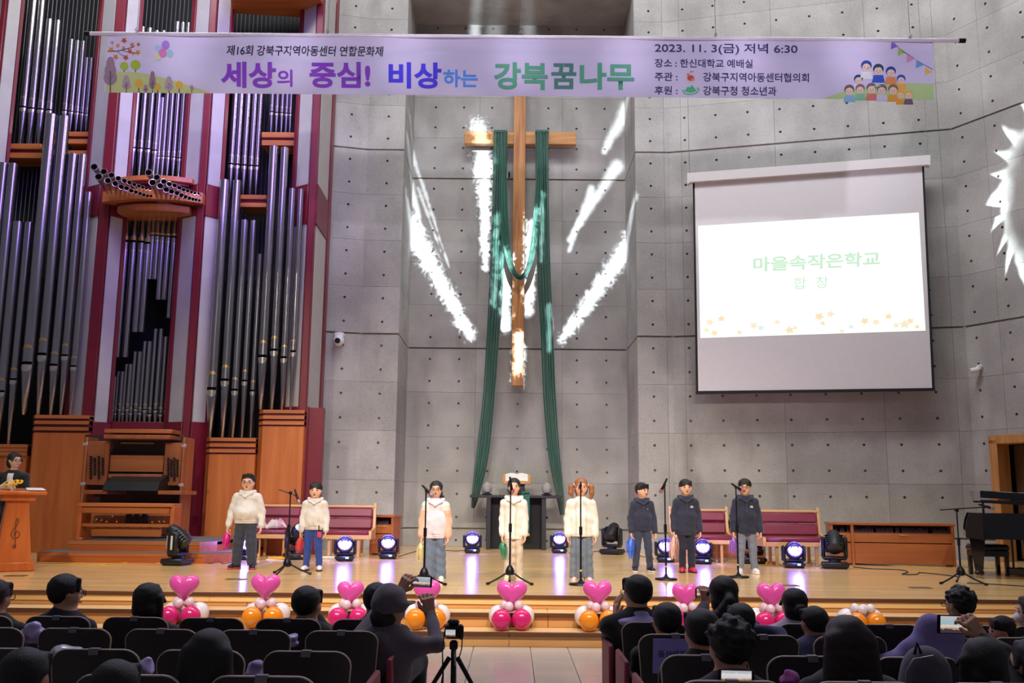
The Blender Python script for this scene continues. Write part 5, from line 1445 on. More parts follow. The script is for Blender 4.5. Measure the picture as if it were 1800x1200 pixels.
def hair_solid(c, hh, f, style='short', res=.009):
    c = np.array(c, float); f = np.array(f, float); r = np.array((-f[1], f[0], 0)); u = np.array((0, 0, 1.0)); w = hh * .36
    Rm = (r, f, u); Rc = [[Rm[j][i] for j in range(3)] for i in range(3)]
    s = Solid(res, hh * .05)
    s.ell(c + u * hh * .15 - f * hh * .07, (w * 1.15, hh * .45, hh * .4), rot=Rc)
    low = .16 if style in ('short', 'spiky', 'bowl', 'man', 'curly') else .3
    if low < .2: s.ell(c - u * hh * .0 - f * hh * .17, (w * 1.04, hh * .31, hh * .31), k=hh * .06, rot=Rc)
    else: s.ell(c - u * hh * (low - .1) - f * hh * .17, (w * 1.12, hh * .32, hh * .36), k=hh * .08, rot=Rc)
    # open the face
    fy = .31 if style in ('bowl', 'man', 'curly', 'bob') else .27
    s.box(c + f * hh * .46 - u * hh * .33, (w * 1.62, hh * .62, hh * (1.08 if style != 'parted' else 1.16)), hh * .14, k=hh * .02, sub=True, rot=Rc)
    s.box(c + f * hh * .2 - u * hh * .75, (w * 3, hh * .9, hh * .7), hh * .05, k=hh * .04, sub=True, rot=Rc) if style in ('short', 'spiky', 'bowl', 'man', 'curly') else None
    if style in ('bowl', 'man'):
        for q in np.linspace(-.85, .85, 9): s.cone(c + r * w * q * .9 + f * hh * .26 + u * hh * .36, c + r * w * q * 1.02 + f * hh * (.365 - .15 * q * q) + u * hh * (.13 - .07 * abs(q) + .02 * math.sin(q * 9)), hh * .075, hh * .036, k=hh * .02)
    if style == 'spiky':
        for q in np.linspace(-.7, .7, 6): s.cone(c + r * w * q + f * hh * .28 + u * hh * .4, c + r * w * q * 1.1 + f * hh * .4 + u * hh * (.46 + .04 * math.sin(q * 11)), hh * .08, hh * .03, k=hh * .02)
    if style == 'curly':
        rr = random.Random(int(abs(c[0]) * 997))
        for i in range(46):
            a = rr.uniform(0, 2 * math.pi); z = rr.uniform(-.25, 1)
            q = math.sqrt(max(0, 1 - z * z)); p = c + u * hh * (.15 + .4 * z) + (r * math.cos(a) * w * 1.12 + f * math.sin(a) * hh * .43) * q - f * hh * .06
            if (p - c) @ f > hh * .2 and (p - c) @ u < hh * .22: continue
            s.ell(p, (hh * .09,) * 3, k=hh * .02)
    if style in ('parted', 'long', 'ponytail', 'bun', 'bob', 'pigtails'):
        for sg in (-1, 1): s.cone(c + u * hh * .4 + f * hh * .22 + r * sg * w * .2, c + f * hh * .26 + r * sg * w * 1.0 - u * hh * .02, hh * .09, hh * .06, k=hh * .03)
    if style == 'bob':
        for sg in (-1, 1): s.cone(c + r * sg * w * 1.02 - f * hh * .02 + u * hh * .1, c + r * sg * w * .98 + f * hh * .06 - u * hh * .42, hh * .14, hh * .12, k=hh * .05)
        s.cone(c - f * hh * .3, c - f * hh * .28 - u * hh * .42, hh * .26, hh * .2, k=hh * .08)
    if style == 'long':
        for sg in (-1, -.4, .4, 1): s.cone(c + r * sg * w * .8 - f * hh * .25 + u * hh * .05, c + r * sg * w * 1.25 - f * hh * .3 - u * hh * 1.35, hh * .24, hh * .2, k=hh * .1)
    if style == 'ponytail':
        s.chain([c - f * hh * .42 + u * hh * .1, c - f * hh * .6 - u * hh * .1, c - f * hh * .56 + r * hh * .34 - u * hh * .5, c - f * hh * .45 + r * hh * .4 - u * hh * .95], [hh * .12, hh * .15, hh * .14, hh * .07], k=hh * .05)
    if style == 'bun':
        s.ell(c - f * hh * .52 - u * hh * .12, (hh * .2, hh * .17, hh * .2), k=hh * .04)
    if style == 'pigtails':
        for sg in (-1, 1): s.chain([c + r * sg * w * .95 + u * hh * .12 - f * hh * .1, c + r * sg * hh * .6 + u * hh * .02, c + r * sg * hh * .62 - u * hh * .35 + f * hh * .05, c + r * sg * hh * .5 - u * hh * (.62 if sg < 0 else .95) + f * hh * .12], [hh * .09, hh * .15, hh * .15, hh * .05], k=hh * .05)
    return s

def shoe(parent, p, ang, L, col, sole, accent=None):
    """p: ankle point over the floor; toes point along angle"""
    d = np.array((math.cos(ang), math.sin(ang), 0)); q = np.array((-d[1], d[0], 0)); p = np.array((p[0], p[1], 0.0))
    s = Solid(.008, .02)
    s.chain([p - d * L * .22 + V(0, 0, .045), p + d * L * .2 + V(0, 0, .04), p + d * L * .55 + V(0, 0, .034)], [L * .17, L * .185, L * .16])
    s.cone(p + V(0, 0, .05), p + V(0, 0, L * .42), L * .19, L * .18)
    s.box(p + V(0, 0, -.05), (1, 1, .11), .001, k=.004, sub=True)
    o = solid(s, 'shoe', col, parent)
    b = Solid(.008, .015); b.chain([p - d * L * .24 + V(0, 0, .012), p + d * L * .2 + V(0, 0, .012), p + d * L * .57 + V(0, 0, .012)], [L * .185, L * .2, L * .175], sq=(1, 1, .5))
    b.box(p + V(0, 0, -.05), (1, 1, .1), .001, k=0, sub=True)
    solid(b, 'sole', sole, o)
    if accent:
        for k in range(3):
            a = p + d * L * (.12 + .1 * k) + V(0, 0, L * (.33 - .07 * k) + .02)
            MB().tube([a - q * L * .13 - V(0, 0, .012), a + V(0, 0, .006), a + q * L * .13 - V(0, 0, .012)], L * .022, 6).build('lace', accent, o)
    return o

def pompom(px_anchor, loc, L, col, name, label, lean=-.1):
    t = thing('pompom', loc, label, 'pompom', 'shiny pompoms held by the children')
    rr = random.Random(hash(name) % 1000 if False else len(name) * 7)
    b = MB()
    for i in range(90):
        a = rr.uniform(0, 6.28); sp = rr.uniform(.1, 1) ** .7 * L * .24
        e = Vector((math.cos(a) * sp + lean * L, math.sin(a) * sp * .6, -L * rr.uniform(.55, 1.05)))
        m_ = e * .5 + Vector((math.cos(a) * sp * .6, math.sin(a) * sp * .4, L * .05))
        sd2 = Vector((-math.sin(a), math.cos(a), 0)) * L * .016
        for (p, q, w0, w1) in ((Vector((0, 0, .02)), m_, .4, 1), (m_, e, 1, .5)):
            b.add([p - sd2 * w0, p + sd2 * w0, q + sd2 * w1, q - sd2 * w1], [(0, 1, 2, 3)])
    o = b.build('streamer', col, t, smooth=60); o['kind'] = 'stuff'
    MB().tube([(0, 0, .03), (0, 0, -.04)], .01, 8).build('handle', col, t)
    return t

def child_person(px, pyf, ptop, label, spec):
    p0 = at_z(px, pyf); h = at_y(px, ptop, p0.y).z
    t = thing('person', p0, label, 'person', rz=R(spec.get('turn', 0)))
    g = spec.get('girth', 1.0); hh = h / spec.get('heads', 5.85)
    zc = h - hh * .52; fa = R(spec.get('look', 0)); f = Vector((math.sin(fa), -math.cos(fa), 0))
    c = Vector((0, -.0, zc)); c += Vector((f.x, 0, 0)) * .01
    sh = (.097 * h) * (1 + (g - 1) * .8); zs = h * .752; zn = h * .79; hipx = .046 * h * (1 + (g - 1) * .6); zh = h * spec.get('hem', .46); crotch = h * .45
    ax_ = sh + h * spec.get('arm', .042); wz = h * .45; elx = sh + h * spec.get('arm', .042) * .8
    arms = []
    for s in (-1, 1):
        arms.append((Vector((s * sh, 0, zs)), Vector((s * elx, h * .012, h * .6)), Vector((s * ax_, -h * .03, wz))))
    sk = SKIN(spec.get('skin', 0))
    # ---- body: one skin surface (head, neck, trunk, limbs), hands with fingers
    b = Solid(.0095, .025)
    head_solid(b, c, hh, f)
    b.cone(Vector((0, .01, zn - .02)), c - Vector((0, -.01, hh * .25)), hh * .22, hh * .21)
    b.cone((0, 0, h * .5), (0, 0, zs - .05 * h), .07 * h, .075 * h, sq=(1, .62, 1))
    for (a, e, w_) in arms: b.chain([a, e, w_], [.034 * h, .028 * h, .02 * h])
    foot = spec.get('feet', .07) * h
    for s in (-1, 1): b.chain([(s * hipx, 0, h * .47), (s * (hipx + foot) / 2, -.01, h * .27), (s * foot, .01, h * .06)], [.038 * h, .032 * h, .026 * h])
    hands = []
    for s, (a, e, w_) in zip((-1, 1), arms):
        d = (w_ - e).normalized(); d = Vector((d.x * .3, d.y, d.z)); hands.append(hand(.0045, w_ + d * .01, d, (-s, -.15, 0), h * .105, .55, s))
    body = solid(b, 'body', sk, t, extra=hands)
    face_parts(body, c, hh, f, spec.get('mouth', 'open'), spec.get('glasses', False))
    solid(hair_solid(c, hh, f, spec['hair']), 'hair', spec.get('hairmat', M_HAIR), t, noise=(.0016, 120, px))
    if spec['hair'] == 'pigtails':
        for s in (-1, 1): MB().tube([c + Vector((s * hh * (.4 + .025 * math.cos(k)), .08 * hh * math.sin(k), hh * (.12 + .08 * math.cos(k)))) for k in np.linspace(0, 6.28, 10)[:-1]], hh * .025, 6, True).build('hair_tie', fabric('hair_tie_white', (232, 220, 232)), t)
    # ---- top
    k_ = spec.get('bulk', 1.0)
    s_ = Solid(.0105, .035)
    tw = .098 * h * g; dep = .72
    tl = max(tw * 1.04, .109 * h * (1 + (g - 1) * .7)) * k_
    s_.cone((0, .004, zh + .03), (0, 0, h * .6), tl, tw * 1.06 * k_, sq=(1, dep, 1))
    s_.cone((0, 0, h * .6), (0, .005, zs - .03 * h), tw * 1.06 * k_, tw * .86, sq=(1, dep, 1))
    if g > 1.1: s_.ell((0, -.03, h * .585), (tw * 1.05, tw * .85, h * .09))
    for s in (-1, 1): s_.cone((0, .006, zn - .035 * h), (s * sh * .95, .004, zs - .004 * h), .05 * h, .046 * h)
    s_.cone((0, .008, zn - .04 * h), (0, .012, zn - .005 * h), .06 * h, .05 * h)
    s_.box((0, 0, zh - .2), (1.2, 1, .4), .003, k=.006, sub=True)
    for (a, e, w_) in arms:
        s_.chain([a, e, w_ + Vector((0, 0, .01))], [.043 * h * k_, .040 * h * k_, .033 * h * k_], k=.012)
        s_.cone(w_ + Vector((0, 0, .028)), w_ + Vector((0, -.004, -.004)), .029 * h, .027 * h, k=.004)
    s_.ell(c - Vector((0, .0, hh * .06)), (hh * .27, hh * .33, hh * .47), k=.008, sub=True)
    top = solid(s_, 'hoodie' if spec.get('hood', True) else 'sweatshirt', spec['top'], t, noise=(.0024, 27, px * .37))
    pq_top = RAW['last']
    # ribbed hem and cuffs
    M_R = spec.get('rib', spec['top'])
    rb = Solid(.0095, .01); rb.cone((0, .004, zh - .012), (0, .004, zh + .022), tl * .97, tl * .985, sq=(1, dep, 1)); rb.box((0, 0, zh - .22), (1.2, 1, .4), .001, k=0, sub=True); rb.box((0, 0, zh + .235), (1.2, 1, .4), .001, k=0, sub=True)
    solid(rb, 'hem_band', M_R, top)
    if spec.get('hood', True):
        hd = Solid(.0095, .02)
        hd.chain([(-.06 * h, -.05 * h, (zn - .03 * h) + .028 * h), (-.075 * h, .01 * h, (zn - .03 * h) + .05 * h), (-.045 * h, .06 * h, (zn - .03 * h) + .045 * h), (.045 * h, .06 * h, (zn - .03 * h) + .045 * h), (.075 * h, .01 * h, (zn - .03 * h) + .05 * h), (.06 * h, -.05 * h, (zn - .03 * h) + .028 * h)], [.012 * h, .017 * h, .024 * h, .024 * h, .017 * h, .012 * h])
        hd.chain([(-.06 * h, -.05 * h, (zn - .03 * h) + .028 * h), (0, -.078 * h, (zn - .03 * h) - .008 * h), (.06 * h, -.05 * h, (zn - .03 * h) + .028 * h)], [.012 * h, .009 * h, .012 * h])
        solid(hd, 'hood', spec.get('hoodmat', spec['top']), top)
        if spec.get('pocket', True):
            patch(pq_top, -tw * .6, tw * .6, zh + .03 * h, zh + .115 * h, .006, 'front_pocket', spec.get('hoodmat', spec['top']), top)
    if spec.get('zip'):
        yk = -tw * .64 * .98 - .006
        MB().tube([(0, -.083 * h, zn - .045 * h), (0, yk - .004, zs - .06 * h), (0, yk - .012, zs - .11 * h)], .0035, 5).build('zipper', mat('zip_metal', (150, 150, 156), .35, .8), top)
    if spec.get('logo'):
        w_ = spec['logo']; x_ = tw * .52; z_ = zs - .05 * h
        patch(pq_top, x_ - .014 * w_, x_ + .018 * w_, z_ + .003 * w_, z_ + .015 * w_, .005, 'chest_print', M_MARK, top)
        patch(pq_top, x_ - .022 * w_, x_ + .03 * w_, z_ - .014 * w_, z_ + .002 * w_, .005, 'chest_print', M_MARK, top)
    if spec.get('yoke'):
        for q in (-1, 1):
            patch(pq_top, min(q * sh * .62, q * 2 * sh), max(q * sh * .62, q * 2 * sh), zs - .055 * h, zn, .004, 'shoulder_panel', spec['yoke'], top)
            patch(pq_top, min(q * sh * .62, q * 2 * sh), max(q * sh * .62, q * 2 * sh), zs - .055 * h, zn, .004, 'shoulder_panel', spec['yoke'], top, 1)
    if 'panels' in spec:                       # colour-blocked sleeves and yoke
        for s, (a, e, w_) in zip((-1, 1), arms):
            q = Solid(.0105, .02); a2 = a.lerp(e, .38)
            q.chain([a2, e, w_ + Vector((0, 0, .01))], [.0465 * h * k_, .0435 * h * k_, .0365 * h * k_]); q.cone(w_ + Vector((0, 0, .028)), w_ + Vector((0, -.004, -.006)), .032 * h, .03 * h, k=.004)
            solid(q, 'sleeve', spec['panels'], top, noise=(.0024, 27, px * .37))
    # ---- trousers
    tr = Solid(.0105, .03); fl = spec.get('flare', .037)
    tr.cone((-hipx * .6, 0, h * .485), (hipx * .6, 0, h * .485), .058 * h * g, .058 * h * g, sq=(1, .95, 1))
    for s in (-1, 1): tr.chain([(s * hipx, 0, h * .47), (s * (hipx + foot) / 2, -.012, h * .27), (s * foot, .008, h * .05)], [.054 * h * (1 + (g - 1) * .7), (.046 + (fl - .042) * .6) * h * (1 + (g - 1) * .4), fl * h], k=.02)
    tr.box((0, 0, -.2 + h * spec.get('cuffz', .04)), (1, 1, .4), .002, k=.004, sub=True)
    trm = solid(tr, 'trousers', spec['legs'], t, noise=(.003, 30, px * .11))
    pq_tr = RAW['last']
    if spec.get('patch'):
        lt = text_mesh('L'); a_ = mesh_co(lt); mn, mx_ = a_.min(0), a_.max(0); s2 = .075 / (mx_[1] - mn[1])
        out = np.stack([(a_[:, 0] - mn[0]) * s2 + .075, np.full(len(a_), -.082), (a_[:, 1] - mn[1]) * s2 + h * .45], 1); set_co(lt, out); lt.materials.clear()
        link('letter_patch', lt, M_STAND, trm)
        patch(pq_tr, .06, .115, h * .375, h * .44, .005, 'red_patch', fabric('patch_red', (206, 70, 96)), trm)
    ang = R(-90)
    for s in (-1, 1): shoe(t, (s * foot, .012), ang + s * R(spec.get('toe', 12)), h * .155, spec['shoe'], spec['sole'], spec.get('lace'))
    if 'pom' in spec:
        cm, lb = spec['pom']; w_ = arms[0][2] + Vector((-.0, -.03, -.075)); q = t.matrix_basis.to_3x3() if False else Matrix.Rotation(R(spec.get('turn', 0)), 3, 'Z')
        pompom(px, p0 + q @ w_, h * spec.get('poml', .2), cm, lb, lb, spec.get('lean', -.05))
    return t
CRM = fabric('oatmeal_fleece', (216, 210, 203)); CRM2 = fabric('cream_fleece', (238, 229, 218)); NVY = fabric('navy_fleece', (42, 46, 68)); LAV = fabric('pale_lavender_fleece', (226, 214, 226)); PEACH = fabric('peach_fleece', (240, 178, 150))
JEAN = fabric('blue_denim', (104, 118, 142)); JEAN2 = fabric('washed_denim', (110, 122, 138)); CHAR = fabric('charcoal_denim', (54, 58, 72)); BLUE = fabric('royal_blue_jersey', (42, 68, 146)); BEIGE = fabric('beige_cotton', (206, 190, 170)); DKJ = fabric('dark_denim', (56, 62, 86)); NVT = fabric('navy_cotton', (34, 36, 58)); GRB = fabric('grey_blue_cotton', (126, 132, 152))
def shiny(n, c): return mat(n, c, .35, var=.15, scale=12, spec=.7)
SHB = mat('black_sneaker', (30, 28, 34), .5); SHW = mat('white_sneaker', (232, 226, 220), .5); SHR = mat('red_sneaker', (206, 40, 66), .5); SHP = mat('peach_sneaker', (232, 196, 178), .5); SHY = mat('cream_sneaker', (232, 218, 180), .5); SOW = mat('white_sole', (232, 226, 222), .6); SOR = mat('red_sole', (190, 60, 60), .6); SOD = mat('dark_sole', (44, 38, 56), .6)
child_person(428, 1000, 832, 'sturdy boy in a grey hoodie and glasses standing at far left', dict(girth=1.25, hair='spiky', glasses=True, top=CRM, legs=CHAR, shoe=SHB, sole=SOR, lace=SHR, hem=.49, arm=.06, feet=.085, heads=5.6, pom=(shiny('pompom_pink', (232, 40, 150)), 'pink pompom hanging from the hand of the sturdy boy'), poml=.2, flare=.05, look=6, turn=-4, toe=25))
child_person(549, 1003, 847, 'boy in a grey hoodie and blue trousers with a letter patch', dict(girth=1.05, hair='bowl', top=CRM, legs=BLUE, shoe=SHW, sole=SOD, lace=SHW, hem=.475, feet=.075, heads=5.5, patch=True, pom=(shiny('pompom_red', (226, 80, 70)), 'red pompom in the hand of the boy in blue trousers'), poml=.19, arm=.04))
child_person(763, 1021, 845, 'girl in a white and peach sleeved hoodie with wide jeans', dict(girth=1.0, hair='ponytail', glasses=True, mouth='open', top=LAV, panels=PEACH, legs=JEAN, shoe=SHW, sole=SOW, hem=.44, yoke=CRM2, flare=.062, cuffz=.028, feet=.06, heads=6.1, pom=(shiny('pompom_yellow', (232, 220, 160)), 'pale yellow pompom beside the girl with peach sleeves'), poml=.2, bulk=1.05, arm=.035))
child_person(902, 1021, 840, 'girl in a cream hooded top and beige trousers behind the centre microphone', dict(girth=.92, hair='ponytail', top=CRM2, legs=BEIGE, shoe=SHY, sole=SOW, lace=M_TAPE, hem=.42, feet=.05, heads=6.3, pom=(shiny('pompom_green', (60, 150, 110)), 'green and blue pompom in the hand of the girl by the altar'), poml=.18, flare=.045, arm=.02, lean=.15, pocket=False))
child_person(1022, 1023, 840, 'girl with brown pigtails in a cream sweatshirt and jeans', dict(girth=1.02, hair='pigtails', hairmat=M_HAIRB, top=CRM2, hood=False, legs=JEAN2, shoe=SHP, sole=SHP, hem=.45, flare=.06, feet=.06, heads=6.0, bulk=1.1, arm=.035))
child_person(1130, 1005, 848, 'boy in a navy half-zip hoodie looking up to the side', dict(girth=1.0, hair='man', top=NVY, legs=DKJ, shoe=SHB, sole=SOW, lace=SOW, hem=.47, feet=.085, heads=5.8, zip=True, logo=.35, look=32, pom=(shiny('pompom_blue', (66, 120, 230)), 'blue pompom held by the boy looking up'), poml=.24, turn=6))
child_person(1208, 1006, 842, 'boy in a navy hoodie with red shoes between the mic stands', dict(girth=1.03, hair='bowl', top=NVY, legs=NVT, shoe=SHR, sole=SOD, lace=SHR, hem=.41, feet=.05, heads=5.8, zip=True, logo=1.0, pocket=False, pom=(shiny('pompom_peach', (236, 190, 180)), 'pale peach pompom in the hand of the red-shoed boy'), poml=.25, look=3))
child_person(1314, 1008, 841, 'boy in a navy hoodie, glasses and white shoes at far right', dict(girth=1.03, hair='bowl', glasses=True, top=NVY, legs=GRB, shoe=SHW, sole=SOW, lace=SHW, hem=.43, feet=.075, heads=5.8, zip=True, logo=1.0, pocket=False, pom=(shiny('pompom_violet', (176, 120, 226)), 'violet pompom held by the rightmost boy'), poml=.2, look=-12, turn=-4))

# ================================================================ lectern, presenter
Yle = at_z(36, 1003).y
lec = thing('lectern', (at_z(18, 1003).x, Yle, 0), 'orange wooden lectern with a carved treble clef at the left edge', 'lectern', rz=R(34))
M_LEC = wood('lectern_orange_wood', (196, 96, 34), (216, 118, 50), .35, .7, axis=2)
S_ = Yle / 13.0
hl = at_y(30, 880, Yle).z
MB().box((0, 0, .06), (.5, .42, .12), .012).build('base', M_LEC, lec)
MB().add([(-.21, -.17, .12), (.21, -.17, .12), (.21, .17, .12), (-.21, .17, .12), (-.13, -.09, hl), (.13, -.09, hl), (.13, .12, hl), (-.13, .12, hl)],
         [(0, 1, 5, 4), (1, 2, 6, 5), (2, 3, 7, 6), (3, 0, 4, 7), (4, 5, 6, 7), (3, 2, 1, 0)]).build('column', M_LEC, lec, smooth=0)
MB().box((0, .0, hl + .05), (.42, .3, .1), .02).build('neck', M_LEC, lec)
MB().box((0, 0, hl + .125), (.66, .44, .045), .01, M=Matrix.Rotation(R(6), 3, 'X')).build('top_board', M_LEC, lec)
yc_ = lambda z: -.17 + .08 * (z - .12) / (hl - .12) - .004
clef = [(.0, .34), (.03, .36), (.03, .4), (-.02, .41), (-.03, .36)]
def cl(p): return [(x, yc_(z), z) for x, z in p]
MB().tube(cl([(.0, .30), (-.025, .32), (-.02, .345), (.008, .345), (.012, .32), (.0, .30), (.0, .40), (-.004, .52), (-.012, .62), (.0, .69), (.02, .68), (.022, .64), (-.0, .59), (-.045, .53), (-.055, .47), (-.02, .43), (.03, .44), (.05, .48), (.03, .52), (-.01, .515), (-.02, .48), (.0, .46)]), .006, 6).build('treble_clef', mat('carved_dark_line', (120, 62, 26), .6), lec)
top_z = hl + .155
q34 = Matrix.Rotation(R(34), 3, 'Z')
ph = thing('paper_sheet', lec.location + q34 @ Vector((.2, -.02, top_z)), 'white script sheet lying on the lectern top', 'paper', rz=R(30))
MB().box((0, 0, .004), (.21, .28, .003)).build('sheet', M_PAGE, ph, rot=(R(6), 0, 0)); MB().box((.012, .01, .007), (.21, .28, .002)).build('sheet', M_PAGE, ph, rot=(R(6), 0, R(6)))
fb = thing('flower_bouquet', lec.location + q34 @ Vector((-.12, .0, top_z)), 'bunch of yellow daisies lying on the lectern', 'flowers')
rr = random.Random(4)
M_YEL = mat('yellow_petal', (244, 190, 24), .6); M_DISC = mat('flower_centre', (90, 56, 24), .8); M_WRAP = mat('cream_wrap', (226, 214, 190), .7)
MB().lathe([(.02, -.16), (.05, -.06), (.09, .04)], (0, 0, .05), 12, q=Matrix.Rotation(R(75), 3, 'Y')).build('wrap', M_WRAP, fb)
for i in range(9):
    c = Vector((rr.uniform(-.02, .14), rr.uniform(-.07, .06), rr.uniform(.05, .11))); b = MB()
    for k in range(10):
        a = k * math.pi / 5; d = Vector((math.cos(a), math.sin(a) * .7, math.sin(a) * .7)); b.tube([c, c + d * .026, c + d * .042], [.006, .012, .004], 5)
    f_ = b.build('flower', M_YEL, fb); MB().ball(c + Vector((0, -.01, .01)), .012, 8, 5).build('flower_centre', M_DISC, f_)

def bone_skin(res=.011): return Solid(res, .025)
M_BLKS = fabric('black_suit_wool', (24, 23, 27), .15); M_SHIRT = fabric('white_shirt', (232, 228, 226), .1)
Ym = Yle + .62
mc0 = at_y(17, 900, Ym); hM = at_y(17, 795, Ym).z
mc = thing('person', (mc0.x, Ym, 0), 'presenter in a black suit holding a microphone behind the lectern', 'person')
hh = hM / 7.4; fM = Vector((math.sin(R(62)), -math.cos(R(62)), 0)); c = Vector((.0, 0, hM - hh * .52))
b = bone_skin(); head_solid(b, c, hh, fM); b.cone((0, .01, hM * .8), c - Vector((0, 0, hh * .3)), hh * .22, hh * .21)
b.cone((0, 0, hM * .52), (0, 0, hM * .78), hM * .06, hM * .07, sq=(1, .65, 1))
for s in (-1, 1): b.chain([(s * .07, 0, hM * .5), (s * .07, 0, hM * .27), (s * .065, .02, hM * .05)], [.07, .05, .035]); b.cone((s * .065, .02, .035), (s * .065, -.1, .03), .035, .03)
eR, wR = Vector((.24, -.04, hM * .6)), Vector((.17, -.24, hM * .655)); eL, wL = Vector((-.23, -.02, hM * .6)), Vector((-.05, -.26, hM * .63))
b.chain([(.17, 0, hM * .79), eR, wR], [.045, .036, .026]); b.chain([(-.17, 0, hM * .79), eL, wL], [.045, .036, .026])
bd = solid(b, 'body', SKIN(2), mc, extra=[hand(.005, wR, (-.25, -.3, .9), (-.8, .1, -.1), .165, .95, 1), hand(.005, wL, (.8, -.4, .1), (0, .3, -1), .165, .5, -1)])
face_parts(bd, c, hh, fM, 'smile', True)
solid(hair_solid(c, hh, fM, 'bun'), 'hair', M_HAIR, mc, noise=(.0016, 120, 3))
j = Solid(.011, .035); j.cone((0, 0, hM * .5), (0, 0, hM * .62), .155, .135, sq=(1, .7, 1)); j.cone((0, 0, hM * .62), (0, 0, hM * .76), .135, .15, sq=(1, .68, 1))
for s in (-1, 1): j.cone((0, .01, hM * .805), (s * .165, .0, hM * .785), .05, .058)
j.chain([(.175, 0, hM * .78), eR, wR + Vector((0, .01, -.01))], [.06, .054, .042]); j.chain([(-.175, 0, hM * .78), eL, wL + Vector((-.02, .01, 0))], [.06, .054, .042])
j.ell(c - Vector((0, 0, hh * .1)), (hh * .28, hh * .34, hh * .52), k=.008, sub=True)
j.box((0, 0, hM * .47 - .3), (1, 1, .6), .003, k=.006, sub=True)
jo = solid(j, 'jacket', M_BLKS, mc, noise=(.0018, 24, 2))
pj = RAW['last']
patch(pj, -.03, .05, hM * .7, hM * .815, .008, 'shirt_front', M_SHIRT, mc); patch(pj, -.015, .035, hM * .635, hM * .7, .008, 'shirt_front', M_SHIRT, mc)
cl2 = Solid(.009, .015); cl2.chain([(-.05, -.02, hM * .815), (.0, -.075, hM * .785), (.05, -.02, hM * .815), (0, .06, hM * .825), (-.05, -.02, hM * .815)], [.014, .012, .014, .014, .014]); solid(cl2, 'shirt_collar', M_SHIRT, mc)
sk_ = Solid(.012, .03); sk_.cone((0, 0, hM * .5), (0, 0, hM * .34), .15, .155, sq=(1, .75, 1)); sk_.box((0, 0, hM * .3 - .3), (1, 1, .6), .002, k=.004, sub=True); solid(sk_, 'skirt', M_BLKS, mc)
hm = thing('handheld_microphone', (mc0.x + wR.x - .03, Ym + wR.y - .05, wR.z + .02), 'black handheld microphone in the presenter’s hand'.replace('’', "'"), 'microphone')
MB().tube([(0, 0, -.08), (0, -.01, .0), (0, -.02, .1)], [.014, .016, .02], 10).build('mic_body', M_STAND, hm); MB().ball((0, -.025, .125), (.027, .027, .032), 12, 8).build('mic_grille', M_GRILL, hm)

# ================================================================ grand piano and bench
M_PIANO = mat('black_piano_lacquer', (14, 13, 15), .12, var=.02, coat=.5)
Ypi = at_z(1712, 1016).y; Xp = at_z(1712, 1016).x
zr0, zr1 = at_y(1730, 947, Ypi).z, at_y(1730, 903, Ypi).z
pn = thing('grand_piano', (Xp, Ypi, 0), 'black grand piano at the right edge of the stage', 'piano')
xk = at_y(1698, 930, Ypi).x; xb0 = at_y(1726, 930, Ypi).x
rim = [(xb0, Ypi + .02), (xb0 + 1.5, Ypi - .02), (xb0 + 1.85, Ypi + .1), (xb0 + 2.05, Ypi + .4), (xb0 + 1.98, Ypi + .75), (xb0 + 1.7, Ypi + .98), (xb0 + 1.2, Ypi + 1.15), (xb0 + .7, Ypi + 1.4), (xb0, Ypi + 1.52)]
WB().prism(rim, zr0, zr1).put('case', M_PIANO, pn, smooth=25)
WB().prism([(x, y) for x, y in rim], zr1, zr1 + .012).put('rim_cap', M_PIANO, pn, smooth=25)
WB().prism([(xk, zr0 + .02), (xb0 + .02, zr0 - .02), (xb0 + .02, zr1), (xk + .06, zr1 + .01), (xk + .02, zr1 - .1), (xk, zr0 + .14)], Ypi + .02, Ypi + .1, lambda a, b_, t: (a, t, b_)).put('key_cheek', mat('piano_cheek_reflection', (36, 28, 24), .2, coat=.3), pn, smooth=0)  # brown reflection on the near cheek is painted into its colour
WB().prism([(xk, zr0 + .02), (xb0 + .02, zr0 - .02), (xb0 + .02, zr1), (xk + .06, zr1 + .01), (xk + .02, zr1 - .1), (xk, zr0 + .14)], Ypi + 1.42, Ypi + 1.5, lambda a, b_, t: (a, t, b_)).put('key_cheek', M_PIANO, pn, smooth=0)
WB().box(((xk + xb0) / 2, Ypi + .76, zr0 + .05), (xb0 - xk, 1.4, .1), .01).put('key_bed', M_PIANO, pn)
WB().box(((xk + xb0) / 2 + .04, Ypi + .76, (zr0 + zr1) / 2 + .04), (xb0 - xk - .08, 1.32, zr1 - zr0 - .1), .02).put('fallboard', M_PIANO, pn)
# lid resting half open with music desk flap
lz = at_y(1750, 886, Ypi).z
Lm = Matrix.Rotation(R(-5), 3, 'X')
WB().prism([(xb0 - .1, Ypi - .02), (xb0 + 1.5, Ypi - .05), (xb0 + 1.95, Ypi + .15), (xb0 + 2.05, Ypi + .5), (xb0 + 1.7, Ypi + 1.0), (xb0 + .7, Ypi + 1.42), (xb0 - .1, Ypi + 1.52)], 0, 1,
           lambda a, b_, t: (a, b_, lz + .02 + (b_ - Ypi) * .1 - (a - xb0) * .05 + t * .025)).put('lid', M_PIANO, pn, smooth=25)
WB().box((xb0 + .75, Ypi + .3, lz + .1), (1.5, .03, .1), .005, M=Matrix.Rotation(R(3), 3, 'Y')).put('lid_flap', M_PIANO, pn)
WB().cyl((xb0 + .02, Ypi + .05, zr1), (xb0 + .02, Ypi + .05, lz + .02), .016, n=8).put('lid_prop', M_PIANO, pn)
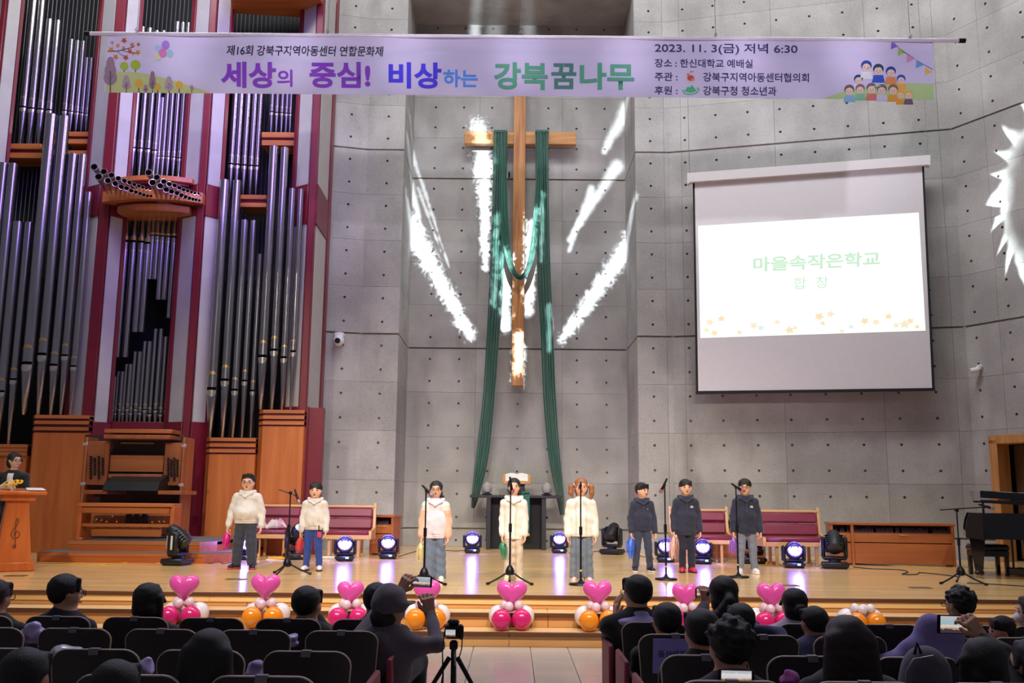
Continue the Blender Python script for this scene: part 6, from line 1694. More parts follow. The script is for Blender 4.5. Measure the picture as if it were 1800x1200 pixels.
for (x, y) in ((xb0 - .08, Ypi + .12), (xb0 - .04, Ypi + 1.38), (xb0 + 1.6, Ypi + .5)):
    l = WB(); l.add([(x - .1, y - .06, zr0 + .02), (x + .1, y - .06, zr0 + .02), (x + .1, y + .06, zr0 + .02), (x - .1, y + .06, zr0 + .02), (x - .05, y - .045, .09), (x + .05, y - .045, .09), (x + .05, y + .045, .09), (x - .05, y + .045, .09)], [(0, 1, 5, 4), (1, 2, 6, 5), (2, 3, 7, 6), (3, 0, 4, 7), (7, 6, 5, 4), (0, 3, 2, 1)])
    lg = l.put('leg', M_PIANO, pn, smooth=0)
    WB().box((x, y, .07), (.12, .11, .05), .01).put('leg_foot', M_PIANO, pn, lg); WB().cyl((x, y - .02, .025), (x, y + .02, .025), .025, n=12).put('castor', M_BRASS, pn, lg)
xl_ = at_y(1790, 1000, Ypi).x
WB().box((xl_, Ypi + .75, .07), (.3, .2, .1), .01).box((xl_ - .08, Ypi + .75, .12 + zr0 / 2), (.03, .03, zr0), .004).box((xl_ + .08, Ypi + .75, .12 + zr0 / 2), (.03, .03, zr0), .004).put('pedal_lyre', M_PIANO, pn)
pn.rotation_euler = (0, 0, R(-24))
Ybn = at_z(1726, 1012).y; xbn = at_y(1749, 980, Ybn).x
pbn = thing('piano_bench', (xbn, Ybn + .2, 0), 'black tufted piano bench standing under the piano', 'bench')
zb = at_y(1749, 957, Ybn).z; wbn = 60 * Ybn / FPX
MB().box((0, 0, zb - .05), (wbn, .36, .1), .035).build('cushion', mat('black_leather', (26, 26, 30), .3, bump=.3, bscale=18), pbn)
MB().box((0, 0, zb - .13), (wbn - .04, .33, .08), .006).build('apron', M_PIANO, pbn)
for x in (-1, 1):
    for y in (-1, 1): MB().box((x * (wbn / 2 - .05), y * .13, (zb - .1) / 2), (.055, .055, zb - .1), .008).build('leg', M_PIANO, pbn)

# ================================================================ bouquet, cables, sockets
pw = at_y(478, 925, at_z(475, 979).y + .2)
bq = thing('wrapped_bouquet', (pw.x, at_z(475, 979).y + .2, .458), 'pink and white paper-wrapped bouquet lying on the pew next to the organ', 'flowers')
M_PINKP = mat('pink_wrapping_paper', (232, 200, 206), .7); rr = random.Random(9)
for k in range(7):
    a = Vector((rr.uniform(-.22, .2), rr.uniform(-.08, .08), rr.uniform(.05, .1)))
    MB().lathe([(.02, -.09), (.05, -.02), (.085 + .02 * math.sin(k), .06), (.06, .05), (.01, .02)], a, 9, q=Matrix.Rotation(R(60 + 20 * math.sin(k * 3)), 3, 'Y') @ Matrix.Rotation(R(k * 40), 3, 'Z')).build('paper_cone', M_PINKP if k % 3 else M_PAGE, bq, smooth=20)
M_CBL = mat('black_cable', (16, 16, 18), .5); M_CBY = mat('yellow_cable', (220, 170, 30), .5); M_CBW = mat('white_cable', (226, 222, 218), .5)
def cable(pts, mt, label, r=.007):
    P = [at_z(x, y, r) for x, y in pts]; out = []
    for i in range(len(P) - 1):
        p0, p1, p2, p3 = P[max(0, i - 1)], P[i], P[i + 1], P[min(len(P) - 1, i + 2)]
        for k in range(6):
            t = k / 6; out.append(.5 * ((2 * p1) + (p2 - p0) * t + (2 * p0 - 5 * p1 + 4 * p2 - p3) * t * t + (3 * p1 - p0 - 3 * p2 + p3) * t ** 3))
    out.append(P[-1]); c0 = out[len(out) // 2]
    o = MB().tube([p - c0 for p in out], r, 6).build('cable', mt, loc=c0); tag(o, label, 'cable', 'cables on the stage floor'); return o
cable([(1500, 996), (1530, 999), (1580, 1001), (1596, 1005), (1586, 1009), (1612, 1009), (1618, 1006), (1660, 1010), (1688, 1014)], M_CBL, 'black cable curling across the floor toward the piano mic stand')
cable([(1700, 1024), (1740, 1026), (1800, 1030)], M_CBL, 'black cable running under the piano to the right edge')
cable([(50, 989), (110, 990), (180, 991.5), (240, 987.5), (300, 990), (345, 989)], M_CBY, 'yellow cable along the foot of the organ platform')
cable([(334, 985), (352, 986), (372, 990), (384, 984), (392, 990), (410, 987)], M_CBL, 'black looped cable beside the moving light at the organ', .006)
cable([(448, 985), (452, 990), (470, 990), (480, 986), (468, 983), (490, 984), (505, 986)], M_CBW, 'white cable looped under the pew next to the organ', .006)
cable([(578, 986), (586, 982), (594, 988), (603, 990)], M_CBW, 'white cable beside the blue-trousered boy', .006)
cable([(700, 978), (735, 968), (770, 966), (800, 968), (824, 966)], M_CBL, 'black cable from the corner cabinet to the light left of the altar', .006)
cable([(1000, 972), (1030, 974), (1048, 968), (1062, 973)], M_CBL, 'black cable between the light right of the altar and the black moving light', .006)
cable([(1090, 973), (1110, 968), (1124, 976), (1150, 982)], M_CBL, 'thin black cable behind the boy looking up', .005)
cable([(1250, 988), (1270, 991), (1288, 984), (1305, 989)], M_CBW, 'white cable behind the right-hand mic stand', .006)
cable([(1345, 993), (1362, 988), (1375, 994), (1385, 996)], M_CBY, 'yellow cable in front of the far right pew', .006)
cable([(1408, 997), (1425, 992), (1436, 998), (1450, 996)], M_CBW, 'white cable beside the rightmost lit stage light', .006)
cable([(1500, 990), (1560, 993), (1640, 996), (1750, 998), (1770, 996)], M_CBY, 'thin yellow cable along the long low cabinet', .005)
def strip(px, py, mt, label, w=.3):
    p = at_z(px, py); t = thing('power_strip', p, label, 'power strip', 'power strips on the stage floor', rz=R(8))
    MB().box((0, 0, .025), (w, .06, .045), .008).build('strip_body', mt, t)
    for k in range(3): MB().cyl((-w * .3 + w * .3 * k, 0, .047), (-w * .3 + w * .3 * k, 0, .052), .02, n=10).build('socket', M_STAND, t)
strip(487, 983, M_CBY, 'yellow power strip under the pew next to the organ'); strip(577, 982, M_CBW, 'white power strip behind the blue-trousered boy', .2); strip(1262, 986, M_CBW, 'white power strip behind the mic stands on the right', .26); strip(1357, 992, M_CBY, 'yellow power strip between the rightmost boy and the lit light', .2); strip(1426, 990, M_CBW, 'white power strip under the far right pew', .2)
M_HATCH = mat('floor_socket_brass', (124, 100, 66), .5, .5)
for px, py, lb in ((28, 1012, 'at the left edge'), (415, 1018, 'in front of the sturdy boy'), (1387, 1029, 'right of the rightmost boy'), (1618, 1033, 'in front of the long cabinet')):
    p = at_z(px, py); t = thing('floor_socket', p, f'flat brass floor socket plate {lb}', 'floor socket', 'floor socket plates')
    MB().box((0, 0, .004), (.24, .16, .006), .002).build('plate', M_HATCH, t); MB().box((0, 0, .008), (.19, .11, .003), .001).build('cover', M_HATCH, t)

# ================================================================ balloon clusters on the lower step
def heart(c, w, h, d):
    b = MB(); n = 44; rg = []; c = Vector(c)
    out = []
    for k in range(n):
        t = 2 * math.pi * k / n; x = 16 * math.sin(t) ** 3; z = 13 * math.cos(t) - 5 * math.cos(2 * t) - 2 * math.cos(3 * t) - math.cos(4 * t)
        out.append((x / 32 * w, (z + 2.5) / 29 * h))
    ctr = (0, h * .06)
    for i in range(1, 16):
        a = math.pi * i / 16; s_ = math.sin(a) ** .8; y = -math.cos(a) * d / 2
        rg.append([c + Vector((ctr[0] + (x - ctr[0]) * s_, y, ctr[1] + (z - ctr[1]) * s_)) for x, z in out])
    return b.ring_tube(rg)
M_HEART = mat('pink_heart_balloon', (232, 86, 176), .25, var=.03, sub=.2, coat=.3); M_BPINK = mat('magenta_balloon', (222, 36, 116), .2, var=.03, coat=.3); M_BOR = mat('orange_balloon', (250, 146, 24), .2, var=.03, coat=.3); M_BWH = mat('pearl_white_balloon', (236, 226, 228), .25, var=.03, coat=.3); M_BSM = mat('blush_small_balloon', (238, 208, 218), .28, var=.03, coat=.3)
zs2 = -2 * SH; Ybl = YE - SD * 2 + .2
def knot(b, p): return b
def balloons(px, pink, label, heart_px, white='r'):
    p = at_y(px, 1095, Ybl); k = Ybl / FPX * 1.0
    t = thing('balloon_cluster', (p.x, Ybl, zs2), label, 'balloons', 'balloon clusters on the steps')
    r = 16.6 * k; MM = M_BPINK if pink else M_BOR
    for s in (-1, 1):
        o = MB().lathe([(r * math.sin(a) * (1 if a > 1.2 else .98), r * 1.06 - r * 1.06 * math.cos(a)) for a in np.linspace(0.02, math.pi - .02, 14)], (s * r * 1.03, -.12 + .02 * s, 0), 20).build('large_balloon', MM, t)
        MB().lathe([(r * 1.02 * math.sin(a), r * 1.06 - r * 1.06 * math.cos(a)) for a in np.linspace(0.02, math.pi - .02, 14)], (s * r * 1.35, .07, .02), 20).build('large_balloon', M_BWH, t)
    r2 = 8 * k
    for i in range(4):
        a = R(45 + 90 * i + 25); MB().ball((math.cos(a) * r2 * 1.6, -.03 + math.sin(a) * r2 * 1.2, r * 2.05 + r2 * .5 + (.01 if i % 2 else 0)), (r2, r2, r2 * 1.08), 16, 10).build('small_balloon', M_BSM if heart_px else M_BWH, t)
    if heart_px:
        x0, x1, y0, y1 = heart_px; q = at_y((x0 + x1) / 2, (y0 + y1) / 2, Ybl); w = (x1 - x0) * k; h_ = (y1 - y0 + 4) * k
        heart((q.x - p.x, 0, q.z - zs2 - .005), w, h_, w * .55).build('heart_balloon', M_HEART, t)
        MB().cyl((q.x - p.x, 0, q.z - zs2 - h_ * .5 - .03), (q.x - p.x, 0, q.z - zs2 - h_ * .42), .012, .02, 8).build('balloon_neck', M_HEART, t)
    return t
for a in ((322, True, 'balloon cluster with heart on two magenta balloons, leftmost', (298, 349, 1012, 1054)), (466, False, 'orange and white balloon cluster with heart between the first two magenta ones', (442, 492, 1011, 1053)), (615, True, 'magenta balloon cluster with heart left of the person filming in a cap', (593, 639, 1023, 1062)),
          (750, False, 'orange balloon cluster with heart behind the raised phone', (727, 774, 1021, 1064)), (899, True, 'magenta balloon cluster with heart in the middle of the steps by the aisle', (874, 926, 1022, 1066)), (1051, False, 'orange balloon cluster with heart left of the clapping man', (1025, 1075, 1022, 1065)),
          (1204, True, 'magenta balloon cluster with heart left of the woman filming in stripes', (1182, 1226, 1027, 1068)), (1356, True, 'magenta balloon cluster with heart beside the woman with a hair bun', (1331, 1380, 1026, 1070)), (1516, False, 'orange balloon cluster without a heart at the right', None)):
    balloons(*a)

# ================================================================ auditorium seats
M_SEATB = mat('dark_seat_back', (46, 40, 44), .5, var=.1, scale=20)
M_SEATR = mat('lit_beige_seat_rim', (196, 176, 156), .4, var=.1)  # light caught along the seat edges, painted in as pale beige
M_SEATC = mat('dark_red_upholstery', (74, 26, 34), .9, var=.12, scale=40, bump=.3, bscale=200)
M_TAG = mat('seat_number_tag', (120, 114, 124), .5)
M_ENDP = mat('red_end_panel', (120, 22, 42), .5, var=.08)
M_IRON = mat('black_seat_frame', (24, 22, 24), .5, .3)
def seat_proto():
    t = thing('auditorium_seat', (0, 0, 0), 'x', 'seat', 'auditorium seats')
    W_, H0, H1, rad = .225, .2, .74, .075
    def outline(w, z0, z1, r):
        pts = [(-w + .03, z0), (w - .03, z0)]
        for cx_, a0 in ((w - r, 0), (-w + r, 90)):
            for k in range(7): a = R(a0 + 15 * k); pts.append((cx_ + r * math.cos(a), z1 - r + r * math.sin(a)))
        return pts
    bow = lambda x: -.028 * (1 - (x / W_) ** 2)
    def fr(a, b, t_): return (a, t_ + bow(a) + .14 * (H1 - b) * .6, b + .012 * (1 - (a / W_) ** 2))
    def plate(pts, t0, t1):
        n = len(pts); b = MB(); cols = 9
        c = [(sum(p[0] for p in pts) / n, sum(p[1] for p in pts) / n)]
        vs = []
        for tt in (t0, t1):
            vs.append(fr(*c[0], tt))
            for s in (.4, .75, 1): vs += [fr(c[0][0] + (x - c[0][0]) * s, c[0][1] + (z - c[0][1]) * s, tt) for x, z in pts]
        T = 1 + 3 * n; fs = []
        for o_ in (0, T):
            fs += [(o_, o_ + 1 + k, o_ + 1 + (k + 1) % n) for k in range(n)]
            for q in range(2): fs += [(o_ + 1 + q * n + k, o_ + 1 + (q + 1) * n + k, o_ + 1 + (q + 1) * n + (k + 1) % n, o_ + 1 + q * n + (k + 1) % n) for k in range(n)]
        fs += [(1 + 2 * n + k, T + 1 + 2 * n + k, T + 1 + 2 * n + (k + 1) % n, 1 + 2 * n + (k + 1) % n) for k in range(n)]
        return b.add(vs, fs)
    pts = outline(W_, H0, H1, rad)
    plate(pts, 0, .022).build('back_shell', M_SEATB, t)
    plate(outline(W_ - .02, H0 + .03, H1 - .025, rad - .015), .022, .07).build('back_cushion', M_SEATC, t)
    rim = [fr(x, z, .008) for x, z in pts[1:] + pts[:1]]
    MB().tube([rim[0]] + rim[1:-1] + [rim[-1]], .0075, 6).build('back_rim', M_SEATR, t)
    tg = fr(0, H1 - .014, 0)
    MB().box((0, tg[1] - .004, tg[2]), (.05, .006, .034), .001).box((0, tg[1] + .012, tg[2] + .019), (.05, .034, .004), .001).build('number_tag', M_TAG, t)
    MB().box((0, .27, .17), (.43, .42, .07), .03).build('seat_cushion', M_SEATC, t)
    for s in (-1, 1):
        MB().box((s * .256, .2, .2), (.03, .3, .4), .01).build('side_frame', M_IRON, t)
        MB().box((s * .252, .22, .415), (.045, .34, .03), .012).build('armrest', M_SEATB, t)
    return t
SP = .55
seat0 = seat_proto(); seats_used = False
ROW = {}
for r_, (px, py, pitch) in {1: (100, 1083, 137), 2: (129, 1104, 154), 3: (167, 1140.5, 186), 4: (225, 1185.5, 232)}.items():
    d = ray(px, py); Y = SP * FPX / pitch * d.y / (C_F.dot(d)) ; ROW[r_] = (Y, at_y(px, py, Y).z)
rows_px = {1: ([-37, 100, 237, 371, 506, 641], [1150, 1287, 1424, 1561, 1698, 1835]), 2: ([-25, 129, 283, 446, 600], [1187, 1341, 1495, 1649, 1803]), 3: ([-20, 167, 352, 539], [1240, 1426, 1612, 1798]), 4: ([-8, 225, 462], [1285, 1517, 1749])}
ORD = ['first', 'second', 'third', 'fourth', 'fifth', 'sixth']
RN = {1: 'front', 2: 'second', 3: 'third', 4: 'nearest'}
SEATS = {}
for r_, (L_, R__) in rows_px.items():
    Y, zt = ROW[r_]
    for side, arr in (('left', L_), ('right', R__)):
        for i, px in enumerate(arr):
            s = seat0 if not seats_used else copy_tree(seat0); seats_used = True
            py = 1100; x = at_y(px, 1100 + (r_ - 1) * 30, Y).x
            s.location = (x, Y, ZF); sc = (zt - ZF) / .75; s.scale = (1, 1, sc)
            n = (len(arr) - i) if side == 'left' else i + 1
            s['label'] = f'dark auditorium seat, {ORD[n - 1]} from the aisle in the {RN[r_]} row of the {side} block'
            SEATS[(r_, side, n)] = s
            if n == 1 and r_ <= 3:
                sg = 1 if side == 'left' else -1
                MB().box((sg * .31, .2, .28), (.035, .52, .56), .012).build('end_panel', M_ENDP, s)

# ================================================================ audience
def aud(px, py, hpx, Y, label, hair='man', hairmat=None, top=None, look=90, face=90, lean=0.0, arms=None, skin=3, glasses=False, mask=False, res=.012, width=1.0, legs=True, collar=None, cap=None, hood=None, base=None):
    """seated person; head centre seen at (px, py), head height hpx; look/face are plan angles of head and chest"""
    C = at_y(px, py, Y); hh = hpx * Y / FPX
    t = thing('person', (C.x, Y, ZF), label, 'person')
    o = Vector((C.x, Y, ZF)); c = C - o
    f = Vector((math.cos(R(look)), math.sin(R(look)), 0)); g = Vector((math.cos(R(face)), math.sin(R(face)), 0)); rt = Vector((g.y, -g.x, 0))
    up = Vector((0, 0, 1)); neck = c - up * hh * .54 - g * hh * .05 + rt * lean * .3
    sh = neck - up * hh * .22; hipz = (base if base is not None else max(.3, c.z - 2.6 * hh)); hip = Vector((c.x, c.y, hipz)) - g * .05 + rt * lean
    hw = hh * .8 * width
    b = Solid(res, .03); head_solid(b, c, hh, f)
    b.cone(neck - up * hh * .05, c - up * hh * .25 - f * hh * .04, hh * .24, hh * .22)
    b.cone(hip, sh - up * .02, hh * .5, hh * .52, sq=(1, .7, 1))
    armp = []
    for s in (-1, 1):
        S0 = sh + rt * s * hw - up * hh * .16
        if arms and s in arms: E, Wp = [q - o for q in arms[s][:2]]
        else: E = S0 - up * hh * 1.25 + rt * s * hh * .12 + g * hh * .1; Wp = E + g * hh * .95 - up * hh * .1 - rt * s * hh * .4
        armp.append((s, S0, E, Wp)); b.chain([S0, E, Wp], [hh * .19, hh * .15, hh * .11])
    ex = []
    for s, S0, E, Wp in armp:
        if arms and s in arms and len(arms[s]) > 2:
            fd, pn, cu = arms[s][2:5]; ex.append(hand(.0055, Wp, fd, pn, hh * .78, cu, arms[s][5] if len(arms[s]) > 5 else s))
    body = solid(b, 'body', SKIN(skin), t, extra=ex)
    if abs(look - 90) > 40: face_parts(body, c, hh, f, 'smile', glasses)
    elif glasses: face_parts(body, c, hh, f, 'smile', True)
    if cap:
        cp = Solid(res * .8, .03); cv = np.array(c); cp.ell(cv + V(0, 0, hh * .2), (hh * .44, hh * .5, hh * .42)); cp.ell(cv + V(0, 0, hh * .05), (hh * .45, hh * .5, hh * .3)); cp.box(cv + V(0, 0, -hh * .4), (1, 1, hh * .6), .01, k=.01, sub=True)
        bf = np.array(f); cp.ell(cv + bf * hh * .42 + V(0, 0, hh * .1), (hh * .4, hh * .36, hh * .06), k=.02)
        solid(cp, 'cap', cap, t, noise=(.003, 30, px))
        hs = Solid(res, .03); hs.ell(cv + V(0, 0, -hh * .22) - np.array(f) * hh * .2, (hh * .34, hh * .3, hh * .3)); solid(hs, 'hair', hairmat or M_HAIR, t, noise=(.002, 90, px))
    else: solid(hair_solid(c, hh, f, hair, res * .8), 'hair', hairmat or M_HAIR, t, noise=(.0012, 60, px) if hair != 'curly' else (.004, 75, px))
    tp = Solid(res, .04)
    tp.cone(hip - up * .02, hip * .5 + sh * .5, hh * .62 * width, hh * .66 * width, sq=(1, .75, 1)); tp.cone(hip * .5 + sh * .5, sh - up * hh * .25, hh * .66 * width, hh * .6 * width, sq=(1, .72, 1))
    for s, S0, E, Wp in armp:
        tp.cone(neck - up * hh * .2, S0, hh * .27, hh * .24, k=.06); tp.chain([S0, E, Wp + (E - Wp) * .12], [hh * .22, hh * .19, hh * .15], k=.02)
    tp.cone(neck - up * hh * .2, neck - up * hh * .02 - f * hh * .03, hh * .34, hh * .27)
    tp.ell(c - up * hh * .1 + f * hh * .05, (hh * .28, hh * .33, hh * .5), k=.01, sub=True)
    tm = top or M_BLKS
    to = solid(tp, 'top', tm, t, noise=(.004, 22, px * .3))
    if collar is not None:
        cl_ = Solid(res, .015); cl_.cone(neck - up * hh * .2 - g * hh * .1, neck - up * hh * .06 - g * hh * .1, hh * .66, hh * .38, sq=(1, .85, .5)); cl_.ell(c - up * hh * .12 + f * hh * .05, (hh * .28, hh * .33, hh * .5), k=.01, sub=True); solid(cl_, 'collar', collar, to)
    if hood is not None:
        hd = Solid(res, .03); hd.chain([neck + rt * hh * .3 - up * hh * .08, neck - g * hh * .42 - up * hh * .22, neck - rt * hh * .3 - up * hh * .08], [hh * .13, hh * .2, hh * .13]); solid(hd, 'hood', hood, to)
    if mask:
        mk = Solid(res * .7, .01); mk.ell(c + f * hh * .27 - up * hh * .22, (hh * .26, hh * .24, hh * .2)); solid(mk, 'face_mask', M_SHIRT, t)
    if legs:
        lg = Solid(.016, .03)
        for s in (-1, 1):
            h0 = hip + rt * s * hh * .34 + g * .08 - up * .02; kn = h0 + g * .36; kn.z = .34; an = kn + g * .03; an.z = .09
            lg.chain([h0, kn, an], [.075, .065, .05]); lg.cone(an - up * .03, an + g * .13 - up * .045, .045, .04)
        solid(lg, 'trousers', M_BLKS, t)
    return t
NAV = fabric('navy_jacket', (26, 28, 52), .15); CAPM = fabric('grey_brown_jacket', (92, 82, 92), .2); LILAC = fabric('lilac_cloth', (176, 160, 214), .15); SLATE = fabric('slate_blue_knit', (70, 70, 104), .3); WHT = fabric('pale_lilac_shirt', (200, 184, 206), .15); PURP = fabric('dusty_purple_cloth', (132, 118, 176), .2)
Y1, Y2, Y3, Y4 = [ROW[k][0] + .26 for k in (1, 2, 3, 4)]
def W3(px, py, Y): return at_y(px, py, Y)
aud(-8, 1050, 58, Y1, 'person in glasses cut off by the left edge', 'man', look=75, glasses=True)
aud(116, 1042, 60, Y1, 'man in a navy suit and glasses turned to the right in the front row', 'man', top=NAV, look=38, face=80, glasses=True, skin=1)
aud(262, 1056, 57, Y1, 'person with bobbed dark hair in a black coat in the front row', 'bob', look=70)
aud(540, 1062, 58, Y1, 'man in black resting his chin on his hand in the front row', 'man', look=68, arms={1: (W3(574, 1108, Y1 + .12), W3(556, 1082, Y1 + .2), (-.3, .3, .8), (-.6, .5, 0), .9)})
aud(662, 1055, 56, Y1 + .05, 'dark-haired person half hidden behind the capped person filming', 'man')
aud(684, 1068, 66, Y2, 'person in a grey-brown jacket and cap filming with a raised phone', 'man', top=CAPM, cap=CAPM, look=52, face=75, lean=-.02, skin=3, width=1.12,
    arms={1: (W3(768, 1132, Y2 - .05), W3(757, 1078, Y2 + .22), (-.25, .1, 1), (-.3, .9, .2), .85), -1: (W3(672, 1068, Y2 + .36), W3(702, 1040, Y2 + .42), (.45, .1, .8), (.5, .8, -.1), .8)}, hood=CAPM)
aud(1120, 1042, 58, Y1, 'man with glasses and a pale collar raising one hand to clap', 'man', look=115, glasses=True, collar=LILAC, width=1.1, skin=1,
    arms={-1: (W3(1068, 1118, Y1 + .12), W3(1082, 1086, Y1 + .32), (.1, .15, 1), (.9, .3, 0), .25)})
aud(1271, 1045, 60, Y1, 'woman with tied black hair filming with a phone in a striped top', 'ponytail', top=fabric('black_white_stripe', (60, 52, 66)), look=95,
    arms={-1: (W3(1222, 1092, Y1 + .1), W3(1240, 1062, Y1 + .34), (.05, .2, 1), (-.3, .9, 0), .8)})
aud(1396, 1062, 52, Y1, 'woman with a hair bun in a pale shirt in the front row', 'bun', top=WHT, look=96, skin=0)
aud(1687, 1062, 54, Y1, 'curly-haired man with glasses behind the raised phone on the right', 'curly', look=118, glasses=True)
aud(1172, 1092, 60, Y2, 'boy in black with short hair on the seat with the lilac sign', 'man', look=97)
aud(1302, 1092, 58, Y2, 'dark head between the filming woman and the bun-haired woman', 'man', look=88, top=SLATE)
aud(1431, 1094, 52, Y2, 'man in a slate jumper stretching an arm along the seat backs', 'man', look=108, top=SLATE, hood=SLATE, width=1.1,
    arms={-1: (W3(1372, 1112, Y2 + .1), W3(1322, 1104, Y2 + .18), (-1, .1, 0), (0, 0, -1), .3)})
aud(1233, 1110, 72, Y3, 'boy with a shaved nape sitting before the curly-haired person', 'man', look=100, skin=1)
aud(1283, 1136, 88, Y4 + .1, 'person with a large curly dark hairdo near the camera', 'curly', look=95, top=fabric('dark_plum_knit', (40, 34, 52)), legs=False)
aud(1487, 1128, 84, Y4 + .35, 'woman with long straight dark hair on the right', 'long', look=92, top=fabric('dark_grey_knit', (58, 54, 60)), hairmat=mat('dark_brown_hair', (36, 26, 24), .5, var=.3, scale=30, stretch=(6, 6, .6), bump=.4, bscale=40), legs=False)
aud(1727, 1168, 84, Y4, 'dark-haired person near the camera holding up a phone on the right', 'bob', look=100, legs=False,
    arms={1: (W3(1768, 1150, Y4 + .25), W3(1726, 1118, Y4 + .42), (-.5, .2, .75), (-.2, .9, 0), .85)})
aud(1760, 1108, 46, Y2 + .1, 'person in a flowered headscarf seen in profile', 'man', hairmat=mat('flowered_scarf', (44, 30, 34), .8, var=.9, scale=60), look=172, face=110, skin=1)
aud(1810, 1074, 50, Y1 + .45, 'masked person at the right edge turned to the left', 'bob', look=165, face=110, mask=True, skin=0)
aud(1812, 1168, 80, Y4 + .15, 'masked person in the lower right corner', 'bob', look=150, face=110, mask=True, skin=0, legs=False)
aud(368, 1152, 84, Y4 - .12, 'woman with long black hair near the camera on the left', 'long', look=92, legs=False)
aud(44, 1190, 92, 3.45, 'dark head at the lower left corner', 'man', look=85, legs=False)
aud(203, 1212, 92, 3.3, 'dark head at the bottom edge left of the long-haired woman', 'man', look=85, legs=False)

# ---------------------------------------------------------------- phones, camera, coat, bags, sign
def screen_mat(name, hue):
    mt = bpy.data.materials.new(name); mt.use_nodes = True; nt = mt.node_tree; b = nt.nodes['Principled BSDF']
    tc = nt.nodes.new('ShaderNodeTexCoord'); sp = nt.nodes.new('ShaderNodeSeparateXYZ'); nt.links.new(tc.outputs['Generated'], sp.inputs[0])
    rp = nt.nodes.new('ShaderNodeValToRGB'); rp.color_ramp.interpolation = 'CONSTANT'
    nz = nt.nodes.new('ShaderNodeTexNoise'); nz.inputs['Scale'].default_value = 7; nt.links.new(tc.outputs['Generated'], nz.inputs['Vector'])
    ad = nt.nodes.new('ShaderNodeMath'); ad.operation = 'MULTIPLY_ADD'; nt.links.new(nz.outputs[0], ad.inputs[0]); ad.inputs[1].default_value = .35; nt.links.new(sp.outputs[2], ad.inputs[2])
    e = rp.color_ramp.elements; e[0].position = 0; e[0].color = (.05, .04, .06, 1); e[1].position = .38; e[1].color = (.5, .3, .16, 1)
    for p, c_ in ((.5, (.7, .6, .55, 1)), (.66, hue), (.95, (.5, .5, .52, 1))): q = rp.color_ramp.elements.new(p); q.color = c_
    nt.links.new(ad.outputs[0], rp.inputs[0]); nt.links.new(rp.outputs[0], b.inputs['Emission Color']); b.inputs['Emission Strength'].default_value = .9; b.inputs['Base Color'].default_value = (.02, .02, .02, 1); b.inputs['Roughness'].default_value = .2
    return mt
def phone(px, py, wpx, hpx, Y, tilt, label, hue=(.35, .42, .5, 1)):
    p = at_y(px, py, Y); k = Y / FPX; w, h_ = wpx * k, hpx * k
    t = thing('smartphone', p, label, 'phone', 'phones raised by the audience'); t.rotation_euler = (R(8), R(tilt), 0)
    MB().box((0, 0, 0), (w, .009, h_), .004).build('phone_body', M_STAND, t); MB().box((0, -.0055, 0), (w * .82, .001, h_ * .88)).build('lit_screen', screen_mat('phone_screen_view', hue), t, smooth=0)
phone(741, 1022, 36, 19, Y2 + .52, 2, 'horizontal phone filming the stage, held by the capped person')
phone(1236, 1042, 27, 17, Y1 + .5, 0, 'small phone filming the stage, held by the woman in stripes', (.6, .2, .1, 1))
phone(1677, 1097, 58, 32, Y4 + .62, 1, 'large phone filming the stage on the right', (.35, .5, .55, 1))
phone(1294, 1188, 62, 22, ROW[4][0] + .02, 1, 'white-edged phone at the bottom edge below the curly-haired person', (.7, .7, .75, 1))
tp_ = at_y(798, 1110, 6.1)
tr = thing('camera_tripod', (tp_.x, 6.1, ZF), 'black tripod standing in the aisle beside the capped person', 'tripod')
htop = tp_.z - ZF - .05
MB().cyl((0, 0, htop - .3), (0, 0, htop), .016, n=10).build('centre_column', M_STAND, tr); MB().box((0, 0, htop - .03), (.05, .06, .05), .008).build('tripod_head', M_STAND, tr)
for a in (200, 340, 90):
    d = Vector((math.cos(R(a)), math.sin(R(a)), 0)); MB().tube([d * .025 + Vector((0, 0, htop - .1)), d * .16 + Vector((0, 0, .28)), d * .27], [.016, .013, .01], 8).build('tripod_leg', M_STAND, tr)
MB().tube([(0, -.02, htop - .03), (.015, -.12, htop - .1), (.02, -.16, htop - .13)], .007, 6).build('pan_handle', M_STAND, tr)
cm_ = thing('video_camera', (tp_.x, 6.1, ZF + htop), 'black camera with a lit display on the tripod in the aisle', 'camera')
MB().box((0, .02, .05), (.115, .06, .085), .015).box((.045, -.005, .05), (.03, .05, .09), .012).build('camera_body', M_STAND, cm_)
MB().lathe([(.022, 0), (.04, .02), (.03, .035), (.001, .04)], (-.005, .02, .085), 10).build('viewfinder_hump', M_STAND, cm_); MB().cyl((0, .05, .05), (0, .13, .05), .035, n=16).build('lens', M_STAND, cm_)
MB().box((-.02, -.015, .043), (.068, .012, .052), .004).build('display_frame', M_STAND, cm_); MB().box((-.02, -.0225, .043), (.06, .002, .044)).build('lit_display', screen_mat('camera_display_view', (.5, .6, .6, 1)), cm_, smooth=0)
MB().tube([(-.055, 0, .07), (-.068, -.02, -.05), (-.06, -.03, -.2), (-.07, -.02, -.3), (-.055, -.02, -.46)], [.004, .004, .006, .014, .006], 6).build('neck_strap', M_STAND, cm_); MB().tube([(.055, 0, .06), (.05, -.02, -.05), (.03, -.03, -.12)], .004, 6).build('strap_end', M_STAND, cm_)

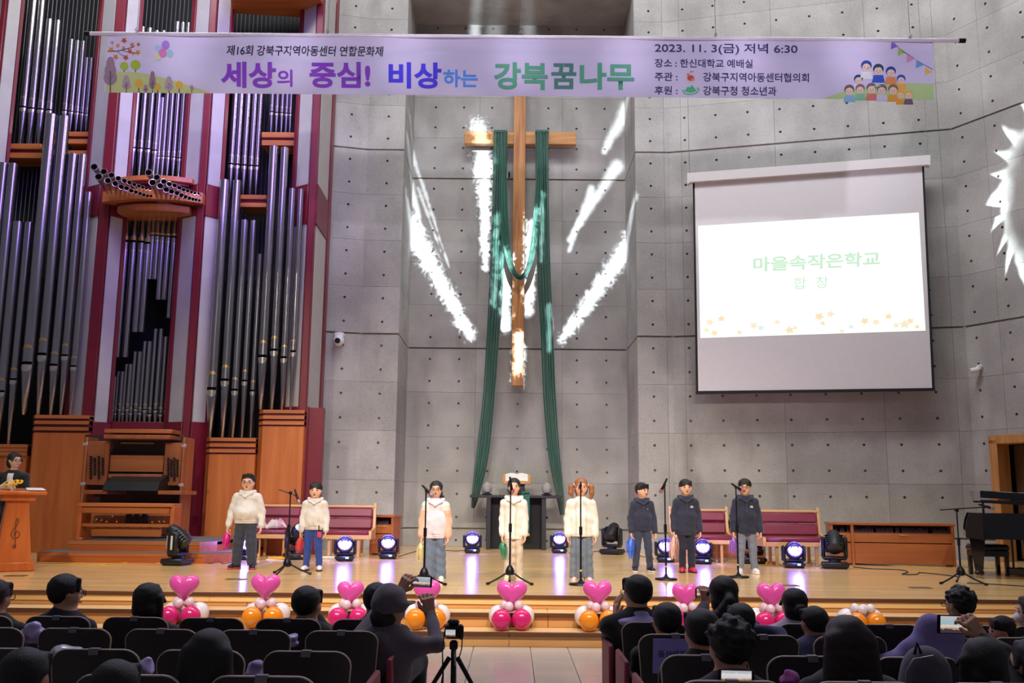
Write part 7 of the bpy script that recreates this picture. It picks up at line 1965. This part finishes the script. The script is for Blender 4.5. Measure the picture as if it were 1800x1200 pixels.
def blob(name, pts, px0, Y, label, cat, mt, noise=(.006, 26, 1), res=.012, k=.04, sub=None):
    o0 = at_y(px0[0], px0[1], Y); t = thing(name, o0, label, cat); s = Solid(res, k)
    for (x, y, dy, r) in pts: p = at_y(x, y, Y + dy) - o0; s.ell(p, (r * Y / FPX,) * 3 if not isinstance(r, tuple) else tuple(q * Y / FPX for q in r))
    return t, solid(s, 'cloth_body' if cat == 'coat' else 'bag_body', mt, t, noise=noise)
ct, _ = blob('draped_coat', [(1640, 1112, 0, (32, 22, 30)), (1650, 1150, 0, (40, 22, 36)), (1610, 1150, 0, (36, 20, 26)), (1570, 1164, 0, (34, 18, 18)), (1668, 1120, .02, (24, 20, 34))], (1610, 1176), ROW[2][0] - .02, 'lilac coat draped over a seat back behind the grey backpack', 'coat', PURP, (.006, 16, 2))
bp_, bo = blob('backpack', [(1627, 1172, 0, (34, 26, 34)), (1627, 1205, 0, (42, 28, 44)), (1627, 1240, 0, (42, 28, 40))], (1627, 1260), ROW[3][0] - .1, 'grey backpack hanging on a seat back in the lower right', 'backpack', fabric('grey_canvas', (96, 90, 106), .2), (.002, 14, 1), k=.06)
a, b_, c_ = [at_y(x, y, ROW[3][0] - .16) - bp_.location for x, y in ((1607, 1150), (1612, 1130), (1619, 1148))]
MB().tube([a, b_, c_], .009, 6).build('grab_handle', M_STAND, bp_)
zz = [at_y(x, y, ROW[3][0] - .2) - bp_.location for x, y in ((1592, 1230), (1593, 1180), (1606, 1158), (1640, 1152), (1660, 1170))]; MB().tube(zz, .004, 5).build('zipper', M_WIRE, bp_)
M_PLAS = mat('shiny_plastic_bag', (176, 160, 214), .2, var=.2, spec=.8); M_PLASC = mat('clear_plastic_wrap', (200, 200, 214), .12, var=.3, spec=1)
for i, (nm, x, y, w, h_, Y, lb, mm) in enumerate((('gift_bag', 58, 1108, 24, 14, ROW[2][0] + .14, 'crumpled lilac bag on a seat behind the man in the navy suit', M_PLAS), ('plastic_wrap', 116, 1141, 28, 7, ROW[3][0] + .12, 'clear crinkled wrapping on a seat at the left', M_PLASC), ('gift_bag', 256, 1170, 16, 15, ROW[3][0] + .3, 'violet plastic bag beside the long-haired woman on the left', M_PLAS),
                                           ('gift_bag', 448, 1174, 17, 13, ROW[3][0] + .25, 'pale lilac paper bag right of the long-haired woman on the left', LILAC), ('gift_bag', 512, 1122, 12, 8, ROW[2][0] + .3, 'small violet bag on a seat in the left block', M_PLAS), ('gift_bag', 1388, 1186, 14, 12, ROW[4][0] + .3, 'magenta bag at the lap of the long-haired woman on the right', fabric('magenta_bag', (150, 50, 140))))):
    blob(nm, [(x, y, 0, (w * .7, 14, h_)), (x - w * .4, y + h_ * .3, .02, (w * .5, 12, h_ * .8)), (x + w * .4, y + h_ * .2, .01, (w * .5, 12, h_ * .7)), (x, y + h_, .0, (w * .9, 14, h_ * .5))], (x, y + h_ * 1.4), Y, lb, 'bag', mm, (.007, 45, i), .009, .02)
# lilac paper sign taped to the back of a seat
sY = ROW[2][0] - .035
sg = thing('paper_sign', at_y(1190, 1182, sY), 'lilac paper sign with Korean lettering on a seat back', 'sign')
M_SIGN = mat('lilac_sign_paper', (150, 138, 214), .8, var=.03)
cs = [(1148, 1122), (1246, 1124), (1243, 1186), (1147, 1183)]
f = [at_y(x, y, sY) for x, y in cs]; b = WB(); b.add(f + [p + Vector((0, .004, 0)) for p in f], [(0, 1, 2, 3), (7, 6, 5, 4), (0, 4, 5, 1), (1, 5, 6, 2), (2, 6, 7, 3), (3, 7, 4, 0)]); b.put('paper', M_SIGN, sg, smooth=0)
me = text_mesh('동산비전스'); a = mesh_co(me); mn, mx_ = a.min(0), a.max(0); out = np.empty_like(a)
for i, (x, y, z) in enumerate(a):
    p = at_y(1157 + (x - mn[0]) / (mx_[0] - mn[0]) * 62, 1155 - (y - mn[1]) / (mx_[1] - mn[1]) * 12, sY - .003) - sg.location; out[i] = p
set_co(me, out); me.materials.clear(); link('lettering', me, mat('sign_ink', (44, 38, 96), .8), sg)
